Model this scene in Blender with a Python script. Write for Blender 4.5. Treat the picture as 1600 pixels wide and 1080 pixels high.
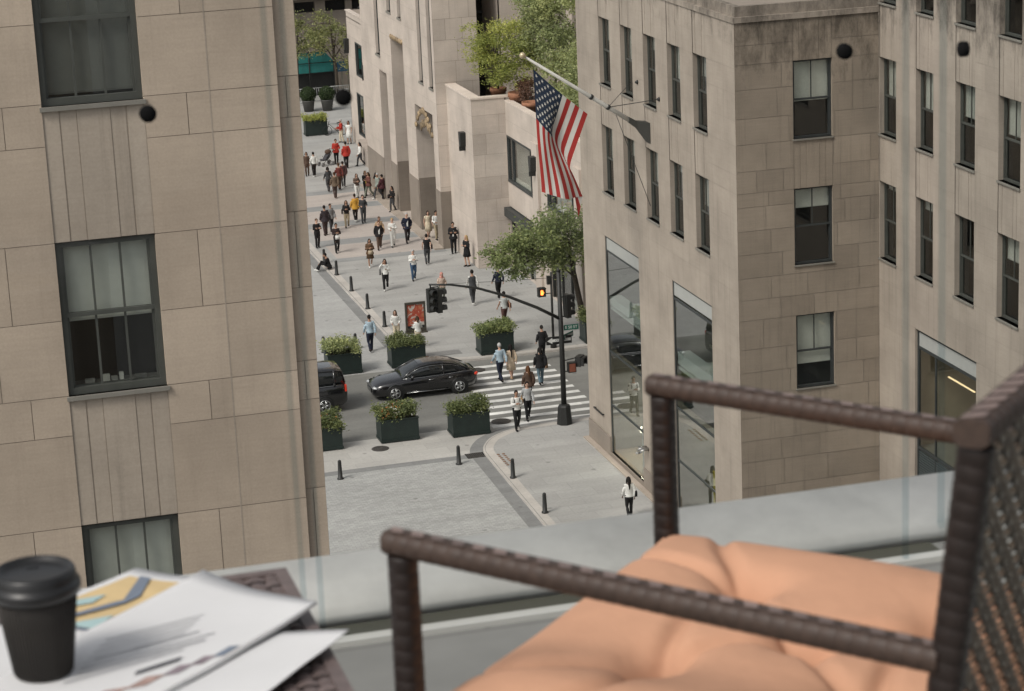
import bpy, bmesh, math, random
from math import sin, cos, pi, radians, sqrt
from mathutils import Vector, Matrix

S = bpy.context.scene
COL = S.collection
for o in list(bpy.data.objects):
    bpy.data.objects.remove(o, do_unlink=True)

# ------------------------------------------------------------------ camera
cam_d = bpy.data.cameras.new("camera")
cam = bpy.data.objects.new("camera", cam_d)
COL.objects.link(cam)
RT = Vector((0.96222, -0.26893, -0.04256))
UP = Vector((0.11081, 0.24401, 0.96342))
FW = Vector((0.24871, 0.93174, -0.26459))
m3 = Matrix((RT, UP, -FW)).transposed()
cam.matrix_world = Matrix.Translation((0, 0, 30)) @ m3.to_4x4()
cam_d.sensor_width = 36.0
cam_d.lens = 85.0
cam_d.clip_start = 0.05
cam_d.clip_end = 3000
cam_d.dof.use_dof = True
cam_d.dof.focus_distance = 95.0
cam_d.dof.aperture_fstop = 15.0
S.camera = cam

# ------------------------------------------------------------------ light
SUN_EL, SUN_AZ = radians(48), radians(-118)      # azimuth from +Y, negative = towards -X
W = bpy.data.worlds.new("World")
S.world = W
W.use_nodes = True
nt = W.node_tree
bg = nt.nodes["Background"]
sky = nt.nodes.new("ShaderNodeTexSky")
sky.sky_type = 'NISHITA'
sky.sun_disc = False
sky.sun_elevation = SUN_EL
sky.sun_rotation = SUN_AZ
sky.air_density = 1.0
sky.dust_density = 4.0
sky.ozone_density = 1.0
hs = nt.nodes.new("ShaderNodeHueSaturation")
hs.inputs["Saturation"].default_value = 0.22      # cloud-covered sky
nt.links.new(sky.outputs[0], hs.inputs["Color"])
nt.links.new(hs.outputs[0], bg.inputs[0])
bg.inputs[1].default_value = 0.11
sun_d = bpy.data.lights.new("sun", 'SUN')
sun_d.energy = 1.3
sun_d.angle = radians(16)
sun_d.color = (1.0, 0.93, 0.84)
sun = bpy.data.objects.new("sun", sun_d)
COL.objects.link(sun)
sd = Vector((sin(SUN_AZ) * cos(SUN_EL), cos(SUN_AZ) * cos(SUN_EL), sin(SUN_EL)))
sun.rotation_euler = sd.to_track_quat('Z', 'Y').to_euler()
S.view_settings.view_transform = 'Standard'
S.view_settings.look = 'None'
S.view_settings.exposure = 0.40
S.view_settings.gamma = 1.0
S.render.engine = 'CYCLES'
S.cycles.max_bounces = 8
S.cycles.transparent_max_bounces = 16

# ------------------------------------------------------------------ helpers
X, Y, Z = Vector((1, 0, 0)), Vector((0, 1, 0)), Vector((0, 0, 1))


class MB:
    """collects faces and links them as one mesh object"""
    def __init__(s):
        s.v, s.f, s.m, s.t, s.sm = [], [], [], [], []
        s.M = None

    def add(s, pts):
        b = len(s.v)
        for p in pts:
            p = Vector(p)
            s.v.append(s.M @ p if s.M else p)
        return b

    def face(s, idx, m=0, t=1.0, sm=False):
        s.f.append(tuple(idx)); s.m.append(m); s.t.append(t); s.sm.append(sm)

    def poly(s, pts, m=0, t=1.0):
        b = s.add(pts)
        s.face(range(b, b + len(pts)), m, t)

    def box(s, x0, x1, y0, y1, z0, z1, m=0, t=1.0):
        b = s.add([(x, y, z) for z in (z0, z1) for x, y in ((x0, y0), (x1, y0), (x1, y1), (x0, y1))])
        for q in ((3, 2, 1, 0), (4, 5, 6, 7), (0, 1, 5, 4), (1, 2, 6, 5), (2, 3, 7, 6), (3, 0, 4, 7)):
            s.face([b + i for i in q], m, t)

    def fbox(s, F, u0, u1, z0, z1, d0, d1, m=0, t=1.0):
        O, U, N = F
        c = [O + U * u + N * d + Z * z for z in (z0, z1) for u, d in ((u0, d0), (u1, d0), (u1, d1), (u0, d1))]
        b = s.add(c)
        for q in ((3, 2, 1, 0), (4, 5, 6, 7), (0, 1, 5, 4), (1, 2, 6, 5), (2, 3, 7, 6), (3, 0, 4, 7)):
            s.face([b + i for i in q], m, t)

    def prism(s, pts2, z0, z1, m=0, t=1.0, ms=None):
        """vertical prism over polygon (ccw)"""
        n = len(pts2)
        b = s.add([(p[0], p[1], z0) for p in pts2] + [(p[0], p[1], z1) for p in pts2])
        s.face(range(b + n, b + 2 * n), m, t)
        s.face(range(b + n - 1, b - 1, -1), m, t)
        for i in range(n):
            j = (i + 1) % n
            s.face((b + i, b + j, b + n + j, b + n + i), m if ms is None else ms, t)

    def rings(s, rs, m=0, t=1.0, cap=True, sm=True, close=True):
        n = len(rs[0])
        bs = [s.add(r) for r in rs]
        for a, b in zip(bs, bs[1:]):
            for i in range(n if close else n - 1):
                j = (i + 1) % n
                s.face((a + i, a + j, b + j, b + i), m, t, sm)
        if cap:
            s.face(range(bs[0] + n - 1, bs[0] - 1, -1), m, t)
            s.face(range(bs[-1], bs[-1] + n), m, t)

    def tube(s, pts, r, n=8, m=0, t=1.0, ref=None, sm=True, sq=False):
        pts = [Vector(p) for p in pts]
        k = len(pts)
        rs = []
        for i, p in enumerate(pts):
            tg = (pts[min(i + 1, k - 1)] - pts[max(i - 1, 0)]).normalized()
            rf = Vector(ref) if ref else (Z if abs(tg.z) < 0.9 else X)
            a = tg.cross(rf)
            if a.length < 1e-6:
                a = tg.cross(Y)
            a.normalize()
            c = a.cross(tg).normalized()
            ri = r[i] if isinstance(r, (list, tuple)) else r
            ra, rc = ri if isinstance(ri, (list, tuple)) else (ri, ri)
            off = pi / n if sq else 0
            f = sqrt(2) if (sq and n == 4) else 1
            rs.append([p + a * (ra * f * cos(2 * pi * j / n + off)) + c * (rc * f * sin(2 * pi * j / n + off)) for j in range(n)])
        s.rings(rs, m, t, True, sm)

    def lathe(s, prof, c=(0, 0, 0), n=24, m=0, t=1.0, ax=Z, sm=True, cap=True):
        c = Vector(c)
        a = ax.orthogonal().normalized()
        b = ax.cross(a)
        s.rings([[c + ax * h + (a * cos(2 * pi * j / n) + b * sin(2 * pi * j / n)) * r for j in range(n)] for r, h in prof], m, t, cap, sm)

    def ball(s, c, r, n=10, m=0, t=1.0):
        c = Vector(c)
        r = Vector(r) if not isinstance(r, (int, float)) else Vector((r, r, r))
        k = max(4, n // 2)
        s.rings([[c + Vector((r.x * sin(pi * i / k) * cos(2 * pi * j / n), r.y * sin(pi * i / k) * sin(2 * pi * j / n), -r.z * cos(pi * i / k))) for j in range(n)]
                 for i in [0.12] + list(range(1, k)) + [k - 0.12]], m, t, True)

    def build(s, name, mats, parent=None, world=False):
        me = bpy.data.meshes.new(name)
        vs = s.v
        if parent is not None and world:
            off = WLOC[parent.name]
            vs = [v - off for v in vs]
        me.from_pydata([tuple(v) for v in vs], [], s.f)
        if not isinstance(mats, (list, tuple)):
            mats = [mats]
        for mt in mats:
            me.materials.append(mt)
        me.polygons.foreach_set("material_index", s.m)
        me.polygons.foreach_set("use_smooth", s.sm)
        at = me.attributes.new("tone", 'FLOAT', 'FACE')
        at.data.foreach_set("value", s.t)
        me.update()
        o = bpy.data.objects.new(name, me)
        COL.objects.link(o)
        if parent is not None:
            o.parent = parent
        return o


WLOC = {}


def tag(o, label=None, cat=None, group=None, kind=None):
    if label: o["label"] = label
    if cat: o["category"] = cat
    if group: o["group"] = group
    if kind: o["kind"] = kind
    return o


def thing(name, label, cat, loc=(0, 0, 0), rot=0.0, group=None):
    o = bpy.data.objects.new(name, None)
    COL.objects.link(o)
    o.location = loc
    o.rotation_euler = (0, 0, rot)
    o.empty_display_size = 0.2
    WLOC[o.name] = Vector(loc)
    return tag(o, label, cat, group)


def structure(name, mb, mats):
    return tag(mb.build(name, mats), kind="structure")


def copy_tree(o, loc, rot, label, parent=None):
    c = o.copy()
    COL.objects.link(c)
    if parent is None:
        c.location = loc
        c.rotation_euler = (0, 0, rot)
        c["label"] = label
    else:
        c.parent = parent
    for ch in o.children:
        copy_tree(ch, None, None, None, c)
    return c


# ------------------------------------------------------------------ materials
MATS = {}


def mat(name, col, rough=0.7, metal=0.0, spec=0.4, var=0.10, scale=3.0, bump=0.0, bscale=40.0, coat=0.0, tone=True):
    if name in MATS:
        return MATS[name]
    m = bpy.data.materials.new(name)
    m.use_nodes = True
    n, l = m.node_tree.nodes, m.node_tree.links
    b = n["Principled BSDF"]
    b.inputs["Roughness"].default_value = rough
    b.inputs["Metallic"].default_value = metal
    b.inputs["Specular IOR Level"].default_value = spec
    b.inputs["Coat Weight"].default_value = coat
    tc = n.new("ShaderNodeTexCoord")
    nz = n.new("ShaderNodeTexNoise")
    nz.inputs["Scale"].default_value = scale
    nz.inputs["Detail"].default_value = 6
    nz.inputs["Roughness"].default_value = 0.65
    l.new(tc.outputs["Object"], nz.inputs["Vector"])
    mr = n.new("ShaderNodeMapRange")
    mr.inputs[1].default_value, mr.inputs[2].default_value = 0.3, 0.7
    mr.inputs[3].default_value, mr.inputs[4].default_value = 1 - var, 1 + var
    l.new(nz.outputs[0], mr.inputs[0])
    fac = mr.outputs[0]
    if tone:
        at = n.new("ShaderNodeAttribute")
        at.attribute_name = "tone"
        mu = n.new("ShaderNodeMath"); mu.operation = 'MULTIPLY'
        l.new(mr.outputs[0], mu.inputs[0]); l.new(at.outputs["Fac"], mu.inputs[1])
        fac = mu.outputs[0]
    vm = n.new("ShaderNodeVectorMath"); vm.operation = 'SCALE'
    vm.inputs[0].default_value = col
    l.new(fac, vm.inputs["Scale"])
    l.new(vm.outputs[0], b.inputs["Base Color"])
    if bump:
        nb = n.new("ShaderNodeTexNoise")
        nb.inputs["Scale"].default_value = bscale
        nb.inputs["Detail"].default_value = 4
        l.new(tc.outputs["Object"], nb.inputs["Vector"])
        bp = n.new("ShaderNodeBump")
        bp.inputs["Strength"].default_value = bump
        bp.inputs["Distance"].default_value = 0.02
        l.new(nb.outputs[0], bp.inputs["Height"])
        l.new(bp.outputs[0], b.inputs["Normal"])
    m["out"] = ""
    MATS[name] = m
    return m


def N(m, t, **kw):
    nd = m.node_tree.nodes.new(t)
    for k, v in kw.items():
        setattr(nd, k, v)
    return nd


def stone(name, col, streak=0.35, soot=None, spread=1.0, rough=0.85):
    """limestone: per-block tone, fine grain, rain streaks that run down, optional soot below a cornice"""
    m = bpy.data.materials.new(name)
    m.use_nodes = True
    l = m.node_tree.links
    b = m.node_tree.nodes["Principled BSDF"]
    b.inputs["Roughness"].default_value = rough
    b.inputs["Specular IOR Level"].default_value = 0.2
    tc = N(m, "ShaderNodeTexCoord")
    geo = N(m, "ShaderNodeNewGeometry")
    at = N(m, "ShaderNodeAttribute"); at.attribute_name = "tone"
    # large blotches
    n1 = N(m, "ShaderNodeTexNoise"); n1.inputs["Scale"].default_value = 0.55; n1.inputs["Detail"].default_value = 7; n1.inputs["Roughness"].default_value = 0.6
    l.new(geo.outputs["Position"], n1.inputs["Vector"])
    r1 = N(m, "ShaderNodeMapRange")
    for i, v in zip((1, 2, 3, 4), (0.3, 0.7, 0.84, 1.12)): r1.inputs[i].default_value = v
    l.new(n1.outputs[0], r1.inputs[0])
    # bedding / tooling lines
    mp = N(m, "ShaderNodeMapping"); mp.inputs["Scale"].default_value = (1.2, 1.2, 22)
    l.new(geo.outputs["Position"], mp.inputs[0])
    n2 = N(m, "ShaderNodeTexNoise"); n2.inputs["Scale"].default_value = 1.0; n2.inputs["Detail"].default_value = 5
    l.new(mp.outputs[0], n2.inputs["Vector"])
    r2 = N(m, "ShaderNodeMapRange")
    for i, v in zip((1, 2, 3, 4), (0.3, 0.7, 0.965, 1.03)): r2.inputs[i].default_value = v
    l.new(n2.outputs[0], r2.inputs[0])
    # rain streaks
    mp3 = N(m, "ShaderNodeMapping"); mp3.inputs["Scale"].default_value = (5.5, 5.5, 0.22)
    l.new(geo.outputs["Position"], mp3.inputs[0])
    n3 = N(m, "ShaderNodeTexNoise"); n3.inputs["Scale"].default_value = 1.0; n3.inputs["Detail"].default_value = 6; n3.inputs["Roughness"].default_value = 0.7
    l.new(mp3.outputs[0], n3.inputs["Vector"])
    r3 = N(m, "ShaderNodeMapRange")
    for i, v in zip((1, 2, 3, 4), (0.52, 0.78, 1.0, 1.0 - streak)): r3.inputs[i].default_value = v
    l.new(n3.outputs[0], r3.inputs[0])
    # fine grain
    n4 = N(m, "ShaderNodeTexNoise"); n4.inputs["Scale"].default_value = 28; n4.inputs["Detail"].default_value = 3
    l.new(geo.outputs["Position"], n4.inputs["Vector"])
    r4 = N(m, "ShaderNodeMapRange")
    for i, v in zip((1, 2, 3, 4), (0.3, 0.7, 0.95, 1.05)): r4.inputs[i].default_value = v
    l.new(n4.outputs[0], r4.inputs[0])
    f = at.outputs["Fac"]
    for r in (r1, r2, r3, r4):
        mu = N(m, "ShaderNodeMath", operation='MULTIPLY')
        l.new(f, mu.inputs[0]); l.new(r.outputs[0], mu.inputs[1])
        f = mu.outputs[0]
    if soot:
        z0, z1, x0 = soot
        sx = N(m, "ShaderNodeSeparateXYZ"); l.new(geo.outputs["Position"], sx.inputs[0])
        rz = N(m, "ShaderNodeMapRange")
        for i, v in zip((1, 2, 3, 4), (z0, z1, 0.0, 1.0)): rz.inputs[i].default_value = v
        l.new(sx.outputs[2], rz.inputs[0])
        n5 = N(m, "ShaderNodeTexNoise"); n5.inputs["Scale"].default_value = 1.3; n5.inputs["Detail"].default_value = 8; n5.inputs["Roughness"].default_value = 0.72
        mp5 = N(m, "ShaderNodeMapping"); mp5.inputs["Scale"].default_value = (1.6, 1.6, 0.7)
        l.new(geo.outputs["Position"], mp5.inputs[0]); l.new(mp5.outputs[0], n5.inputs["Vector"])
        ad = N(m, "ShaderNodeMath", operation='MULTIPLY_ADD'); ad.inputs[1].default_value = 0.42; 
        l.new(rz.outputs[0], ad.inputs[0]); l.new(n5.outputs[0], ad.inputs[2])
        r5 = N(m, "ShaderNodeMapRange")
        for i, v in zip((1, 2, 3, 4), (0.72, 1.0, 1.0, 0.34)): r5.inputs[i].default_value = v
        l.new(ad.outputs[0], r5.inputs[0])
        mu = N(m, "ShaderNodeMath", operation='MULTIPLY')
        l.new(f, mu.inputs[0]); l.new(r5.outputs[0], mu.inputs[1])
        f = mu.outputs[0]
    vm = N(m, "ShaderNodeVectorMath", operation='SCALE'); vm.inputs[0].default_value = col
    l.new(f, vm.inputs["Scale"])
    l.new(vm.outputs[0], b.inputs["Base Color"])
    bp = N(m, "ShaderNodeBump"); bp.inputs["Strength"].default_value = 0.10; bp.inputs["Distance"].default_value = 0.01
    l.new(n2.outputs[0], bp.inputs["Height"]); l.new(bp.outputs[0], b.inputs["Normal"])
    return m


def paving(name, col, bw, bh, mortar, jointcol=0.75, var=0.09, rough=0.8, rot=0.0, bumpy=0.0, offs=0.5, blot=0.10):
    m = bpy.data.materials.new(name)
    m.use_nodes = True
    l = m.node_tree.links
    b = m.node_tree.nodes["Principled BSDF"]
    b.inputs["Roughness"].default_value = rough
    b.inputs["Specular IOR Level"].default_value = 0.25
    geo = N(m, "ShaderNodeNewGeometry")
    mp = N(m, "ShaderNodeMapping"); mp.inputs["Rotation"].default_value = (0, 0, rot)
    l.new(geo.outputs["Position"], mp.inputs[0])
    br = N(m, "ShaderNodeTexBrick")
    br.offset = offs
    br.inputs["Scale"].default_value = 1.0
    br.inputs["Brick Width"].default_value = bw
    br.inputs["Row Height"].default_value = bh
    br.inputs["Mortar Size"].default_value = mortar
    br.inputs["Mortar Smooth"].default_value = 0.3
    br.inputs["Color1"].default_value = (1 - var, 1 - var, 1 - var, 1)
    br.inputs["Color2"].default_value = (1 + var, 1 + var, 1 + var, 1)
    br.inputs["Mortar"].default_value = (jointcol, jointcol, jointcol, 1)
    l.new(mp.outputs[0], br.inputs["Vector"])
    n1 = N(m, "ShaderNodeTexNoise"); n1.inputs["Scale"].default_value = 0.35; n1.inputs["Detail"].default_value = 8; n1.inputs["Roughness"].default_value = 0.65
    l.new(geo.outputs["Position"], n1.inputs["Vector"])
    r1 = N(m, "ShaderNodeMapRange")
    for i, v in zip((1, 2, 3, 4), (0.3, 0.7, 1 - blot, 1 + blot)): r1.inputs[i].default_value = v
    l.new(n1.outputs[0], r1.inputs[0])
    n2 = N(m, "ShaderNodeTexNoise"); n2.inputs["Scale"].default_value = 9; n2.inputs["Detail"].default_value = 5
    l.new(geo.outputs["Position"], n2.inputs["Vector"])
    r2 = N(m, "ShaderNodeMapRange")
    for i, v in zip((1, 2, 3, 4), (0.3, 0.7, 0.93, 1.07)): r2.inputs[i].default_value = v
    l.new(n2.outputs[0], r2.inputs[0])
    vo = N(m, "ShaderNodeTexVoronoi"); vo.inputs["Scale"].default_value = 0.9
    l.new(geo.outputs["Position"], vo.inputs["Vector"])
    r3 = N(m, "ShaderNodeMapRange")                        # gum and oil spots
    for i, v in zip((1, 2, 3, 4), (0.05, 0.11, 0.66, 1.0)): r3.inputs[i].default_value = v
    l.new(vo.outputs["Distance"], r3.inputs[0])
    mp4 = N(m, "ShaderNodeMapping"); mp4.inputs["Scale"].default_value = (0.16, 1.1, 1.0)
    l.new(geo.outputs["Position"], mp4.inputs[0])
    n4 = N(m, "ShaderNodeTexNoise"); n4.inputs["Scale"].default_value = 1.0; n4.inputs["Detail"].default_value = 6
    l.new(mp4.outputs[0], n4.inputs["Vector"])
    r4 = N(m, "ShaderNodeMapRange")                        # drawn-out wear
    for i, v in zip((1, 2, 3, 4), (0.35, 0.68, 1.05, 1.0 - blot)): r4.inputs[i].default_value = v
    l.new(n4.outputs[0], r4.inputs[0])
    m34 = N(m, "ShaderNodeMath", operation='MULTIPLY'); l.new(r3.outputs[0], m34.inputs[0]); l.new(r4.outputs[0], m34.inputs[1])
    m2b = N(m, "ShaderNodeMath", operation='MULTIPLY'); l.new(r2.outputs[0], m2b.inputs[0]); l.new(m34.outputs[0], m2b.inputs[1])
    r2 = m2b
    at = N(m, "ShaderNodeAttribute"); at.attribute_name = "tone"
    mu = N(m, "ShaderNodeMath", operation='MULTIPLY'); l.new(r1.outputs[0], mu.inputs[0]); l.new(r2.outputs[0], mu.inputs[1])
    mu2 = N(m, "ShaderNodeMath", operation='MULTIPLY'); l.new(mu.outputs[0], mu2.inputs[0]); l.new(at.outputs["Fac"], mu2.inputs[1])
    v1 = N(m, "ShaderNodeVectorMath", operation='SCALE'); l.new(br.outputs["Color"], v1.inputs[0]); l.new(mu2.outputs[0], v1.inputs["Scale"])
    v2 = N(m, "ShaderNodeVectorMath", operation='MULTIPLY'); l.new(v1.outputs[0], v2.inputs[0]); v2.inputs[1].default_value = col
    l.new(v2.outputs[0], b.inputs["Base Color"])
    if bumpy:
        bp = N(m, "ShaderNodeBump"); bp.inputs["Strength"].default_value = bumpy; bp.inputs["Distance"].default_value = 0.03
        l.new(br.outputs["Fac"], bp.inputs["Height"]); bp.invert = True
        l.new(bp.outputs[0], b.inputs["Normal"])
    return m


def glass(name, tint=(0.75, 0.8, 0.78), rough=0.0, refl=1.0):
    if name in MATS:
        return MATS[name]
    m = bpy.data.materials.new(name)
    m.use_nodes = True
    l = m.node_tree.links
    m.node_tree.nodes.remove(m.node_tree.nodes["Principled BSDF"])
    out = m.node_tree.nodes["Material Output"]
    tr = N(m, "ShaderNodeBsdfTransparent"); tr.inputs[0].default_value = (*tint, 1)
    gl = N(m, "ShaderNodeBsdfGlossy"); gl.inputs["Roughness"].default_value = rough
    lw_ = N(m, "ShaderNodeLayerWeight"); lw_.inputs[0].default_value = 0.5
    pw = N(m, "ShaderNodeMath", operation='POWER'); pw.inputs[1].default_value = 5.0
    l.new(lw_.outputs["Facing"], pw.inputs[0])
    ma = N(m, "ShaderNodeMath", operation='MULTIPLY_ADD'); ma.inputs[1].default_value = 0.96; ma.inputs[2].default_value = 0.04
    l.new(pw.outputs[0], ma.inputs[0])
    ml = N(m, "ShaderNodeMath", operation='MULTIPLY'); ml.inputs[1].default_value = refl; ml.use_clamp = True
    l.new(ma.outputs[0], ml.inputs[0])
    mx = N(m, "ShaderNodeMixShader")
    l.new(ml.outputs[0], mx.inputs[0]); l.new(tr.outputs[0], mx.inputs[1]); l.new(gl.outputs[0], mx.inputs[2])
    l.new(mx.outputs[0], out.inputs[0])
    MATS[name] = m
    return m


def leafmat(name, col, trans=0.45):
    if name in MATS:
        return MATS[name]
    m = bpy.data.materials.new(name)
    m.use_nodes = True
    l = m.node_tree.links
    b = m.node_tree.nodes["Principled BSDF"]
    b.inputs["Roughness"].default_value = 0.55
    b.inputs["Specular IOR Level"].default_value = 0.3
    at = N(m, "ShaderNodeAttribute"); at.attribute_name = "tone"
    hv = N(m, "ShaderNodeHueSaturation"); hv.inputs["Color"].default_value = (*col, 1)
    mr = N(m, "ShaderNodeMapRange")
    for i, v in zip((1, 2, 3, 4), (0.4, 1.6, 0.525, 0.475)): mr.inputs[i].default_value = v
    l.new(at.outputs["Fac"], mr.inputs[0]); l.new(mr.outputs[0], hv.inputs["Hue"]); l.new(at.outputs["Fac"], hv.inputs["Value"])
    l.new(hv.outputs[0], b.inputs["Base Color"])
    tl = N(m, "ShaderNodeBsdfTranslucent"); l.new(hv.outputs[0], tl.inputs[0])
    mx = N(m, "ShaderNodeMixShader"); mx.inputs[0].default_value = trans
    out = m.node_tree.nodes["Material Output"]
    l.new(b.outputs[0], mx.inputs[1]); l.new(tl.outputs[0], mx.inputs[2]); l.new(mx.outputs[0], out.inputs[0])
    MATS[name] = m
    return m


def emis(name, col, st):
    if name in MATS:
        return MATS[name]
    m = bpy.data.materials.new(name)
    m.use_nodes = True
    b = m.node_tree.nodes["Principled BSDF"]
    b.inputs["Base Color"].default_value = (*col, 1)
    b.inputs["Emission Color"].default_value = (*col, 1)
    b.inputs["Emission Strength"].default_value = st
    MATS[name] = m
    return m


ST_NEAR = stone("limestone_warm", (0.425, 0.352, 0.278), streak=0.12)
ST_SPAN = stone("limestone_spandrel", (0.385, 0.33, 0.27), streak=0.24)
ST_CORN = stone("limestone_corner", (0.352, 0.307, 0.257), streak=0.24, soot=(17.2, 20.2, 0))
ST_WEATHERED = stone("limestone_weathered", (0.290, 0.246, 0.196), streak=0.26, soot=(15.2, 19.2, 0))  # darker, dirtier stone of the corner block's face towards the terrace
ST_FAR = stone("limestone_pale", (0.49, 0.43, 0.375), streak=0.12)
ST_BASE = stone("granite_base", (0.25, 0.215, 0.18), streak=0.1)
JOINT = mat("mortar", (0.25, 0.205, 0.16), 0.9)
JOINT_L = mat("mortar_light", (0.27, 0.235, 0.20), 0.9)
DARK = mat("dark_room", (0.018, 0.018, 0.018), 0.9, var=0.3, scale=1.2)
FRAME = mat("bronze_green_frame", (0.062, 0.066, 0.058), 0.5, var=0.15)
FRAME2 = mat("dark_window_frame", (0.035, 0.04, 0.04), 0.5, var=0.15)
PANE = glass("window_glass", (0.89, 0.905, 0.885), 0.0, 1.25)
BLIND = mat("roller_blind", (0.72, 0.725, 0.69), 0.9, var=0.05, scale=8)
BLACK = mat("black_paint", (0.012, 0.013, 0.013), 0.4, var=0.2)
BLACKM = mat("black_iron", (0.02, 0.021, 0.02), 0.5, var=0.2, scale=12)
RD = random.Random(7)


# ------------------------------------------------------------------ facade tools
def cells(u0, u1, z0, z1, ops):
    us, zs = {u0, u1}, {z0, z1}
    hit = [o for o in ops if o[0] < u1 and o[1] > u0 and o[2] < z1 and o[3] > z0]
    if not hit:
        return [(u0, u1, z0, z1)]
    for o in hit:
        for u in o[:2]:
            if u0 < u < u1: us.add(u)
        for z in o[2:4]:
            if z0 < z < z1: zs.add(z)
    us, zs = sorted(us), sorted(zs)
    res = []
    for a, b in zip(us, us[1:]):
        for c, d in zip(zs, zs[1:]):
            um, zm = (a + b) / 2, (c + d) / 2
            if not any(o[0] < um < o[1] and o[2] < zm < o[3] for o in hit):
                res.append((a, b, c, d))
    return res


def fquad(mb, F, u0, u1, z0, z1, d, m=0, t=1.0):
    O, U, Nn = F
    b = O + Nn * d
    mb.poly([b + U * u0 + Z * z0, b + U * u1 + Z * z0, b + U * u1 + Z * z1, b + U * u0 + Z * z1], m, t)


def ashlar(mb, F, u0, u1, z0, z1, ops, courses, rng, blen=(0.9, 1.8), gap=0.006, spread=0.08, rd=0.25, joints=None, d=0.0, vgap=None, ms=0):
    """stone face with real joints; ops = openings (u0,u1,z0,z1). material 0 stone, 1 mortar"""
    vg = gap if vgap is None else vgap
    for c in cells(u0, u1, z0, z1, ops):
        fquad(mb, F, *c, d - 0.015, 1)
    for i, (a, b) in enumerate(zip(courses, courses[1:])):
        a, b = max(a, z0), min(b, z1)
        if b - a < 0.02:
            continue
        if joints:
            js = [j for j in joints(i) if u0 < j < u1]
        else:
            js, u = [], u0 + rng.uniform(0.3, 1.0) * blen[1]
            while u < u1 - 0.25:
                js.append(u); u += rng.uniform(*blen)
        e = [u0] + js + [u1]
        for p, q in zip(e, e[1:]):
            tt = 1 + rng.uniform(-spread, spread)
            for c in cells(p + vg, q - vg, a + gap, b - gap, ops):
                fquad(mb, F, *c, d, ms, tt)
    O, U, Nn = F
    for o in ops:
        r = o[4] if len(o) > 4 else rd
        a, b = O + Nn * d, O + Nn * (d - r)
        ua, ub, za, zb = o[:4]
        for (p, q) in (((ua, za), (ub, za)), ((ub, za), (ub, zb)), ((ub, zb), (ua, zb)), ((ua, zb), (ua, za))):
            if p[1] == q[1] == z0:
                pass
            mb.poly([a + U * p[0] + Z * p[1], a + U * q[0] + Z * q[1], b + U * q[0] + Z * q[1], b + U * p[0] + Z * p[1]], ms, 0.95)


def sash_window(parent, F, u0, u1, z0, z1, rd, nv=2, fr=0.07, blind=0.5, frame=FRAME, lower_v=True, sill=0.05, rail=None, top_only=False, blind_tone=1.0):
    mb = MB()
    zm = (z0 + z1) / 2 if rail is None else rail
    D0, D1 = -rd - 0.04, -rd + 0.05
    mb.fbox(F, u0, u0 + fr, z0, z1, D0, D1); mb.fbox(F, u1 - fr, u1, z0, z1, D0, D1)
    mb.fbox(F, u0 + fr, u1 - fr, z1 - fr, z1, D0, D1); mb.fbox(F, u0 + fr, u1 - fr, z0, z0 + fr * 1.2, D0, D1)
    mb.fbox(F, u0 + fr, u1 - fr, zm - 0.03, zm + 0.03, D0 + 0.01, D1 - 0.012)
    # stiles of the two sashes
    for (a, b, dd) in ((zm + 0.03, z1 - fr, 0.0), (z0 + fr * 1.2, zm - 0.03, -0.03)):
        mb.fbox(F, u0 + fr, u0 + fr + 0.035, a, b, D0 + 0.02 + dd, D1 - 0.025 + dd); mb.fbox(F, u1 - fr - 0.035, u1 - fr, a, b, D0 + 0.02 + dd, D1 - 0.025 + dd)
        if a < zm and not lower_v:
            continue
        for k in range(1, nv):
            uc = u0 + fr + (u1 - u0 - 2 * fr) * k / nv
            mb.fbox(F, uc - 0.016, uc + 0.016, a, b, D0 + 0.025 + dd, D1 - 0.03 + dd)
    w = mb.build("window", frame, parent, True)
    p = MB()
    p.fbox(F, u0 + fr, u1 - fr, zm, z1 - fr, D0 + 0.040, D0 + 0.046)
    p.fbox(F, u0 + fr, u1 - fr, z0 + fr, zm, D0 + 0.010, D0 + 0.016)
    sub(p, "pane", PANE, w, parent)
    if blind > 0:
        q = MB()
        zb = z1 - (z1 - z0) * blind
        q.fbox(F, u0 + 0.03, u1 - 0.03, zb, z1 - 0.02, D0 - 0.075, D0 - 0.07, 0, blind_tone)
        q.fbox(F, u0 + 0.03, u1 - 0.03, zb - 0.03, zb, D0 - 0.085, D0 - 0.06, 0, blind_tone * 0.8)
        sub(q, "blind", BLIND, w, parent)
    if sill:
        q = MB()
        q.fbox(F, u0 - 0.03, u1 + 0.03, z0 - sill, z0, -rd, 0.05, 0, 1.0)
        sub(q, "sill", SILL, w, parent)
    return w


def sub(mb, name, mats, part, root):
    """child of a part; geometry given in world space (root sits at its location, part unrotated at root origin)"""
    off = WLOC[root.name]
    mb.v = [v - off for v in mb.v]
    return mb.build(name, mats, part)


SILL = mat("window_sill", (0.20, 0.19, 0.165), 0.7)


def spandrel(mb, F, u0, u1, z0, z1, d, ribs, rng):
    """fluted panel under a window"""
    fquad(mb, F, u0, u1, z0, z1, d, 0, 0.97)
    w = u1 - u0
    for (a, b, h) in ribs:
        mb.fbox(F, u0 + w * a, u0 + w * b, z0 + 0.004, z1 - 0.004, d, d + h, 0, 1 + rng.uniform(-0.04, 0.04))
    O, U, Nn = F
    for uu in (u0, u1):
        mb.poly([O + U * uu + Z * z0, O + U * uu + Z * z1, O + U * uu + Z * z1 + Nn * d, O + U * uu + Z * z0 + Nn * d], 0, 0.9)


RIBS = [(0.0, 0.16, 0.012), (0.175, 0.33, 0.008), (0.335, 0.66, 0.016), (0.665, 0.815, 0.008), (0.83, 1.0, 0.012)]

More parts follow.
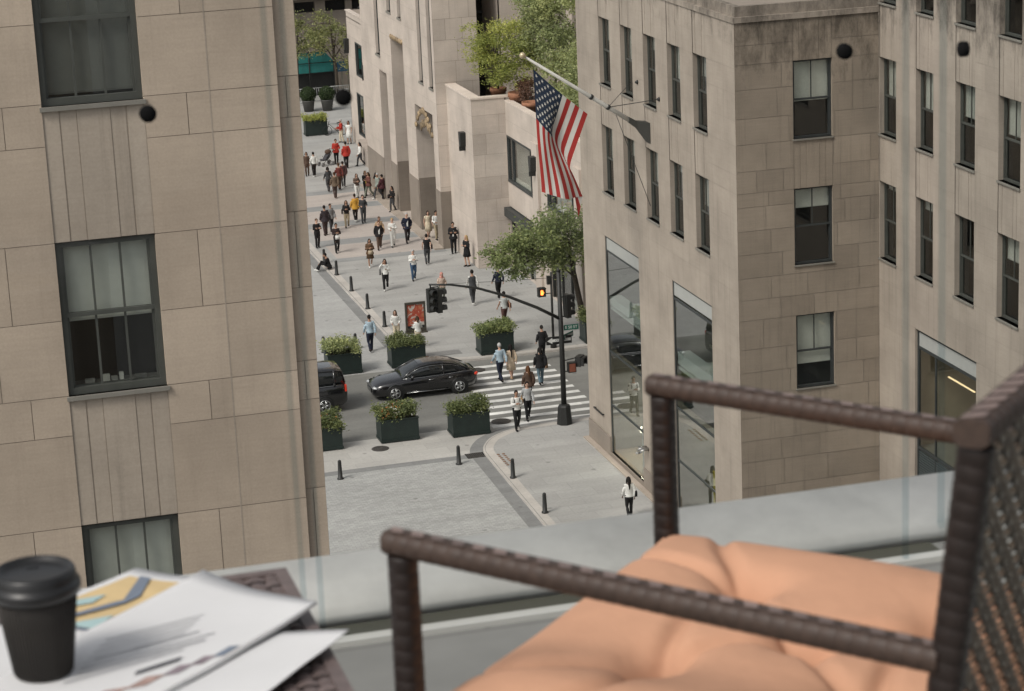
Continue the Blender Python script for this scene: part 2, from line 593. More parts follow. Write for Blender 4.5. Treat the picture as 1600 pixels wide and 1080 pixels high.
# ================================================================== THE SETTING
ASPH = paving("asphalt", (0.185, 0.185, 0.172), 40, 40, 0.0, 1.0, 0.0, blot=0.14, rough=0.85)
COBB = paving("granite_setts", (0.360, 0.364, 0.350), 0.24, 0.12, 0.012, 0.80, 0.11, bumpy=0.4, blot=0.08)
COBF = paving("granite_road", (0.36, 0.362, 0.35), 0.24, 0.12, 0.010, 0.86, 0.06, bumpy=0.2, blot=0.06)
WALK = paving("sidewalk_slabs", (0.335, 0.333, 0.318), 1.5, 0.9, 0.012, 0.84, 0.05, blot=0.08)
FLAG = paving("pale_stone_slabs", (0.40, 0.39, 0.365), 1.6, 0.8, 0.012, 0.86, 0.05, blot=0.06)
PINK = paving("pink_terrazzo", (0.40, 0.36, 0.328), 1.2, 0.6, 0.01, 0.9, 0.04, blot=0.05)
DARKB = paving("grey_granite_band", (0.215, 0.217, 0.212), 1.2, 0.5, 0.01, 0.85, 0.05)
KERB = paving("kerb_granite", (0.45, 0.425, 0.39), 1.8, 5, 0.01, 0.75, 0.05, rot=pi / 2)
PAINT = paving("road_paint", (0.70, 0.70, 0.67), 30, 30, 0.0, 1.0, 0.0, blot=0.22)

RZ = -0.10        # carriageway level


def sheet(name, pts, z, m):
    mb = MB()
    mb.poly([(p[0], p[1], z) for p in pts])
    return structure(name, mb, m)


mb = MB(); mb.poly([(-600, -600, RZ), (600, -600, RZ), (600, 1200, RZ), (-600, 1200, RZ)])
structure("ground", mb, paving("ground_asphalt", (0.165, 0.166, 0.16), 40, 40, 0.0, 1.0, 0.0, blot=0.10))
sheet("road", [(-60, 94.1), (80, 94.1), (80, 104.6), (-60, 104.6)], RZ + 0.004, ASPH)
sheet("plaza", [(-30, 45), (24.5, 45), (24.5, 90.4), (-30, 90.4)], RZ + 0.004, COBB)
sheet("plaza_stone", [(-30, 90.4), (25.5, 90.4), (25.5, 94.25), (-30, 94.25)], RZ + 0.005, FLAG)
sheet("plaza_band", [(-30, 90.15), (22.6, 90.15), (22.6, 90.65), (-30, 90.65)], RZ + 0.009, DARKB)
sheet("plaza_road", [(-30, 104.1), (24.2, 104.1), (24.2, 166), (-30, 166)], RZ + 0.008, COBF)
sheet("far_road", [(-60, 166.2), (100, 166.2), (100, 173.2), (-60, 173.2)], RZ + 0.012, ASPH)

# near pavement with its rounded corner
cv = [(22.45, 45), (22.58, 80.74), (22.76, 90.3), (22.93, 91.14), (23.46, 92.13), (24.19, 92.78), (24.87, 93.12), (25.84, 93.25), (28.24, 93.38), (60, 93.5)]


def smooth_curve(p, n=4):
    out = []
    for i in range(len(p) - 1):
        p0, p1, p2, p3 = p[max(i - 1, 0)], p[i], p[i + 1], p[min(i + 2, len(p) - 1)]
        l12 = math.dist(p1, p2)
        f0, f3 = min(1, l12 / max(math.dist(p0, p1), 1e-6)), min(1, l12 / max(math.dist(p2, p3), 1e-6))
        p0 = tuple(a + (b - a) * f0 for a, b in zip(p1, p0)); p3 = tuple(a + (b - a) * f3 for a, b in zip(p2, p3))
        big = abs(p1[0] - p2[0]) + abs(p1[1] - p2[1]) > 6
        for k in range(1 if big else n):
            t = k / n
            out.append(tuple(0.5 * (2 * b + (c - a) * t + (2 * a - 5 * b + 4 * c - d) * t * t + (3 * b - a - 3 * c + d) * t ** 3) if not big else b
                             for a, b, c, d in zip(p0, p1, p2, p3)))
    out.append(p[-1])
    return out


def offset(line, d):
    out = []
    for i, p in enumerate(line):
        a, b = Vector((*line[max(i - 1, 0)], 0)), Vector((*line[min(i + 1, len(line) - 1)], 0))
        t = (b - a).normalized()
        out.append((p[0] + t.y * d, p[1] - t.x * d))
    return out


def ribbon(name, l0, l1, z, m, skirt=None):
    mb = MB()
    for i in range(len(l0) - 1):
        mb.poly([(*l0[i], z), (*l0[i + 1], z), (*l1[i + 1], z), (*l1[i], z)])
        if skirt is not None:
            mb.poly([(*l0[i], skirt), (*l0[i + 1], skirt), (*l0[i + 1], z), (*l0[i], z)])
    return structure(name, mb, m)


c = smooth_curve(cv)
kin = offset(c, 0.42)
ribbon("kerb", c, kin, 0.0, KERB, RZ)
ribbon("kerb_edge", offset(c, 0.07), offset(c, 0.095), 0.003, DARKB)
ribbon("gutter", offset(c, -0.55), offset(c, 0.02), RZ + 0.013, DARKB)
pm = MB(); pm.poly([(*p, -0.003) for p in offset(c, 0.40)] + [(60, 45, -0.003)])
structure("pavement", pm, WALK)

# far pavement beyond the crossing street
cf = [(23.15, 190), (23.15, 110), (23.15, 108.2), (23.3, 106.6), (24.1, 105.0), (25.3, 104.25), (27.0, 104.1), (31, 104.1), (60, 104.1)]
c2 = smooth_curve(cf)
c2 = [(p[0], p[1]) for p in c2]
k2 = offset(c2, -0.45)
ribbon("kerb", c2, k2, 0.0, KERB, RZ)
ribbon("kerb_edge", offset(c2, -0.07), offset(c2, -0.10), 0.003, DARKB)
ribbon("gutter", offset(c2[:6], 0.5), offset(c2[:6], -0.02), RZ + 0.013, DARKB)
pm = MB(); pm.poly([(*p, -0.003) for p in offset(c2, -0.43)] + [(60, 190, -0.003)])
structure("pavement", pm, WALK)
pb = MB()
for i, (a, b) in enumerate([(126.9, 130.2), (131.6, 134.9), (136.3, 139.6), (141.0, 144.3)]):
    pb.poly([(24.2, a, 0.001), (30.2, a, 0.001), (30.2, b, 0.001), (24.2, b, 0.001)])
structure("pavement_bands", pb, PINK)
pb = MB()
for (a, b) in [(126.0, 126.85), (130.25, 131.55), (134.95, 136.25), (139.65, 140.95), (144.35, 145.4)]:
    pb.poly([(23.9, a, 0.002), (30.2, a, 0.002), (30.2, b, 0.002), (23.9, b, 0.002)])
structure("pavement_bands", pb, paving("grey_terrazzo", (0.26, 0.265, 0.26), 1.2, 0.6, 0.01, 0.9, 0.05))
fp = MB(); fp.box(-40, 110, 173.2, 181.0, RZ, 0.0)
structure("far_pavement", fp, WALK)
# zebra crossing
zb = MB()
rr = random.Random(3)
yy = 93.72
for i in range(11):
    x1 = 29.0 if yy > 96 else 31.0
    u = 24.05 if yy < 97 else 24.6
    n = 14
    for k in range(n):
        a, b = u + (x1 - u) * k / n, u + (x1 - u) * (k + 1) / n
        j0, j1 = rr.uniform(-.012, .012), rr.uniform(-.012, .012)
        zb.poly([(a, yy + j0, RZ + 0.0085), (b, yy + j0, RZ + 0.0085), (b, yy + 0.36 + j1, RZ + 0.0085), (a, yy + 0.36 + j1, RZ + 0.0085)], 0, rr.uniform(0.86, 1.04))
    yy += 0.905
structure("zebra_crossing", zb, PAINT)

# ================================================================== NEAR LEFT BUILDING
YD = 34.07
FD = (Vector((0, YD, 0)), X, -Y)
bl = thing("stone_building", "tan limestone office block filling the left side with three tall green framed windows", "building", (2, YD, 0))
rng = random.Random(11)
mb = MB()
wz = [(24.54, 26.84), (20.32, 22.59), (16.05, 18.34)]
ops = [(2.445, 3.872, a, b, 0.20) for a, b in wz] + [(2.445, 3.872, 22.59, 24.54, 0.03), (2.445, 3.872, 18.34, 20.32, 0.03), (2.445, 3.872, 26.84, 28.79, 0.03)]
co = []
for k in range(-4, 4):
    b0 = 20.33 + 4.25 * k
    co += [b0, b0 + 1.12, b0 + 2.26, b0 + 3.65]
co += [20.33 + 17]


def jl(i):
    r = random.Random(i * 13 + 5)
    a = {0: [1.5, 0.2], 1: [1.75, 0.4, 4.48], 2: [0.9], 3: [1.9, 0.6, 4.48]}[i % 4]
    out = [-1.3 - 1.7 * q + r.uniform(-.2, .2) for q in range(3)] + a + [4.81]
    return sorted(out)


ashlar(mb, FD, -6, 5.80, 4.0, 36.0, ops, co, rng, spread=0.075, joints=jl, gap=0.004, vgap=0.0045)
mb.fbox(FD, 4.800, 4.820, 4, 36, -0.02, 0.003, 2, 0.92)
# recessed end strip
FE = (Vector((0, YD + 0.10, 0)), X, -Y)
ashlar(mb, FE, 5.80, 6.12, 4.0, 36.0, [], [v + 0.1 for v in co], rng, spread=0.12, joints=lambda i: [5.93] if i % 2 else [], gap=0.005)
mb.poly([(5.8, YD, 4), (5.8, YD + 0.1, 4), (5.8, YD + 0.1, 36), (5.8, YD, 36)], 0, 0.95)
# body behind the skin
mb.box(-6, 6.12, YD + 0.9, YD + 0.95, 4, 36, 3)  # near-black sheet added to keep the rooms behind the windows dark
mb.box(6.06, 6.12, YD + 0.13, YD + 20, 0, 36, 0)
mb.box(-6, 6.12, YD + 0.02, YD + 20, 36, 36.3, 0)
mb.box(-6, 6.12, YD + 19.9, YD + 20, 0, 36, 0)
mb.box(-6, 6.1, YD + 0.02, YD + 20, 3.6, 4.0, 0)
mb.box(-6.05, -6, YD, YD + 20, 0, 36, 0)
mb.build("wall", [ST_NEAR, JOINT, ST_SPAN, DARK], bl, True)
for a, b in ((22.59, 24.49), (18.34, 20.27), (26.84, 28.74)):
    mb = MB()
    spandrel(mb, FD, 2.445, 3.872, a, b, -0.03, RIBS, rng)
    mb.build("spandrel", [ST_SPAN], bl, True)
for (a, b), bf, bt in zip(wz, (0.93, 0.52, 0.9), (0.24, 0.85, 0.85)):  # top window's dark blind added in place of the reflection on its glass
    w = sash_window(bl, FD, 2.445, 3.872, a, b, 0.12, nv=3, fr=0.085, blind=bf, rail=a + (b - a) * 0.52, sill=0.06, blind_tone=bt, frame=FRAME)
# things seen on the inner sill of the middle window
q = MB()
for u, h, wd, t in ((2.72, 0.05, 0.14, 0.8), (2.98, 0.09, 0.10, 1.4), (3.10, 0.05, 0.09, 1.0), (3.22, 0.10, 0.06, 1.5), (3.45, 0.04, 0.16, 0.4)):
    q.fbox(FD, u, u + wd, 20.42, 20.42 + h, -0.34, -0.26, 0, t)
q.fbox(FD, 2.5, 3.8, 20.38, 20.42, -0.45, -0.22, 0, 0.3)
q.build("sill_clutter", mat("office_clutter", (0.35, 0.35, 0.33), 0.7), bl, True)

# ================================================================== CORNER BUILDING (right)
XA, XC, YB = 27.35, 32.39, 73.07
FA = (Vector((XA, 0, 0)), Y, -X)
FB = (Vector((0, YB, 0)), X, -Y)
FC = (Vector((XC, 0, 0)), Y, -X)
br = thing("stone_building", "limestone corner block on the right with rows of sash windows and tall glass shopfronts", "building", (30, 80, 0))
rng = random.Random(21)
A_w = [(86.35, 87.70), (83.70, 85.05), (81.05, 82.40), (78.42, 79.77), (75.75, 77.10)]
rows = [(15.07, 17.62), (10.85, 13.47)]
opsA = [(a, b, z0, z1, 0.24) for a, b in A_w for z0, z1 in rows]
opsA += [(a, b, 13.47, 15.07, 0.03) for a, b in A_w] + [(a, b, 17.62, 19.1, 0.03) for a, b in A_w]
shops = [(83.62, 87.76, 0.22, 9.08, 0.10), (75.72, 79.82, 0.22, 9.08, 0.10)]
opsA += shops
coA = [0, 0.9, 1.95, 3.1, 4.25, 5.35, 6.5, 7.7, 8.55, 9.08, 10.1, 10.85, 11.7, 12.6, 13.47, 14.1, 15.07, 15.9, 16.8, 17.62, 18.4, 19.1]
mb = MB()
ashlar(mb, FA, 73.07, 90.62, 0.0, 19.1, opsA, coA, rng, blen=(1.3, 2.7), spread=0.03, gap=0.003)
coB = [0, .75, 1.6, 2.55, 3.3, 4.2, 4.95, 5.75, 6.55, 7.35, 8.15, 9.15, 9.85, 10.6, 11.4, 12.2, 13.0, 13.47, 14.2, 15.1, 15.95, 16.9, 17.72, 18.35, 19.1]
B_w = [(29.36, 30.74, 15.13, 17.72), (29.36, 30.74, 10.88, 13.47), (29.38, 30.77, 6.6, 9.15)]
opsB = [(*w, 0.18) for w in B_w] + [(29.36, 30.74, 13.47, 15.13, 0.025)] + [(29.36, 30.74, 17.72, 19.1, 0.025)]
ashlar(mb, FB, XA, XC, 0.0, 19.1, opsB, coB, rng, blen=(0.7, 1.9), spread=0.10, gap=0.006, ms=4)
C_w = [(71.70, 73.02), (68.90, 70.19), (65.97, 67.33), (63.0, 64.42), (60.1, 61.45)]
rowsC = rows + [(19.42, 21.95)]
opsC = [(a, b, z0, z1, 0.24) for a, b in C_w for z0, z1 in rowsC] + [(a, b, 13.47, 15.07, 0.03) for a, b in C_w] + [(a, b, 17.62, 19.42, 0.03) for a, b in C_w]
opsC += [(65.75, 70.22, 0.3, 9.08, 0.18)]
coC = coA[:-1] + [19.42, 20.3, 21.2, 21.95, 22.8, 24]
ashlar(mb, FC, 55, YB, 0.0, 24.0, opsC, coC, rng, blen=(1.1, 2.4), spread=0.04, gap=0.003)
# roof of the corner block, its stepped parapet and the upper storey set back
mb.box(XA + 0.25, XC, YB + 0.25, 90.62, 18.7, 18.8, 1)
for (x0, x1, y0, y1) in ((XA - 0.05, XA + 0.30, YB - 0.05, 90.67), (XA + 0.30, XC, YB - 0.05, YB + 0.30)):
    mb.box(x0, x1, y0, y1, 19.1, 19.28, 0, 0.9)
for (x0, x1, y0, y1) in ((XA + 0.06, XA + 0.28, YB + 0.06, 90.6), (XA + 0.28, XC, YB + 0.06, YB + 0.28)):
    mb.box(x0, x1, y0, y1, 19.28, 19.62, 0, 0.8)
mb.box(XC + 0.5, XC + 0.6, YB + 0.1, 90.6, 18.8, 24, 0)
mb.box(XC, XC + 12, 55, 90.6, 24.0, 24.3, 0)
mb.box(XA + 0.02, XC + 12, 90.55, 90.60, 0, 18.7, 0)
mb.box(XC, XC + 12, 55, 55.1, 0, 24, 0)
mb.box(XC + 0.02, XC + 0.5, YB + 0.05, YB + 0.10, 19.1, 24, 0)
# near-black lining added to keep the rooms behind the windows dark
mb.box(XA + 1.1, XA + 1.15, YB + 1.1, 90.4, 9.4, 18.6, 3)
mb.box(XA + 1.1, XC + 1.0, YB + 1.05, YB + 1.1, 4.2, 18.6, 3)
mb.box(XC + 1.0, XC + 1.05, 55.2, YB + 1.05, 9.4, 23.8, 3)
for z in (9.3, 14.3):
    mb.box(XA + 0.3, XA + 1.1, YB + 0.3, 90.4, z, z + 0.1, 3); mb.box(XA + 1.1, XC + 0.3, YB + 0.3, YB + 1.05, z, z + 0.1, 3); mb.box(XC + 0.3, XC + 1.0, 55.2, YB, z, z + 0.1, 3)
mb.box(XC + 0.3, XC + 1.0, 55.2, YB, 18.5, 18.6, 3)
wall_r = mb.build("wall", [ST_CORN, JOINT_L, ST_SPAN, DARK, ST_WEATHERED], br, True)
# base course
mb = MB()
for a, b in ((87.76, 90.62), (79.82, 83.62), (73.07, 75.72)):
    mb.fbox(FA, a, b, 0.0, 0.85, 0.002, 0.05, 0, 1)
mb.fbox(FA, 83.62, 87.76, 0.0, 0.22, -0.1, 0.05, 0, 0.9); mb.fbox(FA, 75.72, 79.82, 0.0, 0.22, -0.1, 0.05, 0, 0.9)
mb.fbox(FA, 73.0, 90.7, 0.0, 0.06, 0.05, 0.28, 0, 1.5)
mb.build("plinth", [ST_BASE], br, True)
def spn(F, a, b, z0, z1, d, m):
    mb = MB(); spandrel(mb, F, a, b, z0, z1, d, RIBS, rng); mb.build("spandrel", [m], br, True)
for a, b in A_w:
    spn(FA, a, b, 13.47, 15.02, -0.03, ST_CORN); spn(FA, a, b, 17.62, 19.1, -0.03, ST_CORN)
spn(FB, 29.36, 30.74, 13.47, 15.08, -0.025, ST_WEATHERED); spn(FB, 29.36, 30.74, 17.72, 19.1, -0.025, ST_WEATHERED)
for a, b in C_w:
    spn(FC, a, b, 13.47, 15.02, -0.03, ST_CORN); spn(FC, a, b, 17.62, 19.37, -0.03, ST_CORN)
bA = {15.07: (0.35, 0.5, 0.22, 0.48, 0.3), 10.85: (0.5, 0.28, 0.47, 0.15, 0.42)}  # blinds varied to stand in for reflections on the upper sashes
for z0, z1 in rows:
    for (a, b), bf in zip(A_w, bA[z0]):
        sash_window(br, FA, a, b, z0, z1, 0.22, nv=3, fr=0.06, blind=bf, frame=FRAME, lower_v=False, blind_tone=0.45 + 0.25 * ((a * 7) % 1), sill=0.06)
for w, bf in zip(B_w, (0.52, 0.26, 0.68)):
    sash_window(br, FB, *w, 0.15, nv=2, fr=0.06, blind=bf, frame=FRAME2, lower_v=False, rail=w[2] + (w[3] - w[2]) * 0.5, sill=0.05)
bC = {15.07: (0.5, 0.5, 0.42, 0.45, 0.4), 10.85: (0.1, 0.15, 0.0, 0.3, 0.2), 19.42: (0.1, 0.2, 0.6, 0.3, 0.0)}
for z0, z1 in rowsC:
    for (a, b), bf in zip(C_w, bC[z0]):
        sash_window(br, FC, a, b, z0, z1, 0.22, nv=2, fr=0.06, blind=bf, frame=FRAME, lower_v=False, blind_tone=0.75, sill=0.06)

# ---- glass shopfronts: mullioned bays with white ceilings and a lit display room behind
SHOPG = glass("shop_glass", (0.84, 0.88, 0.86), 0.0, 1.9)
FROST = mat("frosted_band", (0.36, 0.37, 0.35), 0.6, var=0.06)
WHITEP = mat("white_soffit", (0.62, 0.64, 0.62), 0.6, var=0.04)
BEIGE = mat("shop_floor", (0.36, 0.28, 0.20), 0.6, var=0.06)
GREYW = mat("shop_wall", (0.24, 0.23, 0.205), 0.8, var=0.1)
BULB = emis("shop_lamp", (1.0, 0.86, 0.62), 14)


def shop_light(p, watt):
    ld = bpy.data.lights.new("shop_light", 'POINT'); ld.energy = watt; ld.color = (1.0, 0.88, 0.70); ld.shadow_soft_size = 0.12
    o = bpy.data.objects.new("shop_light", ld); COL.objects.link(o); o.location = p


def shopfront(F, u0, u1, z1, bars, ledges, lit, zt=8.5):
    mb = MB()
    d0, d1 = -0.09, -0.03
    f = 0.06
    mb.fbox(F, u0, u0 + f, 0.22, z1, d0, d1); mb.fbox(F, u1 - f, u1, 0.22, z1, d0, d1)
    mb.fbox(F, u0 + f, u1 - f, z1 - f, z1, d0, d1)
    for z in bars:
        mb.fbox(F, u0 + f, u1 - f, z - 0.035, z + 0.035, d0 + 0.003, d1 - 0.003)
    w = mb.build("shopfront", FRAME2, br, True)
    q = MB(); q.fbox(F, u0 + f, u1 - f, 0.24, zt - 0.035, -0.065, -0.055); sub(q, "pane", SHOPG, w, br)
    q = MB(); q.fbox(F, u0 + f, u1 - f, zt + 0.035, z1 - f, -0.07, -0.05); sub(q, "transom_panel", FROST, w, br)
    q = MB()
    for (za, zb, da, db) in ledges:
        q.fbox(F, u0 + 0.02, u1 - 0.02, za, zb, -db, -da)
    sub(q, "ceiling_edge", WHITEP, w, br)
    q = MB()
    dp = 3.0
    q.fbox(F, u0 - 0.3, u1 + 0.3, 0.16, 0.20, -dp, -0.11, 0)                     # floor
    q.fbox(F, u0 - 0.3, u1 + 0.3, 0.20, 9.2, -dp - 0.05, -dp, 1)                # back wall
    q.fbox(F, u0 - 0.35, u0 - 0.3, 0.2, 9.2, -dp, -0.11, 1); q.fbox(F, u1 + 0.3, u1 + 0.35, 0.2, 9.2, -dp, -0.11, 1)
    q.fbox(F, u0 - 0.3, u1 + 0.3, 4.25, 4.45, -dp, -0.45, 2)
    q.fbox(F, u0 - 0.3, u1 + 0.3, 9.2, 9.3, -dp, -0.11, 2)
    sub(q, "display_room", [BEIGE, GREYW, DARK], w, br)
    for (u, z, d) in lit:
        q = MB()
        p = F[0] + F[1] * u + Z * z - F[2] * d
        q.ball(p, 0.055, 8)
        sub(q, "lamp", BULB, w, br)
        shop_light(p - Z * 0.12, 38)
    return w


shopfront(FA, 83.62, 87.76, 9.08, (8.5, 4.42, 2.2), ((6.28, 6.62, 0.14, 0.6), (6.1, 6.2, 0.16, 1.6)), ((86.9, 1.35, 1.0), (85.0, 2.5, 1.2), (86.2, 3.2, 1.2)))
shopfront(FA, 75.72, 79.82, 9.08, (8.4, 4.32, 2.3), ((5.95, 6.40, 0.14, 0.6), (5.75, 5.85, 0.16, 1.6)), ((78.6, 3.5, 1.2), (77.2, 3.6, 1.4)))
# the low shop window in the recessed wing
mb = MB()
F = FC
for a, b in ((65.75, 65.83), (70.14, 70.22)):
    mb.fbox(F, a, b, 0.3, 9.08, -0.17, -0.09)
for z in (9.02, 8.45, 5.0, 0.36):
    mb.fbox(F, 65.83, 70.14, z - 0.05, z + 0.05, -0.165, -0.095)
mb.fbox(F, 68.86, 68.92, 0.4, 8.4, -0.16, -0.10)
w = mb.build("shopfront", FRAME2, br, True)
q = MB(); q.fbox(F, 65.83, 70.14, 5.05, 8.4, -0.14, -0.13); sub(q, "pane", SHOPG, w, br)
q = MB(); q.fbox(F, 65.83, 70.14, 8.5, 8.97, -0.14, -0.12); sub(q, "transom_panel", FROST, w, br)
q = MB()
z = 0.42
while z < 4.9:
    q.fbox(F, 65.83, 70.14, z, z + 0.05, -0.15, -0.11); z += 0.085
sub(q, "louvre", mat("dark_louvre", (0.06, 0.075, 0.075), 0.5, tone=True), w, br)
q = MB()
q.fbox(F, 65.4, 70.5, 4.95, 9.2, -3.05, -3.0, 0); q.fbox(F, 65.35, 65.4, 4.9, 9.2, -3, -0.2, 0); q.fbox(F, 70.5, 70.55, 4.9, 9.2, -3, -0.2, 1)
q.fbox(F, 65.4, 70.5, 4.85, 4.95, -3, -0.2, 0); q.fbox(F, 65.4, 70.5, 9.2, 9.3, -3, -0.2, 0); q.fbox(F, 65.4, 70.5, 0.2, 4.85, -0.4, -0.35, 2)
sub(q, "display_room", [GREYW, mat("shop_tan_wall", (0.45, 0.36, 0.26), 0.8), DARK], w, br)
for b_ in ((66.9, 68.8, 7.72, 7.755, -0.55, -0.50), (66.8, 67.3, 6.95, 6.985, -0.55, -0.50)):
    q = MB(); q.fbox(F, *b_, 0); sub(q, "lamp", emis("warm_strip_lamp", (1.0, 0.70, 0.40), 1.4), w, br)
shop_light(Vector((XC + 1.4, 68.0, 7.3)), 14)
# small wall rail and standpipe on the street face
mb = MB(); mb.fbox(FA, 88.55, 89.75, 1.52, 1.58, 0.06, 0.10)
mb.fbox(FA, 88.6, 88.64, 1.53, 1.57, 0.0, 0.06); mb.fbox(FA, 89.66, 89.70, 1.53, 1.57, 0.0, 0.06)
mb.build("wall_rail", BLACKM, br, True)
mb = MB()
mb.tube([(XA - 0.02, 83.3, 1.75), (XA - 0.30, 83.3, 1.75), (XA - 0.34, 83.3, 1.65)], 0.07, 8)
mb.lathe([(0.05, 0), (0.09, 0.01), (0.09, 0.06), (0.05, 0.08)], (XA - 0.36, 83.3, 1.52), 10)
mb.tube([(XA - 0.02, 83.05, 1.75), (XA - 0.30, 83.05, 1.75), (XA - 0.34, 83.05, 1.65)], 0.07, 8)
mb.build("standpipe", mat("steel", (0.35, 0.35, 0.34), 0.35, metal=0.8), br, True)

# display goods standing in the windows
def display_books():
    t = thing("display_shelf", "white shelf unit holding blue and teal books inside the first tall shop window", "shelf", (28.0, 84.35, 0.2))
    q = MB()
    q.box(-0.25, 0.25, -0.65, 0.65, 0.0, 0.06); q.box(-0.25, 0.25, -0.65, 0.65, 1.05, 1.10); q.box(-0.25, 0.25, -0.65, 0.65, 1.75, 1.8)
    q.box(-0.25, 0.25, -0.7, -0.65, 0, 2.3); q.box(-0.25, 0.25, 0.65, 0.7, 0, 1.8)
    q.build("shelf", WHITEP, t)
    cs = [(0.03, 0.13, 0.22), (0.04, 0.24, 0.26), (0.45, 0.10, 0.05), (0.5, 0.5, 0.46), (0.03, 0.08, 0.14)]
    r = random.Random(4)
    for zz in (0.06, 1.10, 1.80):
        y = -0.6
        while y < 0.5:
            h, w_ = r.uniform(0.3, 0.6), r.uniform(0.10, 0.22)
            q = MB(); q.box(-0.2, 0.1, y, y + w_, zz, zz + h); k = r.randrange(len(cs))
            if zz < 0.1: k = 2
            bk = q.build("book", mat("book_%d" % k, cs[k], 0.6)); bk.location = (28.0, 84.35, 0.2)
            tag(bk, ("navy", "teal", "orange", "white", "dark blue")[k] + " book standing on the white shelf in the first tall shop window", "book", "books in the shop window")
            y += w_ + 0.03


display_books()
t = thing("poster_stand", "yellow poster board standing inside the second shop window", "poster", (28.05, 77.3, 0.2))
q = MB(); q.box(-0.02, 0.02, -0.55, 0.55, 0.3, 2.2); q.build("board", mat("yellow_board", (0.55, 0.42, 0.05), 0.6, var=0.3, scale=2), t)
for y_ in (-0.47, 0.47):
    q = MB(); q.box(-0.2, 0.2, y_ - 0.03, y_ + 0.03, 0, 0.3); q.build("foot", BLACKM, t)
q = MB()
for (a, b, c_, d_) in ((-0.35, -0.1, 1.3, 1.9), (0.0, 0.3, 0.7, 1.2), (-0.3, 0.2, 0.45, 0.6)):
    q.box(-0.026, -0.021, a, b, c_, d_)
q.build("picture", mat("poster_print", (0.6, 0.58, 0.5), 0.6, var=0.5, scale=6), t)

# ================================================================== FAR TOWER WITH PORTALS
XT = 30.15
FT = (Vector((XT, 0, 0)), Y, -X)
YT = 126.6
ft = thing("office_tower", "pale stone tower along the plaza with tall arched portals and slit windows", "building", (34, 136, 0))
rng = random.Random(31)
mb = MB()
port = [(134.2, 137.35, 0.0, 10.4, 1.6), (127.7, 131.9, 0.0, 7.3, 1.6), (138.9, 140.9, 0.0, 8.0, 0.9)]
slit = [(140.4, 141.5, 8.9, 30), (136.9, 137.9, 11.85, 30), (134.3, 135.1, 11.8, 30), (129.5, 130.4, 8.8, 30), (127.15, 128.0, 8.8, 30)]
opsT = port + [(a, b, c_, d_, 0.25) for a, b, c_, d_ in slit]
coT = [0, 1.1, 2.3] + [2.3 + 1.15 * i for i in range(1, 26)]
ashlar(mb, FT, YT, 145.6, 0.0, 30.0, opsT, coT, rng, blen=(1.4, 2.6), spread=0.03, gap=0.004)
FT2 = (Vector((0, YT, 0)), X, -Y)
ashlar(mb, FT2, XT, 32.62, 0.0, 30.0, [], coT, rng, blen=(0.9, 1.5), spread=0.07, gap=0.008)
# pier between portals stands a little proud; backs of the portals
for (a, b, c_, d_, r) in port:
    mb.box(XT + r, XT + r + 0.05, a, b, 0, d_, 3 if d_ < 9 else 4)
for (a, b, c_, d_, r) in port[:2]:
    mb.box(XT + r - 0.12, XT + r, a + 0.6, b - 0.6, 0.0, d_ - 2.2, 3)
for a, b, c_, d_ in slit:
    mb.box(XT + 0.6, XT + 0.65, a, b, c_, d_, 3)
mb.box(32.62, 34.0, YT + 3.9, YT + 4.0, 0, 30, 3)
mb.box(32.55, 32.62, YT + 0.02, YT + 4, 0, 30, 0, 0.95)
mb.box(33.95, 38.0, YT + 0.4, YT + 0.5, 0, 30, 0)
mb.box(33.95, 34.0, YT + 0.4, YT + 4, 0, 30, 0)
mb.box(XT, 45, YT, 145.6, 30, 30.3, 0)
mb.box(XT + 0.02, 45, 145.55, 145.6, 0, 30, 0)
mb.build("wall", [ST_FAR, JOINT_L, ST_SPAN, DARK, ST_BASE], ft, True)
# windows
for a, b, c_, d_ in slit:
    q = MB()
    q.fbox(FT, a, a + 0.08, c_, d_, -0.24, -0.16); q.fbox(FT, b - 0.08, b, c_, d_, -0.24, -0.16)
    z = c_
    while z < 18:
        q.fbox(FT, a + 0.08, b - 0.08, z, z + 0.1, -0.235, -0.165); z += 2.1
        q.fbox(FT, a + 0.08, b - 0.08, z, z + 0.5, -0.235, -0.17); z += 2.1
    w = q.build("window", FRAME2, ft, True)
    q = MB(); q.fbox(FT, a + 0.08, b - 0.08, c_ + 0.1, 18, -0.205, -0.195); sub(q, "pane", PANE, w, ft)
    q = MB(); q.fbox(FT, a - 0.05, b + 0.05, c_ - 0.12, c_, -0.2, 0.06); sub(q, "sill", SILL, w, ft)
q = MB()
for z in (10.2, 12.3, 14.5):
    q.box(32.64, 33.94, YT + 3.78, YT + 3.86, z, z + 0.12)
q.box(33.25, 33.33, YT + 3.78, YT + 3.86, 9, 16); q.box(32.63, 32.70, YT + 3.75, YT + 3.86, 8.9, 18)
w = q.build("window", FRAME2, ft, True)
q = MB(); q.box(32.7, 33.94, YT + 3.80, YT + 3.82, 9, 18); sub(q, "pane", PANE, w, ft)
# dark plinth on each pier
q = MB()
for a, b, h in ((YT - 0.0, 127.7, 3.2), (131.9, 134.2, 2.9), (137.35, 138.9, 2.8), (140.9, 145.6, 2.6)):
    q.fbox(FT, a, b, 0.0, h, 0.002, 0.03, 0, 0.95)
q.box(XT + 0.001, 32.62, YT - 0.03, YT - 0.002, 0, 3.2, 0, 0.8)
for (a, b, c_, d_, r) in port[:2]:
    q.box(XT + 0.02, XT + r, b - 0.03, b - 0.002, 0, 3.0, 0, 0.85)
q.fbox(FT, YT - 0.1, 146, 0.0, 0.10, 0.03, 0.55, 0, 1.4)
q.build("plinth", [ST_BASE], ft, True)
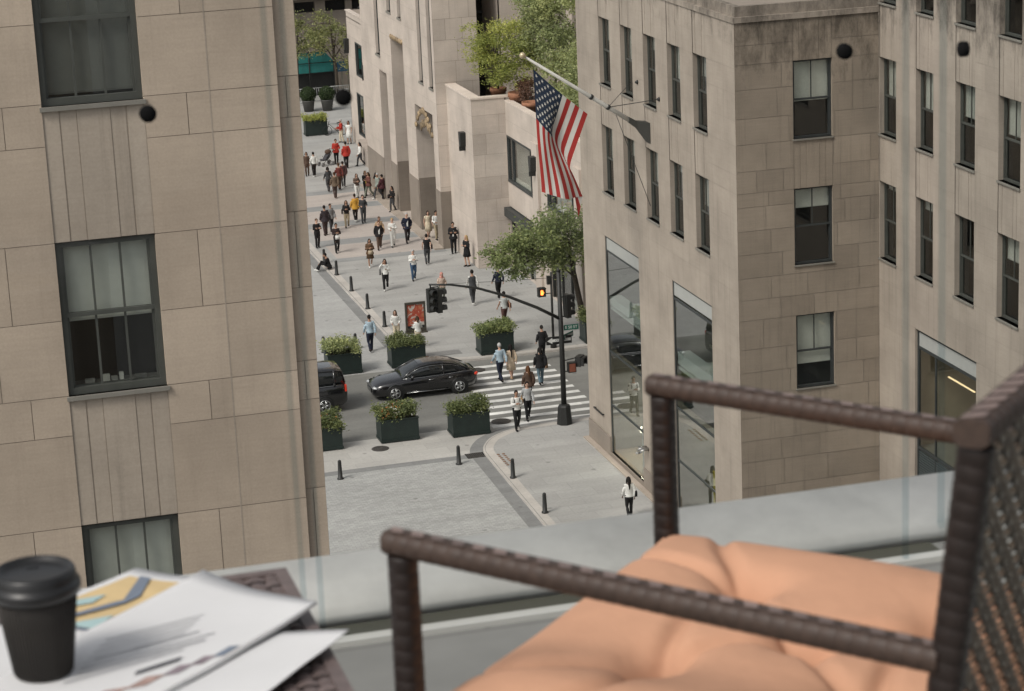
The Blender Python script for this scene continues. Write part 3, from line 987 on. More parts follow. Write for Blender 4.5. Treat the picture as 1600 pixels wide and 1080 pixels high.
# sculpted heads over the portals
GOLD = mat("gilded_relief", (0.27, 0.20, 0.12), 0.6, metal=0.1, var=0.4, scale=6)
def relief(y0, y1, ztop, seed):
    r = random.Random(seed)
    q = MB()
    n = 9
    for i in range(n + 1):
        tt = i / n
        y = y0 + (y1 - y0) * tt
        z = ztop - 1.0 * abs(2 * tt - 1) ** 2.2
        q.ball((XT - 0.02, y, z + 0.05), (0.09, 0.26, 0.17), 8, 0, r.uniform(0.7, 1.3))
        if 1 < i < n - 1:
            q.ball((XT + 0.06, y, z - 0.5 - 0.2 * r.random()), (0.06, 0.22, 0.26), 8, 0, r.uniform(0.6, 1.3))
    q.ball((XT - 0.03, (y0 + y1) / 2, ztop + 0.12), (0.1, 0.26, 0.2), 8)
    q.build("relief", GOLD, ft, True)
relief(127.9, 131.7, 7.1, 1)
q = MB()
r_ = random.Random(2)
for i in range(7):
    q.ball((XT - 0.01, 134.4 + 0.45 * i, 10.45 - 0.0), (0.10, 0.22, 0.16), 8, 0, r_.uniform(0.7, 1.2))
q.build("relief", GOLD, ft, True)
q = MB()
for z, y in ((7.2, 139.9), (6.6, 140.1), (6.0, 139.7), (5.5, 140.0)):
    q.ball((XT + 0.84, y, z), (0.12, 0.4, 0.4), 8)
q.build("relief", [ST_BASE], ft, True)


def wall_lamp(parent, x, y, z, axis=-X):
    q = MB()
    q.rings([[Vector((x, y, z)) + axis * d + Y * (s_ * w_) + Z * h for (d, s_) in ((0.0, -1), (0.30, -1), (0.30, 1), (0.0, 1))] for h, w_ in ((0.0, 0.15), (0.75, 0.24))], 0, 1.0, True, False)
    q.box(x - 0.34, x, y - 0.03, y + 0.03, z - 0.25, z)
    q.build("wall_lamp", BLACKM, parent, True)


# ---- low wing nearest to us: projecting block, roof garden parapet, display window
XW, XB, YBk = 32.53, 30.72, 121.2
lw = thing("shop_wing", "low stone shop wing with roof garden, big display window and a projecting corner block", "building", (35, 115, 0))
rng = random.Random(41)
mb = MB()
FBk = (Vector((XB, 0, 0)), Y, -X)
FBf = (Vector((0, YBk, 0)), X, -Y)
FW_ = (Vector((XW, 0, 0)), Y, -X)
coW = [0, 1.2, 2.5, 3.7, 4.9, 6.1, 7.2, 8.2, 9.05]
ashlar(mb, FBk, YBk, YT, 0, 9.05, [], coW, rng, blen=(2, 3.2), spread=0.025, gap=0.004)
ashlar(mb, FBf, XB, XW, 0, 9.05, [], coW, rng, blen=(0.9, 1.9), spread=0.09, gap=0.006)
winW = [(116.1, 121.05, 4.62, 7.08, 0.15), (108.9, 113.75, 4.62, 7.08, 0.15), (101.5, 106.4, 4.62, 7.08, 0.15)]
shopW = [(116.1, 121.1, 0.0, 3.28, 0.25), (108.9, 113.75, 0.0, 3.28, 0.25), (101.5, 106.4, 0, 3.28, 0.25)]
ashlar(mb, FW_, 98, YBk, 0, 8.85, winW + shopW, [0, 1.1, 2.2, 3.28, 4.62, 5.8, 7.08, 7.9, 8.85], rng, blen=(2.2, 3.6), spread=0.03, gap=0.004)
for y in (115.95, 108.75):
    mb.box(XW - 0.14, XW, y - 1.0, y + 0.0, 0, 7.6, 0, 1.0)
# copings
for (x0, x1, y0, y1) in ((XB - 0.05, XB + 0.55, YBk - 0.05, YT), (XB + 0.55, XW + 0.6, YBk - 0.05, YBk + 0.45)):
    mb.box(x0, x1, y0, y1, 9.05, 9.14, 2, 1.25)
mb.box(XB + 0.5, XW + 0.5, YBk + 0.4, YT, 8.1, 8.2, 3)
mb.box(XW - 0.02, XW + 0.35, 98, YBk - 0.05, 8.85, 8.93, 2, 1.2)
mb.box(XW + 0.3, 48, 98, YT, 7.9, 8.0, 3)
mb.box(XW + 0.02, 48, 97.9, 98, 0, 8.9, 0)
mb.box(XW + 0.9, XW + 0.95, 98, YBk, 0, 7.9, 3)
mb.box(XW + 0.05, XW + 0.9, 98, YBk, 3.7, 3.8, 3)
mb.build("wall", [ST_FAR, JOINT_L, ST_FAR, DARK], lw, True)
for (a, b, c_, d_, r) in winW:
    q = MB()
    q.fbox(FW_, a, a + 0.1, c_, d_, -0.14, 0.02); q.fbox(FW_, b - 0.1, b, c_, d_, -0.14, 0.02)
    q.fbox(FW_, a + 0.1, b - 0.1, d_ - 0.1, d_, -0.14, 0.02); q.fbox(FW_, a + 0.1, b - 0.1, c_, c_ + 0.12, -0.14, 0.06)
    q.fbox(FW_, b - 1.0, b - 0.93, c_ + 0.12, d_ - 0.1, -0.12, 0.0)
    q.fbox(FW_, a + 0.55, a + 0.62, c_ + 0.12, d_ - 0.1, -0.12, 0.0)
    w = q.build("window", FRAME2, lw, True)
    q = MB(); q.fbox(FW_, a + 0.1, b - 0.1, c_ + 0.12, d_ - 0.1, -0.09, -0.08); sub(q, "pane", PANE, w, lw)
    q = MB(); q.fbox(FW_, a + 0.1, b - 0.1, c_ + 0.12, d_ - 0.1, -0.5, -0.48, 0, 0.55); q.fbox(FW_, a + 0.1, b - 0.1, c_ + 0.02, c_ + 0.12, -0.5, -0.15, 0, 1.0); sub(q, "blind", BLIND, w, lw)
for (a, b, c_, d_, r) in shopW:
    q = MB()
    q.fbox(FW_, a, a + 0.12, 0, d_, -0.24, -0.1); q.fbox(FW_, b - 0.12, b, 0, d_, -0.24, -0.1)
    q.fbox(FW_, a + 0.12, b - 0.12, 2.5, 2.6, -0.24, -0.1)
    for k in (0.33, 0.66):
        u = a + (b - a) * k
        q.fbox(FW_, u - 0.05, u + 0.05, 0, 2.5, -0.235, -0.11)
    w = q.build("shopfront", BLACKM, lw, True)
    q = MB(); q.fbox(FW_, a + 0.12, b - 0.12, 0.02, 2.5, -0.18, -0.17); sub(q, "pane", PANE, w, lw)
    q = MB(); q.fbox(FW_, a - 0.03, b + 0.03, 2.75, 3.22, -0.24, 0.30, 0); sub(q, "awning", FRAME2, w, lw)
wall_lamp(lw, XB, 122.9, 6.35); wall_lamp(lw, XW - 0.14, 115.3, 6.2)

# ---- far wing beyond the tower
fw = thing("stone_building", "small far pale stone wing at the end of the plaza with one square window", "building", (36, 154, 0))
XF = 32.4
FF = (Vector((XF, 0, 0)), Y, -X)
mb = MB()
opsF = [(156.6, 158.7, 4.95, 7.2, 0.15), (157.0, 159.0, 0.9, 3.75, 0.2)]
ashlar(mb, FF, 145.6, 161.3, 0, 9.0, opsF, [0, 1.5, 3.2, 4.6, 6, 7.4, 8.3, 9.0], rng, blen=(2.2, 4), spread=0.03, gap=0.005)
mb.box(XF, 45, 161.2, 161.3, 0, 9, 0)
mb.box(XF, 45, 145.7, 161.3, 8.6, 8.65, 0)
mb.box(XF - 0.04, XF + 0.3, 145.7, 161.34, 9.0, 9.08, 0, 1.1)
mb.box(XF + 0.5, XF + 0.55, 146, 161, 0.2, 8.5, 2)
mb.box(XF - 1.1, XF - 0.02, 146, 154.5, 0, 1.15, 0, 0.75)
mb.box(XF - 0.55, XF - 0.02, 154.5, 157.0, 0, 0.9, 0, 0.75)
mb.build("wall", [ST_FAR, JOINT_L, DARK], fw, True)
for (a, b, c_, d_, r) in opsF:
    q = MB()
    q.fbox(FF, a, a + 0.12, c_, d_, -0.14, 0.02); q.fbox(FF, b - 0.12, b, c_, d_, -0.14, 0.02)
    q.fbox(FF, a + 0.12, b - 0.12, d_ - 0.1, d_, -0.14, 0.02); q.fbox(FF, a + 0.12, b - 0.12, c_, c_ + 0.1, -0.14, 0.02)
    w = q.build("window", FRAME2, fw, True)
    q = MB(); q.fbox(FF, a + 0.12, b - 0.12, c_ + 0.1, d_ - 0.1, -0.09, -0.08); sub(q, "pane", PANE, w, fw)
wall_lamp(fw, XF, 155.3, 5.35); wall_lamp(fw, XF, 160.9, 6.4)

# ---- the tower standing behind the roof garden (only its slit windows show)
bt = thing("office_tower", "stone tower behind the roof garden trees showing only narrow dark window strips", "building", (42, 118, 0))
XR = 37.0
FR = (Vector((XR, 0, 0)), Y, -X)
mb = MB()
slR = [(125.6, 126.2, 9.5, 22), (124.4, 125.1, 9.5, 22), (122.3, 123.3, 9.5, 22), (119.5, 120.5, 9.5, 22)]
ashlar(mb, FR, 98.2, YT, 8.0, 30, [(*s_, 0.3) for s_ in slR], [8 + 1.3 * i for i in range(18)], rng, blen=(1.2, 2.4), spread=0.04)
mb.box(XR, 48, 98.1, 98.2, 8, 30, 0); mb.box(XR, 48, 98.1, YT, 30, 30.2, 0)
for s_ in slR:
    mb.box(XR + 0.5, XR + 0.55, s_[0], s_[1], 9.5, 22, 2)
mb.build("wall", [ST_FAR, JOINT_L, DARK], bt, True)
for s_ in slR:
    q = MB()
    q.fbox(FR, s_[0], s_[0] + 0.07, 9.5, 22, -0.28, -0.2); q.fbox(FR, s_[1] - 0.07, s_[1], 9.5, 22, -0.28, -0.2)
    for k in range(5):
        q.fbox(FR, s_[0] + 0.07, s_[1] - 0.07, 11 + 2.1 * k, 11.12 + 2.1 * k, -0.275, -0.205)
    w = q.build("window", FRAME2, bt, True)
    q = MB(); q.fbox(FR, s_[0] + 0.07, s_[1] - 0.07, 9.5, 22, -0.25, -0.24); sub(q, "pane", PANE, w, bt)

# ---- across the far street
fb = thing("stone_building", "grey stone building across the far street, mostly hidden behind trees", "building", (40, 186, 0))
mb = MB()
FG = (Vector((0, 184, 0)), X, -Y)
ashlar(mb, FG, 20, 70, 0, 14, [(33.0 + 2.4 * i, 34.6 + 2.4 * i, 6.1, 7.0, 0.4) for i in range(0, 2)] + [(37.5, 39.0, 6.1, 7.2, 0.4)], [0, 1.5, 3, 4.5, 6, 7.2, 9, 11, 14], rng, spread=0.05)
mb.box(20, 70, 183.0, 183.98, 7.25, 7.75, 0, 1.05); mb.box(20, 70, 183.4, 183.98, 7.0, 7.25, 0, 0.7)
mb.box(20, 70, 184.5, 184.6, 0, 14, 2)
mb.box(20, 70, 184.1, 196, 14, 14.2, 0)
mb.build("wall", [ST_BASE, JOINT, DARK], fb, True)
sc = thing("scaffold_screen", "teal netting on a scaffold above a black hoarding at the far end", "scaffold", (34, 181.6, 0))
TEAL = mat("teal_netting", (0.02, 0.16, 0.15), 0.7, var=0.25, scale=1.2)
q = MB()
q.prism([(-8, -0.05), (1.4, -0.05), (1.4, 0.05), (-8, 0.05)], 1.75, 2.5)
q.prism([(-8, -0.05), (0.7, -0.05), (0.7, 0.05), (-8, 0.05)], 2.5, 3.35)
q.poly([(0.7, -0.05, 2.5), (1.4, -0.05, 2.5), (0.7, -0.05, 3.3)])
q.box(1.5, 4.2, 0.1, 0.2, 1.7, 2.5, 1)
q.build("netting", [TEAL, mat("blue_netting", (0.03, 0.09, 0.15), 0.7, var=0.3)], sc)
q = MB()
for x in (-8, -5.5, -3, -0.6, 1.3):
    q.tube([(x, -0.1, 0), (x, -0.1, 3.5)], 0.04, 6)
for z in (1.78, 2.55, 3.38):
    q.tube([(-8, -0.12, z), (1.3, -0.12, z)], 0.03, 6)
q.build("poles", BLACKM, sc)
q = MB(); q.box(-8, 1.6, 0.15, 0.22, 0, 1.7); q.box(-8, 1.6, 0.12, 0.24, 1.7, 1.75); q.build("hoarding", BLACK, sc)
q = MB(); 
for x in (1.9, 2.4, 2.9, 3.4, 3.9):
    q.box(x, x + 0.16, 0.2, 0.3, 0, 1.7)
q.build("fence_boards", mat("grey_timber", (0.22, 0.20, 0.16), 0.8, var=0.3), sc)

BARR = mat("galvanised_rail", (0.42, 0.43, 0.42), 0.45, metal=0.6)
def barrier():
    t = thing("crowd_barrier", "silver crowd barrier behind the left clipped bush on the far pavement", "barrier", (33.0, 178.6, 0))
    q = MB()
    q.tube([(-1.1, 0, 0.12), (-1.1, 0, 1.02), (-1.02, 0, 1.1), (1.02, 0, 1.1), (1.1, 0, 1.02), (1.1, 0, 0.12), (-1.1, 0, 0.12)], 0.022, 6)
    q.build("frame", BARR, t)
    q = MB()
    for i in range(1, 14):
        q.tube([(-1.1 + i * 2.2 / 14, 0, 0.13), (-1.1 + i * 2.2 / 14, 0, 1.09)], 0.010, 5)
    q.build("bars", BARR, t)
    for s_ in (-0.8, 0.8):
        q = MB(); q.tube([(s_, -0.3, 0.01), (s_, 0, 0.14), (s_, 0.3, 0.01)], 0.02, 6); q.build("foot", BARR, t)
    return t
b0 = barrier()
copy_tree(b0, (35.3, 178.7, 0), 0, "silver crowd barrier behind the right clipped bush on the far pavement")

# ================================================================== PLANTS
def leaf(mb, p, s_, r, m=0, t=1.0, droop=0.0):
    a = Vector((r.gauss(0, 1), r.gauss(0, 1), r.gauss(0, 0.6) - droop)).normalized()
    b = a.cross(Vector((r.gauss(0, 1), r.gauss(0, 1), r.gauss(0, 1)))).normalized()
    a, b = a * s_, b * s_ * 0.45
    q = mb.add([p - a, p + b, p + a, p - b])
    mb.face((q, q + 1, q + 2, q + 3), m, t)


def crown(mb, cl, n, s_, r, tones=(0.7, 1.35), m=0, shell=0.5):
    """leaves in clumps; cl = [(centre, (rx,ry,rz))]"""
    wts = [c_[1][0] * c_[1][1] * c_[1][2] for c_ in cl]
    for c_, w_ in zip(cl, wts):
        k = int(n * w_ / sum(wts))
        ct = r.uniform(0.85, 1.15)
        # sub clumps give gaps
        sub_ = []
        for i in range(max(5, k // 38)):
            d = Vector((r.gauss(0, 1), r.gauss(0, 1), r.gauss(0, 1))).normalized() * (r.random() ** shell)
            sub_.append((Vector(c_[0]) + Vector((d.x * c_[1][0], d.y * c_[1][1], d.z * c_[1][2])), r.uniform(0.10, 0.24) * (sum(c_[1]) / 3) + 0.06, r.uniform(0.8, 1.2)))
        for i in range(k):
            sc_, sr, st = r.choice(sub_)
            p = sc_ + Vector((r.gauss(0, sr), r.gauss(0, sr), r.gauss(0, sr * 0.7)))
            leaf(mb, p, s_ * r.uniform(0.6, 1.25), r, m, ct * st * r.uniform(*tones))


def limbs(mb, base, top, cl, r, r0=0.14):
    base, top = Vector(base), Vector(top)
    pts = [base, base.lerp(top, 0.35) + Vector((r.uniform(-.08, .08), r.uniform(-.08, .08), 0)), base.lerp(top, 0.7) + Vector((r.uniform(-.1, .1), r.uniform(-.1, .1), 0)), top]
    mb.tube(pts, [r0, r0 * 0.8, r0 * 0.6, r0 * 0.35], 9)
    for c_, rad in cl:
        c_ = Vector(c_)
        k = r.uniform(0.45, 0.95)
        s_ = base.lerp(top, k)
        e = c_ + Vector((r.uniform(-.3, .3) * rad[0], r.uniform(-.3, .3) * rad[1], 0.2 * rad[2]))
        m_ = s_.lerp(e, 0.5) + Vector((r.uniform(-.15, .15), r.uniform(-.15, .15), 0.18))
        mb.tube([s_, m_, e], [r0 * 0.4, r0 * 0.28, r0 * 0.08], 6)
        for j in range(4):
            f_ = s_.lerp(e, r.uniform(0.4, 1.0))
            g = c_ + Vector((r.gauss(0, .6) * rad[0], r.gauss(0, .6) * rad[1], r.gauss(0, .6) * rad[2]))
            mb.tube([f_, f_.lerp(g, 0.5) + Vector((0, 0, 0.08)), g], [r0 * 0.16, r0 * 0.10, r0 * 0.04], 4)


BARK = mat("bark", (0.075, 0.06, 0.045), 0.9, var=0.3, scale=14, bump=0.5)
LEAF_ST = leafmat("plane_tree_leaf", (0.245, 0.295, 0.125))
LEAF_Y = leafmat("yellow_green_leaf", (0.38, 0.415, 0.12))
LEAF_G = leafmat("bamboo_leaf", (0.35, 0.395, 0.185))
LEAF_F = leafmat("honey_locust_leaf", (0.26, 0.28, 0.12))
LEAF_D = leafmat("box_leaf", (0.055, 0.085, 0.035))
LEAF_P = leafmat("planter_leaf", (0.170, 0.205, 0.085))


def tree(name, label, base, top, cl, n, s_, lm, seed, group=None, r0=0.14, tones=(0.7, 1.35), cat="tree"):
    r = random.Random(seed)
    t = thing(name, label, cat, base, 0, group)
    mb = MB(); limbs(mb, base, top, cl, r, r0); mb.build("trunk", BARK, t, True)
    mb = MB(); crown(mb, cl, n, s_, r, tones); mb.build("crown", lm, t, True)
    return t


# street tree beside the signal: trunk just behind the corner block
tree("street_tree", "leafy green street tree beside the traffic signal at the corner building", (32.3, 107.2, 0), (31.2, 106.6, 5.2),
     [((28.4, 106.2, 4.15), (1.1, 1.2, 0.75)), ((29.6, 106.0, 4.9), (1.2, 1.3, 0.75)), ((30.9, 106.4, 5.4), (1.3, 1.4, 0.8)), ((31.6, 106.4, 4.4), (1.0, 1.3, 0.9)),
      ((30.0, 106.4, 3.9), (1.1, 1.3, 0.7)), ((28.9, 106.3, 3.35), (0.75, 0.9, 0.35)), ((27.5, 106.2, 4.35), (0.45, 0.8, 0.45)), ((33.2, 106.8, 5.2), (1.2, 1.3, 1.0)), ((28.9, 106.1, 4.95), (0.7, 1.0, 0.4)), ((30.9, 106.2, 3.4), (0.6, 0.9, 0.3))],
     16000, 0.085, LEAF_ST, 5, r0=0.17)
# roof garden
roof_z = 8.0
tree("garden_maple", "yellow green maple in a terracotta pot at the left of the roof garden", (32.75, 123.2, 9.2), (32.7, 123.0, 11.4),
     [((32.2, 122.6, 11.9), (1.3, 1.4, 0.28)), ((33.2, 122.4, 12.5), (1.2, 1.3, 0.35)), ((33.7, 121.9, 11.6), (1.2, 1.2, 0.4)), ((32.0, 122.2, 11.0), (1.2, 1.1, 0.30)), ((33.1, 121.8, 10.5), (1.1, 1.1, 0.4)), ((31.6, 122.4, 12.65), (0.8, 0.8, 0.10)), ((32.5, 121.8, 9.95), (0.95, 0.9, 0.3)), ((31.3, 122.2, 11.5), (0.75, .7, 0.14)), ((33.6, 121.5, 9.7), (0.7, 0.7, 0.4)), ((34.2, 121.6, 10.8), (0.9, 0.9, 0.6)), ((31.6, 122.0, 10.4), (0.6, .7, 0.16))],
     13000, 0.07, LEAF_Y, 8, r0=0.07)
tree("bamboo_clump", "tall grey green bamboo rising in the middle of the roof garden", (35.2, 120.4, 8.0), (35.0, 120.4, 13.8),
     [((34.9, 120.6, 13.6), (0.9, 1.1, 1.0)), ((35.3, 120.2, 12.2), (1.1, 1.2, 1.0)), ((35.9, 119.8, 14.2), (0.8, 1.1, 0.9)), ((34.6, 121.4, 12.9), (1.0, 1.0, 0.8)), ((35.2, 119.6, 10.8), (1.1, 1.1, 0.9)), ((34.3, 121.2, 13.9), (0.9, 1.0, 0.8)), ((34.2, 121.6, 11.6), (0.9, 1.0, 0.8)), ((34.9, 119.2, 9.5), (0.9, 0.9, 0.6))],
     17000, 0.085, LEAF_G, 9, r0=0.06)
tree("bamboo_clump", "dense green bamboo at the right end of the roof garden beside the corner building", (36.0, 116.5, 8.0), (35.9, 116.5, 12.5),
     [((35.6, 116.8, 11.5), (1.0, 1.2, 0.9)), ((36.2, 116.0, 10.6), (1.0, 1.2, 1.0)), ((35.4, 117.2, 10.1), (0.9, 1.0, 0.9)), ((35.2, 116.6, 9.2), (0.9, 1.2, 0.7)), ((36.3, 115.2, 9.4), (0.9, 1.2, 0.8)), ((35.0, 115.0, 8.7), (1.0, 1.3, 0.45))],
     16000, 0.085, LEAF_G, 10, r0=0.06)
TERRA = mat("terracotta", (0.27, 0.125, 0.07), 0.8, var=0.25, scale=5)


def pot(label, loc, r, h, group):
    t = thing("terracotta_pot", label, "plant pot", loc, 0, group)
    q = MB(); q.lathe([(r * 0.72, 0), (r * 0.98, h * 0.8), (r * 1.08, h * 0.82), (r * 1.08, h), (r * 0.95, h), (r * 0.9, h * 0.88)], (0, 0, 0), 20); q.build("pot", TERRA, t)
    q = MB(); q.lathe([(0.01, h * 0.86), (r * 0.9, h * 0.87)], (0, 0, 0), 16, cap=False); q.build("soil", mat("soil", (0.03, 0.024, 0.018), 0.95), t)
    return t


pot("large terracotta pot holding the yellow green maple", (32.75, 123.2, 8.2), 0.42, 1.05, "pots in the roof garden")
pot("wide terracotta pot in front of the maple on the roof", (33.25, 121.0, 8.0), 0.52, 1.30, "pots in the roof garden")
pot("terracotta pot under the bamboo behind the flag", (33.35, 118.9, 8.0), 0.48, 1.10, "pots in the roof garden")
r_ = random.Random(77)
t = thing("garden_shrub", "low dark shrub between the terracotta pots on the roof", "shrub", (34.4, 120.2, 8.0))
q = MB(); crown(q, [((33.5, 120.6, 9.6), (0.45, 0.5, 0.4)), ((33.3, 119.9, 9.3), (0.4, 0.5, 0.35))], 1500, 0.07, r_); q.build("leaves", mat("copper_leaf", (0.10, 0.05, 0.03), 0.6), t, True)
q = MB(); 
for i in range(8): q.tube([(34.4, 120.2, 8.0), (34.4 + r_.uniform(-.4, .4), 120.2 + r_.uniform(-.6, .6), 9.1)], 0.02, 5)
q.build("stem", BARK, t, True)
t = thing("garden_shrub", "small plant with orange pot foliage atop the far wing parapet", "shrub", (33.2, 158.0, 8.65))
q = MB(); crown(q, [((33.4, 156.0, 10.2), (0.8, 1.6, 0.8)), ((33.4, 153.5, 10.8), (0.8, 1.5, 0.9))], 2600, 0.10, r_); q.build("leaves", LEAF_F, t, True)
q = MB()
for i in range(8): q.tube([(33.4, 154.5 + i * 0.2, 8.65), (33.4, 154.2 + i * 0.3, 10.2)], 0.02, 5)
q.build("stem", BARK, t, True)
pot("small terracotta pot on the far wing roof", (33.1, 157.2, 8.65), 0.45, 0.8, "pots in the roof garden")

# far street trees
tree("street_tree", "thin spring tree with sparse leaves in front of the teal netting", (35.0, 179.0, 0), (34.6, 178.5, 6.2),
     [((33.6, 178.5, 5.4), (1.3, 1.2, 0.9)), ((35.0, 178.6, 5.0), (1.3, 1.2, 0.8)), ((36.2, 178.4, 4.6), (1.0, 1.2, 0.9)), ((33.6, 178.4, 4.3), (1.2, 1.2, 0.7)), ((35.6, 178.0, 3.1), (1.0, 1.0, 0.5)), ((36.2, 178, 2.6), (0.8, 1.0, 0.5))],
     3600, 0.10, LEAF_F, 15, r0=0.15, tones=(0.8, 1.5))
tree("street_tree", "thin spring tree partly hidden by the left building edge", (32.2, 180.2, 0), (32.4, 180, 6.0),
     [((32.4, 180, 5.9), (1.3, 1.2, 0.8)), ((33.4, 180, 4.7), (1.1, 1.2, 0.8)), ((32.5, 179.8, 3.9), (1.0, 1.0, 0.6)), ((34.6, 180, 6.1), (1.0, 1.2, 0.5))],
     2400, 0.10, LEAF_F, 16, r0=0.08, tones=(0.8, 1.5))


def topiary(label, loc, rb):
    r = random.Random(int(loc[0] * 100))
    t = thing("potted_bush", label, "potted bush", loc, 0, "clipped bushes across the far street")
    q = MB(); q.lathe([(0.34, 0), (0.46, 0.75), (0.5, 0.8), (0.48, 0.85), (0.42, 0.8)], (0, 0, 0), 18); q.build("pot", mat("grey_pot", (0.07, 0.07, 0.065), 0.7), t)
    q = MB(); q.ball((0, 0, 1.25), (rb * 0.85, rb * 0.85, 0.5), 12, 0, 0.7)
    for i in range(1500):
        d = Vector((r.gauss(0, 1), r.gauss(0, 1), r.gauss(0, 1))).normalized()
        leaf(q, Vector((d.x * rb, d.y * rb, 1.25 + d.z * 0.55)) * r.uniform(0.97, 1.02), 0.06, r, 0, r.uniform(0.7, 1.4))
    q.build("bush", LEAF_D, t)


topiary("clipped round bush in a grey pot nearest the left building edge", (31.95, 174.9, 0), 0.58)
topiary("clipped round bush in a grey pot, right one of the far pair", (33.3, 174.6, 0), 0.58)
q = MB(); q.tube([(0, 0, 0), (0, 0, 7.2)], [0.09, 0.06], 8); q.lathe([(0.2, 0), (0.16, 0.5), (0.1, 0.6)], (0, 0, 0), 10)
lp = thing("lamp_post", "slim dark lamp post behind the right far tree", "lamp post", (36.4, 176.0, 0)); q.build("post", BLACKM, lp)
q = MB(); q.ball((0, -0.3, 7.25), (0.16, 0.35, 0.1), 10); q.tube([(0, 0, 7.1), (0, -0.3, 7.3)], 0.04, 6); q.build("lamp_head", BLACKM, lp)

# ---- dark green planter boxes
PGREEN = mat("dark_green_paint", (0.014, 0.024, 0.021), 0.45, var=0.2, scale=4)
FLW = mat("white_flower", (0.65, 0.65, 0.6), 0.6)
FLO = mat("orange_flower", (0.45, 0.17, 0.05), 0.6)


def planter(label, x, y, z, w, d, h, seed, hp=0.45, flowers=(), lm=None, rot=0.0):
    r = random.Random(seed)
    t = thing("planter_box", label, "planter", (x, y, z), rot, "dark green planter boxes in the street")
    q = MB()
    w2, d2 = w / 2, d / 2
    q.box(-w2 - 0.03, w2 + 0.03, -d2 - 0.03, d2 + 0.03, 0.05, 0.14)
    for (a, b, c_, e) in ((-w2, w2, -d2, -d2 + 0.06), (-w2, w2, d2 - 0.06, d2), (-w2, -w2 + 0.06, -d2 + 0.06, d2 - 0.06), (w2 - 0.06, w2, -d2 + 0.06, d2 - 0.06)):
        q.box(a, b, c_, e, 0.14, h)
    for (a, b, c_, e) in ((-w2 - 0.025, w2 + 0.025, -d2 - 0.025, -d2 + 0.05), (-w2 - 0.025, w2 + 0.025, d2 - 0.05, d2 + 0.025), (-w2 - 0.025, -w2 + 0.05, -d2 + 0.05, d2 - 0.05), (w2 - 0.05, w2 + 0.025, -d2 + 0.05, d2 - 0.05)):
        q.box(a, b, c_, e, h, h + 0.045)
    for k in (-1, 1):
        for j in (-1, 1):
            q.box(k * (w2 - 0.1) - 0.08, k * (w2 - 0.1) + 0.08, j * (d2 - 0.1) - 0.08, j * (d2 - 0.1) + 0.08, 0, 0.05)
    q.build("box", PGREEN, t)
    q = MB(); q.box(-w2 + 0.06, w2 - 0.06, -d2 + 0.06, d2 - 0.06, h - 0.12, h - 0.05); q.build("soil", mat("soil", (0.03, 0.024, 0.018), 0.95), t)
    q = MB()
    cl = []
    nx = max(2, int(w / 0.38))
    for i in range(nx):
        for j in range(2):
            cl.append(((-w2 * 1.02 + w * 1.02 * (i + 0.5) / nx + r.uniform(-.07, .07), -d2 * 0.6 + d2 * 1.2 * j + r.uniform(-.05, .05), h + hp * r.uniform(0.25, 0.75)), (0.28, 0.28, hp * r.uniform(0.35, 0.75))))
    crown(q, cl, 4200, 0.055, r, (0.5, 1.6), 0, 0.6)
    for i in range(60):       # upright stems
        px, py = r.uniform(-w2 * .9, w2 * .9), r.uniform(-d2 * .8, d2 * .8)
        q.tube([(px, py, h - 0.05), (px + r.gauss(0, .06), py + r.gauss(0, .06), h + hp * r.uniform(0.5, 1.25))], 0.006, 3, 0, 0.9)
    mats = [lm or LEAF_P]
    for k, (fm, nfl, xr) in enumerate(flowers):
        mats.append(fm)
        for i in range(nfl):
            p = Vector((r.uniform(*xr) * w2, r.uniform(-1.05, 0.6) * d2, h + hp * r.uniform(0.1, 1.0)))
            for j in range(4): leaf(q, p + Vector((r.gauss(0, .02), r.gauss(0, .02), r.gauss(0, .02))), 0.035, r, k + 1, r.uniform(0.8, 1.2))
    q.build("plants", mats, t)
    return t


PH = 0.95
planter("dark green planter with light spiky grass, left of the far row", 19.95, 104.75, RZ, 1.56, 0.95, PH, 1, 0.62, lm=LEAF_G)
planter("dark green planter behind the black sedan's bonnet, beside the poster stand", 22.95, 104.85, RZ, 1.60, 0.95, PH, 2, 0.42)
planter("dark green planter at the far end of the zebra crossing", 27.2, 104.95, 0, 1.58, 0.95, PH, 3, 0.50, lm=LEAF_ST)
planter("dark green planter by the pavement edge, cut off by the corner building", 32.2, 104.9, 0, 1.5, 0.95, PH, 4, 0.45)
planter("dark green planter half hidden by the left building, in front of the black van", 16.78, 93.85, RZ, 1.56, 0.95, PH, 5, 0.45, [(FLO, 25, (-0.2, 0.8))])
planter("dark green planter with orange and white flowers in front of the black sedan", 20.0, 93.9, RZ, 1.60, 0.95, PH, 6, 0.60, [(FLO, 60, (-0.9, 0.3)), (FLW, 26, (-0.4, 0.1)), (FLW, 14, (0.5, 0.9))])
planter("dark green planter with white flowers at the near end of the zebra crossing", 22.95, 93.5, RZ, 1.58, 0.95, PH, 7, 0.62, [(FLW, 22, (0.2, 0.95))])
planter("dark planter with yellow tipped grass far down the plaza", 30.55, 165.1, 0, 1.55, 0.8, 1.05, 8, 0.4, lm=LEAF_Y)

# ---- bollards
def bollard0():
    q = MB()
    q.lathe([(0.13, 0), (0.13, 0.05), (0.095, 0.07), (0.07, 0.72), (0.072, 0.74), (0.05, 0.78), (0.015, 0.80)], (0, 0, 0), 14)
    o = q.build("bollard", BLACKM)
    return o


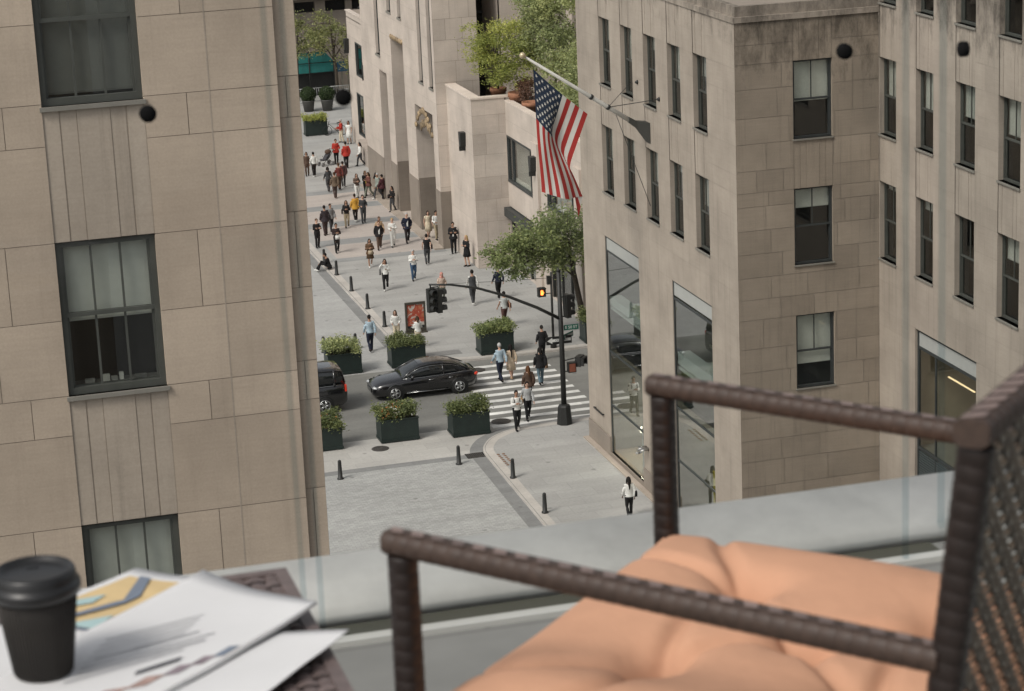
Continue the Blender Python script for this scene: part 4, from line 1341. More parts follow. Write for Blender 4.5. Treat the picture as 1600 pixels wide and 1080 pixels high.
B = [(23.35, 126.15, 0, "black bollard beside the seated person, farthest along the kerb"), (23.42, 123.18, 0, "black bollard on the kerb just in front of the seated person"),
     (23.42, 119.37, 0, "black bollard on the kerb, third from the seated person's end"), (23.40, 115.37, 0, "black bollard on the kerb midway to the man in the blue shirt"),
     (23.42, 111.58, 0, "black bollard on the kerb right beside the man in the blue shirt"), (16.67, 89.62, RZ, "black bollard near the left building edge on the near plaza"),
     (21.5, 89.58, RZ, "black bollard next to the drain grate on the near plaza"), (22.98, 86.81, 0, "black bollard on the near curved kerb by the tactile strip"),
     (22.98, 82.38, 0, "black bollard on the near kerb, closest to the terrace"), (19.78, 108.48, RZ, "black bollard behind the left end of the far left planter"),
     (21.3, 108.4, RZ, "black bollard behind the right end of the far left planter")]
b0 = bollard0()
for i, (x, y, z, lb) in enumerate(B):
    o = b0 if i == 0 else b0.copy()
    if i: COL.objects.link(o)
    o.location = (x, y, z)
    tag(o, lb, "bollard", "bollards along the kerbs")

# ---- covers in the ground
IRON = mat("cast_iron", (0.055, 0.05, 0.045), 0.6, var=0.3, scale=20)
def cover(x, y, z, r, label):
    t = thing("manhole_cover", label, "manhole cover", (x, y, z), 0, "manhole covers")
    q = MB(); q.lathe([(r, 0), (r, 0.018), (r * 0.9, 0.02), (0.01, 0.02)], (0, 0, 0), 28); q.build("lid", IRON, t)
    q = MB()
    for k in range(3):
        q.lathe([(r * (0.25 + 0.22 * k), 0.02), (r * (0.25 + 0.22 * k), 0.028), (r * (0.33 + 0.22 * k), 0.028), (r * (0.33 + 0.22 * k), 0.02)], (0, 0, 0), 24, cap=False)
    q.build("raised_rings", IRON, t)
cover(19.0, 92.83, RZ + 0.004, 0.36, "round iron cover in front of the planter with orange flowers")
cover(24.6, 94.5, RZ + 0.004, 0.42, "round iron cover at the near end of the zebra crossing")
cover(25.65, 102.55, RZ + 0.004, 0.40, "round iron cover by the black sedan's tail")
t = thing("drain_grate", "square iron drain grate at the foot of the curved kerb", "drain grate", (22.4, 90.4, RZ + 0.008))
q = MB()
for i in range(9): q.box(-0.34 + i * 0.075, -0.30 + i * 0.075, -0.26, 0.26, 0, 0.02)
q.box(-0.38, 0.38, -0.3, -0.26, 0, 0.022); q.box(-0.38, 0.38, 0.26, 0.3, 0, 0.022); q.build("bars", IRON, t)
q = MB(); q.box(-0.38, 0.38, -0.3, 0.3, 0, 0.006); q.build("pit", DARK, t)
t = thing("tactile_strip", "rust coloured tactile studs set in the curved kerb", "tactile paving", (23.32, 89.2, 0.002))
q = MB()
for i in range(2):
    for k in range(7):
        q.lathe([(0.07, 0), (0.05, 0.015), (0.01, 0.016)], (-0.1 + 0.22 * i, -0.75 + 0.24 * k, 0), 8)
q.build("studs", mat("rust_stud", (0.22, 0.12, 0.07), 0.7, var=0.3), t)
q = MB(); q.box(24.0, 25.7, 105.3, 106.0, 0.0, 0.012)
o = q.build("cellar_hatch", mat("steel_hatch", (0.20, 0.20, 0.195), 0.6, var=0.15, scale=10)); tag(o, "flat grey metal hatch in the pavement behind the sedan", "hatch")

# ================================================================== VEHICLES
CARP = mat("black_car_paint", (0.006, 0.006, 0.007), 0.18, spec=0.6, var=0.05, coat=0.8)
CARG = mat("tinted_car_glass", (0.012, 0.014, 0.015), 0.04, spec=0.8, var=0.05)
CHROME = mat("chrome_trim", (0.55, 0.56, 0.56), 0.2, metal=1.0, var=0.03)
TYRE = mat("tyre_rubber", (0.014, 0.014, 0.014), 0.85)
RIMM = mat("alloy_rim", (0.45, 0.46, 0.46), 0.3, metal=0.9)
TAILL = emis("tail_lamp", (0.55, 0.035, 0.012), 0.12)
HEADL = mat("headlamp_lens", (0.45, 0.47, 0.48), 0.1, spec=0.8)
PLATE = mat("licence_plate", (0.5, 0.5, 0.42), 0.5)


def car(name, label, cat, loc, st, gh, wheel_x, wr, L, suv=False):
    t = thing(name, label, cat, loc)
    q = MB()
    rs = []
    for (x, hw, zs, zc, zb) in st:
        half = [(hw * 0.80, zb), (hw * 0.965, zb + 0.10), (hw, zb + (zs - zb) * 0.50), (hw * 0.99, zs - 0.10), (hw * 0.955, zs - 0.02), (hw * 0.88, zs + (zc - zs) * 0.35), (hw * 0.5, zc - 0.012), (0.0, zc)]
        rs.append([Vector((x, -a, b)) for a, b in half] + [Vector((x, a, b)) for a, b in half[-2::-1]])
    q.rings(rs, 0, 1.0, True, True)
    for x in wheel_x:                                   # wheel arches
        for s_ in (-1, 1):
            y = s_ * (st[4][1] * 0.99)
            q.lathe([(wr + 0.045, -0.06), (wr + 0.05, 0.012), (wr + 0.02, 0.014), (0.05, -0.02)], (x, y, wr), 24, 1, 1.0, Y * s_)
    q.build("body", [CARP, BLACK], t)
    # glasshouse
    q = MB(); rs = []
    for (x, wb, zb, wt, zt) in gh:
        half = [(wb, zb), (wb + (wt - wb) * 0.92, zb + (zt - zb) * 0.86), (wt * 0.93, zt - 0.012), (wt * 0.5, zt + 0.012), (0, zt + 0.018)]
        rs.append([Vector((x, -a, b)) for a, b in half] + [Vector((x, a, b)) for a, b in half[-2::-1]])
    q.rings(rs, 0, 1.0, True, True)
    q.build("windows", CARG, t)
    # roof skin and pillars
    q = MB(); rs = []
    top = [g for g in gh if g[4] - g[2] > 0.30]
    for (x, wb, zb, wt, zt) in top:
        rs.append([Vector((x, wt * a, zt + b)) for a, b in ((-0.99, -0.03), (-0.93, -0.0), (-0.5, 0.024), (0, 0.032), (0.5, 0.024), (0.93, 0.0), (0.99, -0.03))])
    q.rings(rs, 0, 1.0, False, True, False)
    q.build("roof", CARP, t)
    q = MB()
    for s_ in (-1, 1):
        def gp(i, f):
            x, wb, zb, wt, zt = gh[i]
            return Vector((x, s_ * (wb + (wt - wb) * f + 0.006), zb + (zt - zb) * f))
        q.tube([gp(0, 0.3)] + [gp(i, 0.93) for i in range(1, len(gh) - 1)] + [gp(-1, 0.3)], 0.030, 6, 0)
        mid = len(gh) // 2
        q.tube([gp(mid, 0.0), gp(mid, 0.95)], 0.035, 6, 0)
        if suv: q.tube([gp(mid + 1, 0.0), gp(mid + 1, 0.95)], 0.05, 6, 0)
    q.build("pillar", CARP, t)
    q = MB()
    for s_ in (-1, 1):
        q.tube([Vector((g[0], s_ * (g[1] + 0.012), g[2] + 0.02)) for g in gh[0:-1]], 0.012, 5)
        q.tube([Vector((x, s_ * (st[4][1] * 0.985), 0.30)) for x in (wheel_x[0] + 0.5, wheel_x[1] - 0.5)], 0.014, 5)
        if not suv:
            q.tube([Vector((g[0], s_ * (g[1] + (g[3] - g[1]) * 0.80 + 0.012), g[2] + (g[4] - g[2]) * 0.80)) for g in gh[1:-1]], 0.010, 5)
        for x in ((0.1, 1.0) if not suv else (-0.3, 0.8)):
            q.tube([(x, s_ * st[4][1] * 1.0, 0.80), (x + 0.2, s_ * st[4][1] * 1.0, 0.80)], 0.014, 5)
    q.build("trim", CHROME, t)
    for x in wheel_x:
        for s_ in (-1, 1):
            w_ = MB()
            y = s_ * (st[4][1] * 0.99 - 0.10)
            w_.lathe([(wr * 0.62, -0.11), (wr * 0.94, -0.11), (wr, -0.08), (wr, 0.09), (wr * 0.94, 0.118), (wr * 0.64, 0.118)], (x, y, wr), 26, 0, 1, Y * s_)
            wo = w_.build("wheel", TYRE, t)
            w_ = MB()
            w_.lathe([(wr * 0.66, 0.10), (wr * 0.66, 0.121), (wr * 0.58, 0.121), (wr * 0.56, 0.09)], (x, y, wr), 26, 0, 1, Y * s_, cap=False)
            for k in range(5):
                for dk in (-0.16, 0.16):
                    a = 2 * pi * k / 5 + dk
                    w_.tube([Vector((x, y + s_ * 0.123, wr)), Vector((x + wr * 0.6 * cos(a), y + s_ * 0.118, wr + wr * 0.6 * sin(a)))], [0.030, 0.018], 5)
            w_.lathe([(0.05, 0.11), (0.04, 0.13), (0.01, 0.132)], (x, y, wr), 10, 0, 1, Y * s_)
            w_.build("rim", RIMM, wo)
    for s_ in (-1, 1):
        q = MB(); q.ball((gh[0][0] + 0.42, s_ * (gh[1][1] + 0.13), gh[0][2] + 0.10), (0.09, 0.11, 0.075), 10); q.tube([(gh[0][0] + 0.45, s_ * gh[1][1], gh[0][2] + 0.05), (gh[0][0] + 0.42, s_ * (gh[1][1] + 0.1), gh[0][2] + 0.08)], 0.025, 5); q.build("mirror", CARP, t)
        xr = st[-2][0]
        q = MB()
        if suv:
            q.box(xr - 0.05, xr + 0.03, s_ * st[-2][1] * 0.97 - 0.06, s_ * st[-2][1] * 0.97 + 0.03, 0.92, 1.22)
        else:
            q.ball((xr - 0.03, s_ * st[-2][1] * 0.90, 0.80), (0.13, 0.13, 0.085), 10)
        q.build("tail_light", TAILL, t)
        q = MB(); q.ball((st[1][0] + 0.05, s_ * st[1][1] * 0.80, st[1][2] - 0.04), (0.17, 0.17, 0.07), 10); q.build("headlight", HEADL, t)
    q = MB(); q.box(st[0][0] - 0.03, st[0][0] + 0.05, -0.35, 0.35, 0.36, 0.54); 
    for i in range(8): q.box(st[0][0] - 0.045, st[0][0] - 0.03, -0.33 + i * 0.085, -0.28 + i * 0.085, 0.38, 0.53, 1)
    q.build("grille", [BLACK, CHROME], t)
    q = MB(); q.box(st[-1][0] - 0.01, st[-1][0] + 0.02, -0.24, 0.24, 0.62, 0.76); q.build("number_plate", PLATE, t)
    return t


car("parked_car", "glossy black four door sedan stopped across the zebra crossing", "car", (22.56, 100.18, RZ + 0.004),
    [(-2.36, 0.58, 0.55, 0.58, 0.30), (-2.26, 0.76, 0.64, 0.70, 0.22), (-1.95, 0.87, 0.73, 0.82, 0.19), (-1.45, 0.92, 0.80, 0.90, 0.19), (-0.85, 0.935, 0.87, 0.97, 0.19), (0.0, 0.935, 0.90, 0.97, 0.19), (0.9, 0.935, 0.93, 0.98, 0.19),
     (1.6, 0.92, 0.96, 1.02, 0.20), (2.05, 0.87, 0.96, 1.03, 0.24), (2.28, 0.79, 0.92, 0.97, 0.30), (2.36, 0.66, 0.74, 0.78, 0.36)],
    [(-1.05, 0.80, 0.90, 0.70, 0.97), (-0.70, 0.83, 0.89, 0.64, 1.17), (-0.22, 0.85, 0.90, 0.60, 1.39), (0.25, 0.85, 0.91, 0.60, 1.45), (0.80, 0.85, 0.92, 0.60, 1.44), (1.30, 0.83, 0.94, 0.58, 1.34), (1.75, 0.79, 0.96, 0.58, 1.15), (2.02, 0.74, 0.98, 0.60, 1.03)],
    (-1.42, 1.48), 0.345, 4.75)
car("parked_van", "large black passenger van with red tail lights, half hidden by the left building", "van", (16.25, 99.55, RZ + 0.004),
    [(-2.6, 0.75, 0.85, 0.90, 0.35), (-2.5, 0.88, 1.00, 1.05, 0.25), (-2.2, 0.97, 1.06, 1.14, 0.24), (-1.7, 1.0, 1.10, 1.18, 0.24), (-1.3, 1.01, 1.14, 1.2, 0.24), (0, 1.01, 1.18, 1.22, 0.24), (1.5, 1.01, 1.20, 1.25, 0.24), (2.4, 1.0, 1.22, 1.28, 0.27), (2.58, 0.97, 1.22, 1.28, 0.34), (2.64, 0.90, 1.1, 1.16, 0.42)],
    [(-1.5, 0.86, 1.12, 0.80, 1.2), (-1.0, 0.93, 1.14, 0.82, 1.62), (-0.6, 0.95, 1.16, 0.83, 1.84), (0.3, 0.96, 1.18, 0.84, 1.92), (1.2, 0.96, 1.19, 0.84, 1.93), (2.1, 0.95, 1.2, 0.84, 1.90), (2.45, 0.94, 1.2, 0.83, 1.84), (2.56, 0.93, 1.2, 0.85, 1.5)],
    (-1.65, 1.62), 0.38, 5.3, True)

# ================================================================== SIGNALS AND SIGNS
GREENS = mat("street_sign_green", (0.01, 0.10, 0.07), 0.5)
WHITES = mat("sign_white", (0.62, 0.63, 0.61), 0.5)


def text(name, body, size, parent, loc, rot, m):
    cu = bpy.data.curves.new(name, 'FONT'); cu.body = body; cu.size = size; cu.align_x = 'CENTER'; cu.align_y = 'CENTER'; cu.extrude = 0.002
    o = bpy.data.objects.new("tmp_text", cu); COL.objects.link(o)
    bpy.context.view_layer.update()
    me = bpy.data.meshes.new_from_object(o.evaluated_get(bpy.context.evaluated_depsgraph_get()))
    bpy.data.objects.remove(o)
    me.materials.clear(); me.materials.append(m)
    at = me.attributes.new("tone", 'FLOAT', 'FACE'); at.data.foreach_set("value", [1.0] * len(me.polygons))
    r = bpy.data.objects.new(name, me); COL.objects.link(r); r.parent = parent
    r.location = loc; r.rotation_euler = rot
    return r


t = thing("traffic_signal", "tall black traffic signal pole with a long curved mast arm over the street", "traffic light", (26.92, 92.86, 0.0))
q = MB()
q.lathe([(0.34, 0), (0.33, 0.12), (0.27, 0.75), (0.23, 0.82), (0.13, 0.86)], (0, 0, 0), 8, sm=False)
q.tube([(0, 0, 0.8), (0, 0, 3.5), (-0.02, 0, 6.55)], [0.115, 0.105, 0.085], 14)
q.lathe([(0.1, 0), (0.05, 0.1), (0.01, 0.14)], (-0.02, 0, 6.55), 10)
q.build("pole", BLACKM, t)
q = MB()
arm = [(-0.05, 0, 4.55), (-1.0, 0, 5.12), (-2.2, 0, 5.72), (-3.5, 0, 6.22), (-4.6, 0, 6.48), (-5.5, 0, 6.58)]
q.tube(arm, [0.075, 0.068, 0.06, 0.052, 0.046, 0.04], 9)
q.tube([(-5.2, 0, 6.56), (-2.5, 0, 6.40), (0, 0, 6.30)], 0.009, 4)
q.build("mast_arm", BLACKM, t)


def head3(root, loc, rot, label=None, lamp=-1, sections=3):
    q = MB(); q.M = Matrix.Translation(loc) @ Matrix.Rotation(rot, 4, 'Z')
    h = 0.33 * sections
    q.box(-0.16, 0.16, -0.10, 0.10, -h / 2, h / 2)
    q.box(-0.10, 0.10, -0.14, -0.10, -h / 2 + 0.03, h / 2 - 0.03)
    for i in range(sections):
        z = -h / 2 + 0.165 + 0.33 * i
        n = 14
        for k in range(n):
            a0, a1 = -0.5 + (pi + 1.0) * k / n, -0.5 + (pi + 1.0) * (k + 1) / n
            q.poly([(0.14 * cos(a0), 0.10, z + 0.14 * sin(a0)), (0.14 * cos(a1), 0.10, z + 0.14 * sin(a1)), (0.14 * cos(a1), 0.32, z + 0.13 * sin(a1)), (0.14 * cos(a0), 0.32, z + 0.13 * sin(a0))])
    o = q.build("signal_head", BLACKM, root)
    q = MB(); q.M = Matrix.Translation(loc) @ Matrix.Rotation(rot, 4, 'Z')
    for i in range(sections):
        q.lathe([(0.11, 0.104), (0.06, 0.12), (0.01, 0.125)], (0, 0, -h / 2 + 0.165 + 0.33 * i), 12, 0, 1, Y)
    q.build("lens", mat("unlit_lens", (0.03, 0.025, 0.02), 0.3), o)
    return o


head3(t, (-5.45, 0, 5.92), pi * 1.0 + 0.35)
head3(t, (-5.12, 0.05, 5.86), -pi / 2 + 0.1)
q = MB(); q.tube([(-5.45, 0, 6.57), (-5.45, 0, 6.40)], 0.03, 6); q.tube([(-5.45, 0, 6.45), (-5.12, 0.03, 6.45), (-5.12, 0.05, 6.35)], 0.025, 6); q.tube([(-5.45, 0, 5.42), (-5.12, 0.05, 5.42)], 0.025, 6); q.build("hanger", BLACKM, t)
head3(t, (0.30, 0.02, 5.05), -pi / 2 + 0.3)
q = MB(); q.tube([(0, 0, 4.62), (0.25, 0, 4.62)], 0.025, 6); q.tube([(0, 0, 5.45), (0.25, 0, 5.45)], 0.025, 6); q.build("bracket", BLACKM, t)
# walk signals low on the pole
q = MB(); q.box(0.22, 0.56, -0.12, 0.12, 2.20, 2.62); q.build("walk_signal", BLACKM, t)
q = MB(); q.box(0.26, 0.52, -0.145, -0.121, 2.24, 2.58); q.build("signal_face", mat("amber_grid", (0.22, 0.075, 0.045), 0.5, var=0.2, scale=30), t)
q = MB(); q.M = Matrix.Translation((0.78, 0.10, 2.62)) @ Matrix.Rotation(0.9, 4, 'Z'); q.box(-0.24, 0.24, -0.12, 0.12, -0.21, 0.21); q.box(-0.2, 0.2, -0.26, -0.12, 0.12, 0.17); q.box(-0.22, -0.17, -0.26, -0.12, -0.17, 0.17); q.box(0.17, 0.22, -0.26, -0.12, -0.17, 0.17); q.build("walk_signal", BLACKM, t)
q = MB(); q.tube([(0.05, 0, 2.72), (0.6, 0.05, 2.78)], 0.022, 6); q.tube([(0.05, 0, 2.25), (0.25, 0, 2.25)], 0.022, 6); q.build("bracket", BLACKM, t)
# green street name plates and one way arrow
q = MB(); q.box(0.12, 0.75, -0.012, 0.012, 4.02, 4.24); o = q.build("street_sign", GREENS, t)
text("lettering", "E 50 ST", 0.17, o, (0.435, -0.016, 4.13), (pi / 2, 0, 0), WHITES)
q = MB(); q.M = Matrix.Translation((0.10, 0.06, 3.70)) @ Matrix.Rotation(0.75, 4, 'Z'); q.box(0.04, 0.80, -0.012, 0.012, -0.11, 0.11); q.build("street_sign", GREENS, t)
q = MB(); q.M = Matrix.Translation((0.10, 0.06, 3.70)) @ Matrix.Rotation(0.75, 4, 'Z')
for (a, b) in ((0.10, 0.16), (0.19, 0.27), (0.30, 0.35), (0.38, 0.46), (0.49, 0.55), (0.58, 0.64), (0.67, 0.74)): q.box(a, b, -0.016, -0.012, -0.05, 0.05)
q.build("lettering", WHITES, t)
q = MB(); q.box(-0.62, 0.48, 0.14, 0.165, 3.42, 3.76); o = q.build("one_way_sign", BLACK, t)
q = MB(); q.poly([(-0.58, 0.137, 3.59), (-0.36, 0.137, 3.46), (-0.36, 0.137, 3.53), (0.44, 0.137, 3.53), (0.44, 0.137, 3.65), (-0.36, 0.137, 3.65), (-0.36, 0.137, 3.72)]); q.build("arrow", WHITES, o)
text("lettering", "ONE WAY", 0.115, o, (0.04, 0.135, 3.59), (pi / 2, 0, 0), BLACK)

t = thing("walk_signal_pole", "slim dark pole with a lit orange hand signal on the far pavement corner", "traffic light", (29.9, 104.5, 0))
q = MB(); q.lathe([(0.16, 0), (0.14, 0.3), (0.07, 0.4)], (0, 0, 0), 8); q.tube([(0, 0, 0.3), (0, 0, 3.6)], [0.06, 0.05], 10); q.build("pole", BLACKM, t)
q = MB(); q.box(-0.66, -0.30, -0.12, 0.14, 2.50, 2.92); q.box(-0.66, -0.30, -0.2, -0.12, 2.90, 2.93); q.tube([(-0.3, 0, 2.62), (0, 0, 2.62)], 0.022, 6); q.build("walk_signal", BLACKM, t)
q = MB()
q.box(-0.555, -0.435, -0.135, -0.121, 2.60, 2.72)
for i in range(4): q.box(-0.552 + i * 0.031, -0.529 + i * 0.031, -0.135, -0.121, 2.725, 2.80 + (0.02, 0.035, 0.03, 0.01)[i])
q.box(-0.425, -0.405, -0.135, -0.121, 2.66, 2.74)
q.build("hand_symbol", emis("orange_hand", (1.0, 0.22, 0.04), 3.0), t)
q = MB(); q.box(-0.2, -0.05, -0.08, 0.08, 3.05, 3.45); q.build("junction_box", BLACKM, t)

t = thing("poster_stand", "dark framed poster stand with blurred red flowers near the far planter", "poster", (24.6, 109.9, 0), -0.02)
q = MB()
for (a, b, c_, d_) in ((-0.5, -0.41, 0, 1.5), (0.41, 0.5, 0, 1.5), (-0.41, 0.41, 1.40, 1.5), (-0.41, 0.41, 0.0, 0.22)): q.box(a, b, -0.06, 0.06, c_, d_)
q.box(-0.52, 0.52, -0.22, 0.22, 0, 0.05)
q.build("frame", mat("bronze_frame", (0.05, 0.045, 0.035), 0.45), t)
pm_ = bpy.data.materials.new("red_flower_print"); pm_.use_nodes = True
l_ = pm_.node_tree.links
n_ = N(pm_, "ShaderNodeTexNoise"); n_.inputs["Scale"].default_value = 3.2; n_.inputs["Detail"].default_value = 5; n_.inputs["Distortion"].default_value = 1.5
tc_ = N(pm_, "ShaderNodeTexCoord"); l_.new(tc_.outputs["Object"], n_.inputs["Vector"])
cr_ = N(pm_, "ShaderNodeValToRGB")
for p_, c_ in ((0.42, (0.42, 0.40, 0.36, 1)), (0.47, (0.40, 0.09, 0.04, 1)), (0.55, (0.30, 0.03, 0.02, 1)), (0.64, (0.42, 0.16, 0.08, 1))):
    e_ = cr_.color_ramp.elements.new(p_); e_.color = c_
cr_.color_ramp.elements[0].color = (0.45, 0.43, 0.39, 1); cr_.color_ramp.elements[-1].color = (0.12, 0.03, 0.02, 1)
l_.new(n_.outputs[0], cr_.inputs[0]); l_.new(cr_.outputs[0], pm_.node_tree.nodes["Principled BSDF"].inputs["Base Color"])
q = MB(); q.box(-0.41, 0.41, -0.02, 0.02, 0.34, 1.40); q.build("poster", pm_, t)
q = MB(); q.box(-0.41, 0.41, -0.025, 0.02, 0.22, 0.34); q.box(-0.25, 0.25, -0.028, -0.025, 0.27, 0.30, 1); q.build("caption_panel", [BLACK, WHITES], t)

# ================================================================== FLAG
t = thing("flagpole", "white flagpole slanting out from the corner building's street wall", "flagpole", (27.35, 82.11, 14.11))
STEEL = mat("white_pole_paint", (0.50, 0.49, 0.45), 0.45, var=0.12, scale=2)
p0, p1 = Vector((-0.35, 0, 0.24)), Vector((-4.50, 0, 3.07))
q = MB(); q.tube([p0, p0.lerp(p1, 0.3), p0.lerp(p1, 0.45), p1], [0.085, 0.08, 0.07, 0.045], 12); q.build("pole", STEEL, t)
q = MB(); q.ball(p1 + (p1 - p0).normalized() * 0.10, 0.115, 14); q.lathe([(0.06, -0.02), (0.07, 0.02), (0.04, 0.05)], p1, 10, 0, 1, (p1 - p0).normalized()); q.build("finial", mat("gilt_ball", (0.55, 0.46, 0.30), 0.35, metal=0.4), t)
q = MB()
q.rings([[Vector((0, a, b)) for a, b in ((-.28, -.42), (.28, -.42), (.28, .34), (-.28, .34))], [Vector((-0.42, a, 0.28 + b)) for a, b in ((-.12, -.14), (.12, -.14), (.12, .14), (-.12, .14))], [Vector((-0.72, a, 0.49 + b)) for a, b in ((-.10, -.11), (.10, -.11), (.10, .11), (-.10, .11))]], 0, 1, True, False)
q.build("bracket", mat("verdigris_bracket", (0.045, 0.045, 0.04), 0.6), t)
q = MB()
for f_ in (0.27, 0.42): q.lathe([(0.095, -0.05), (0.105, 0), (0.095, 0.05)], p0.lerp(p1, f_), 12, 0, 1, (p1 - p0).normalized())
q.build("collar", BLACKM, t)
q = MB()
a_ = p0.lerp(p1, 0.27)
for e_ in ((0.0, -1.40, 1.38), (0.0, 1.75, 1.55)):
    q.tube([a_, Vector(e_)], 0.014, 4)
q.tube([p0.lerp(p1, 0.2) - Z * 0.1, Vector((0.0, -0.1, -2.75))], 0.012, 4)
for e_ in ((0.0, -1.40, 1.38), (0.0, 1.0, 1.65)):
    q.lathe([(0.09, 0), (0.06, 0.05), (0.03, 0.1)], e_, 8, 0, 1, -X)
q.build("guy_wire", BLACKM, t)

FRED = mat("flag_red", (0.33, 0.024, 0.020), 0.8, var=0.12, scale=2)
FWHI = mat("flag_white", (0.56, 0.54, 0.50), 0.8, var=0.06, scale=2)
FBLU = mat("flag_blue", (0.012, 0.024, 0.048), 0.8, var=0.15, scale=2)


def interp(tab, u):
    for (a, pa), (b, pb) in zip(tab, tab[1:]):
        if u <= b + 1e-9:
            f = (u - a) / (b - a)
            return [x + (y - x) * f for x, y in zip(pa, pb)]
    return list(tab[-1][1])


KNEE = [(0, (23.18, 14.6, 0.48)), (0.2, (23.42, 14.35, 0.46)), (0.42, (23.66, 14.25, 0.42)), (0.54, (23.78, 14.38, 0.34)), (0.7, (23.98, 13.95, 0.38)), (0.85, (24.17, 13.50, 0.43)), (1.0, (24.34, 13.08, 0.47))]
BOT = [(0, (23.26, 12.26)), (0.2, (23.58, 12.14)), (0.42, (23.98, 12.0)), (0.54, (24.28, 11.92)), (0.7, (24.62, 11.92)), (0.85, (24.90, 11.90)), (1.0, (24.66, 11.20))]
DEP = [(0, (0.0, 0.0)), (0.2, (-0.12, -0.18)), (0.42, (-0.06, -0.16)), (0.54, (0.16, -0.10)), (0.7, (0.26, 0.06)), (0.85, (0.16, 0.20)), (1.0, (0.05, 0.0))]


def flag_pt(u, v):
    T = Vector((23.14 + 1.96 * u, 82.11, 16.72 - 1.78 * u - 0.05 * (4 * u * (1 - u))))
    k_, b_, d_ = interp(KNEE, u), interp(BOT, u), interp(DEP, u)
    K = Vector((k_[0], 82.11 + d_[0], k_[1])); B2 = Vector((b_[0], 82.11 + d_[1], b_[1]))
    kv = k_[2]
    f = lambda w_: T.lerp(K, w_ / kv) if w_ < kv else K.lerp(B2, (w_ - kv) / (1 - kv))
    p = sum((f(min(1.0, max(0.0, v + o_))) for o_ in (-0.06, -0.03, 0.0, 0.03, 0.06)), Vector()) / 5 if 0.06 < v < 0.94 else f(v)
    p.y += 0.05 * sin(7 * v + 9 * u) * v + 0.035 * sin(17 * u - 3 * v) * v
    p.x += 0.025 * sin(8 * v + 3 * u) * v
    return p


q = MB()
NU, NV = 52, 60
gi = [[q.add([flag_pt(i / NU, j / NV)]) for j in range(NV + 1)] for i in range(NU + 1)]
for i in range(NU):
    for j in range(NV):
        s_ = i // 4
        m_ = 2 if (s_ < 7 and j < 24) else (0 if s_ % 2 == 0 else 1)
        q.face((gi[i][j], gi[i + 1][j], gi[i + 1][j + 1], gi[i][j + 1]), m_, 1.0, True)
fl_ = q.build("flag", [FRED, FWHI, FBLU])
tag(fl_, "large stars and stripes flag hanging in folds from the slanting pole", "flag")
q = MB()
for row in range(9):
    cnt = 6 if row % 2 == 0 else 5
    for k in range(cnt):
        u = (row + 1) / 10 * 7 / 13
        v = ((2 * k + 1) if cnt == 6 else (2 * k + 2)) / 12 * 0.4
        c = flag_pt(u, v); du = (flag_pt(u + 0.02, v) - c); dv = (flag_pt(u, v + 0.02) - c)
        du.normalize(); dv.normalize(); nn = du.cross(dv).normalized()
        for sd_ in (-1, 1):
            pts = []
            for i in range(10):
                rr_ = 0.070 if i % 2 == 0 else 0.030
                pts.append(c + nn * 0.012 * sd_ + (-dv * cos(pi * i / 5) + du * sin(pi * i / 5)) * rr_)
            b_ = q.add(pts + [c + nn * 0.013 * sd_])
            for i in range(10):
                q.face((b_ + i, b_ + (i + 1) % 10, b_ + 10), 0, 1.0)
q.build("stars", FWHI, fl_)

# ================================================================== PEOPLE
def remesh(mb, name, m, parent, vox):
    o = mb.build(name, m)
    md = o.modifiers.new("r", 'REMESH'); md.mode = 'VOXEL'; md.voxel_size = vox; md.use_smooth_shade = True
    sm = o.modifiers.new("s", 'SMOOTH'); sm.iterations = 2; sm.factor = 0.5
    bpy.context.view_layer.update()
    dg = bpy.context.evaluated_depsgraph_get()
    me = bpy.data.meshes.new_from_object(o.evaluated_get(dg))
    old = o.data
    o.modifiers.clear()
    o.data = me
    bpy.data.meshes.remove(old)
    me.name = name
    me.materials.clear(); me.materials.append(m)
    for k in list(me.attributes):
        if k.name == "tone": me.attributes.remove(k)
    at = me.attributes.new("tone", 'FLOAT', 'FACE'); at.data.foreach_set("value", [1.0] * len(me.polygons))
    if parent: o.parent = parent
    return o


SKIN = {"l": mat("skin_light", (0.48, 0.30, 0.22), 0.55, var=0.05), "m": mat("skin_tan", (0.33, 0.19, 0.125), 0.55, var=0.05), "d": mat("skin_dark", (0.11, 0.06, 0.04), 0.5, var=0.05)}
CLO = {}


def cloth(c):
    k = "cloth_%d_%d_%d" % tuple(int(v * 255) for v in c)
    return mat(k, c, 0.85, spec=0.2, var=0.16, scale=9)


WHT, CRM, BLK, NVY, JEAN, GRY, DGR, BRN, RED, YEL, LBL, KHK, OLV, TAN = (0.62, 0.62, 0.59), (0.55, 0.48, 0.36), (0.014, 0.014, 0.015), (0.016, 0.02, 0.035), (0.04, 0.075, 0.13), (0.20, 0.20, 0.20), (0.05, 0.052, 0.055), (0.085, 0.055, 0.04), (0.34, 0.035, 0.025), (0.46, 0.25, 0.04), (0.33, 0.42, 0.48), (0.30, 0.25, 0.17), (0.13, 0.14, 0.11), (0.38, 0.27, 0.17)
HB, HBR, HBL, HGR, HAU = (0.012, 0.010, 0.009), (0.055, 0.033, 0.02), (0.36, 0.25, 0.12), (0.36, 0.36, 0.35), (0.10, 0.045, 0.02)


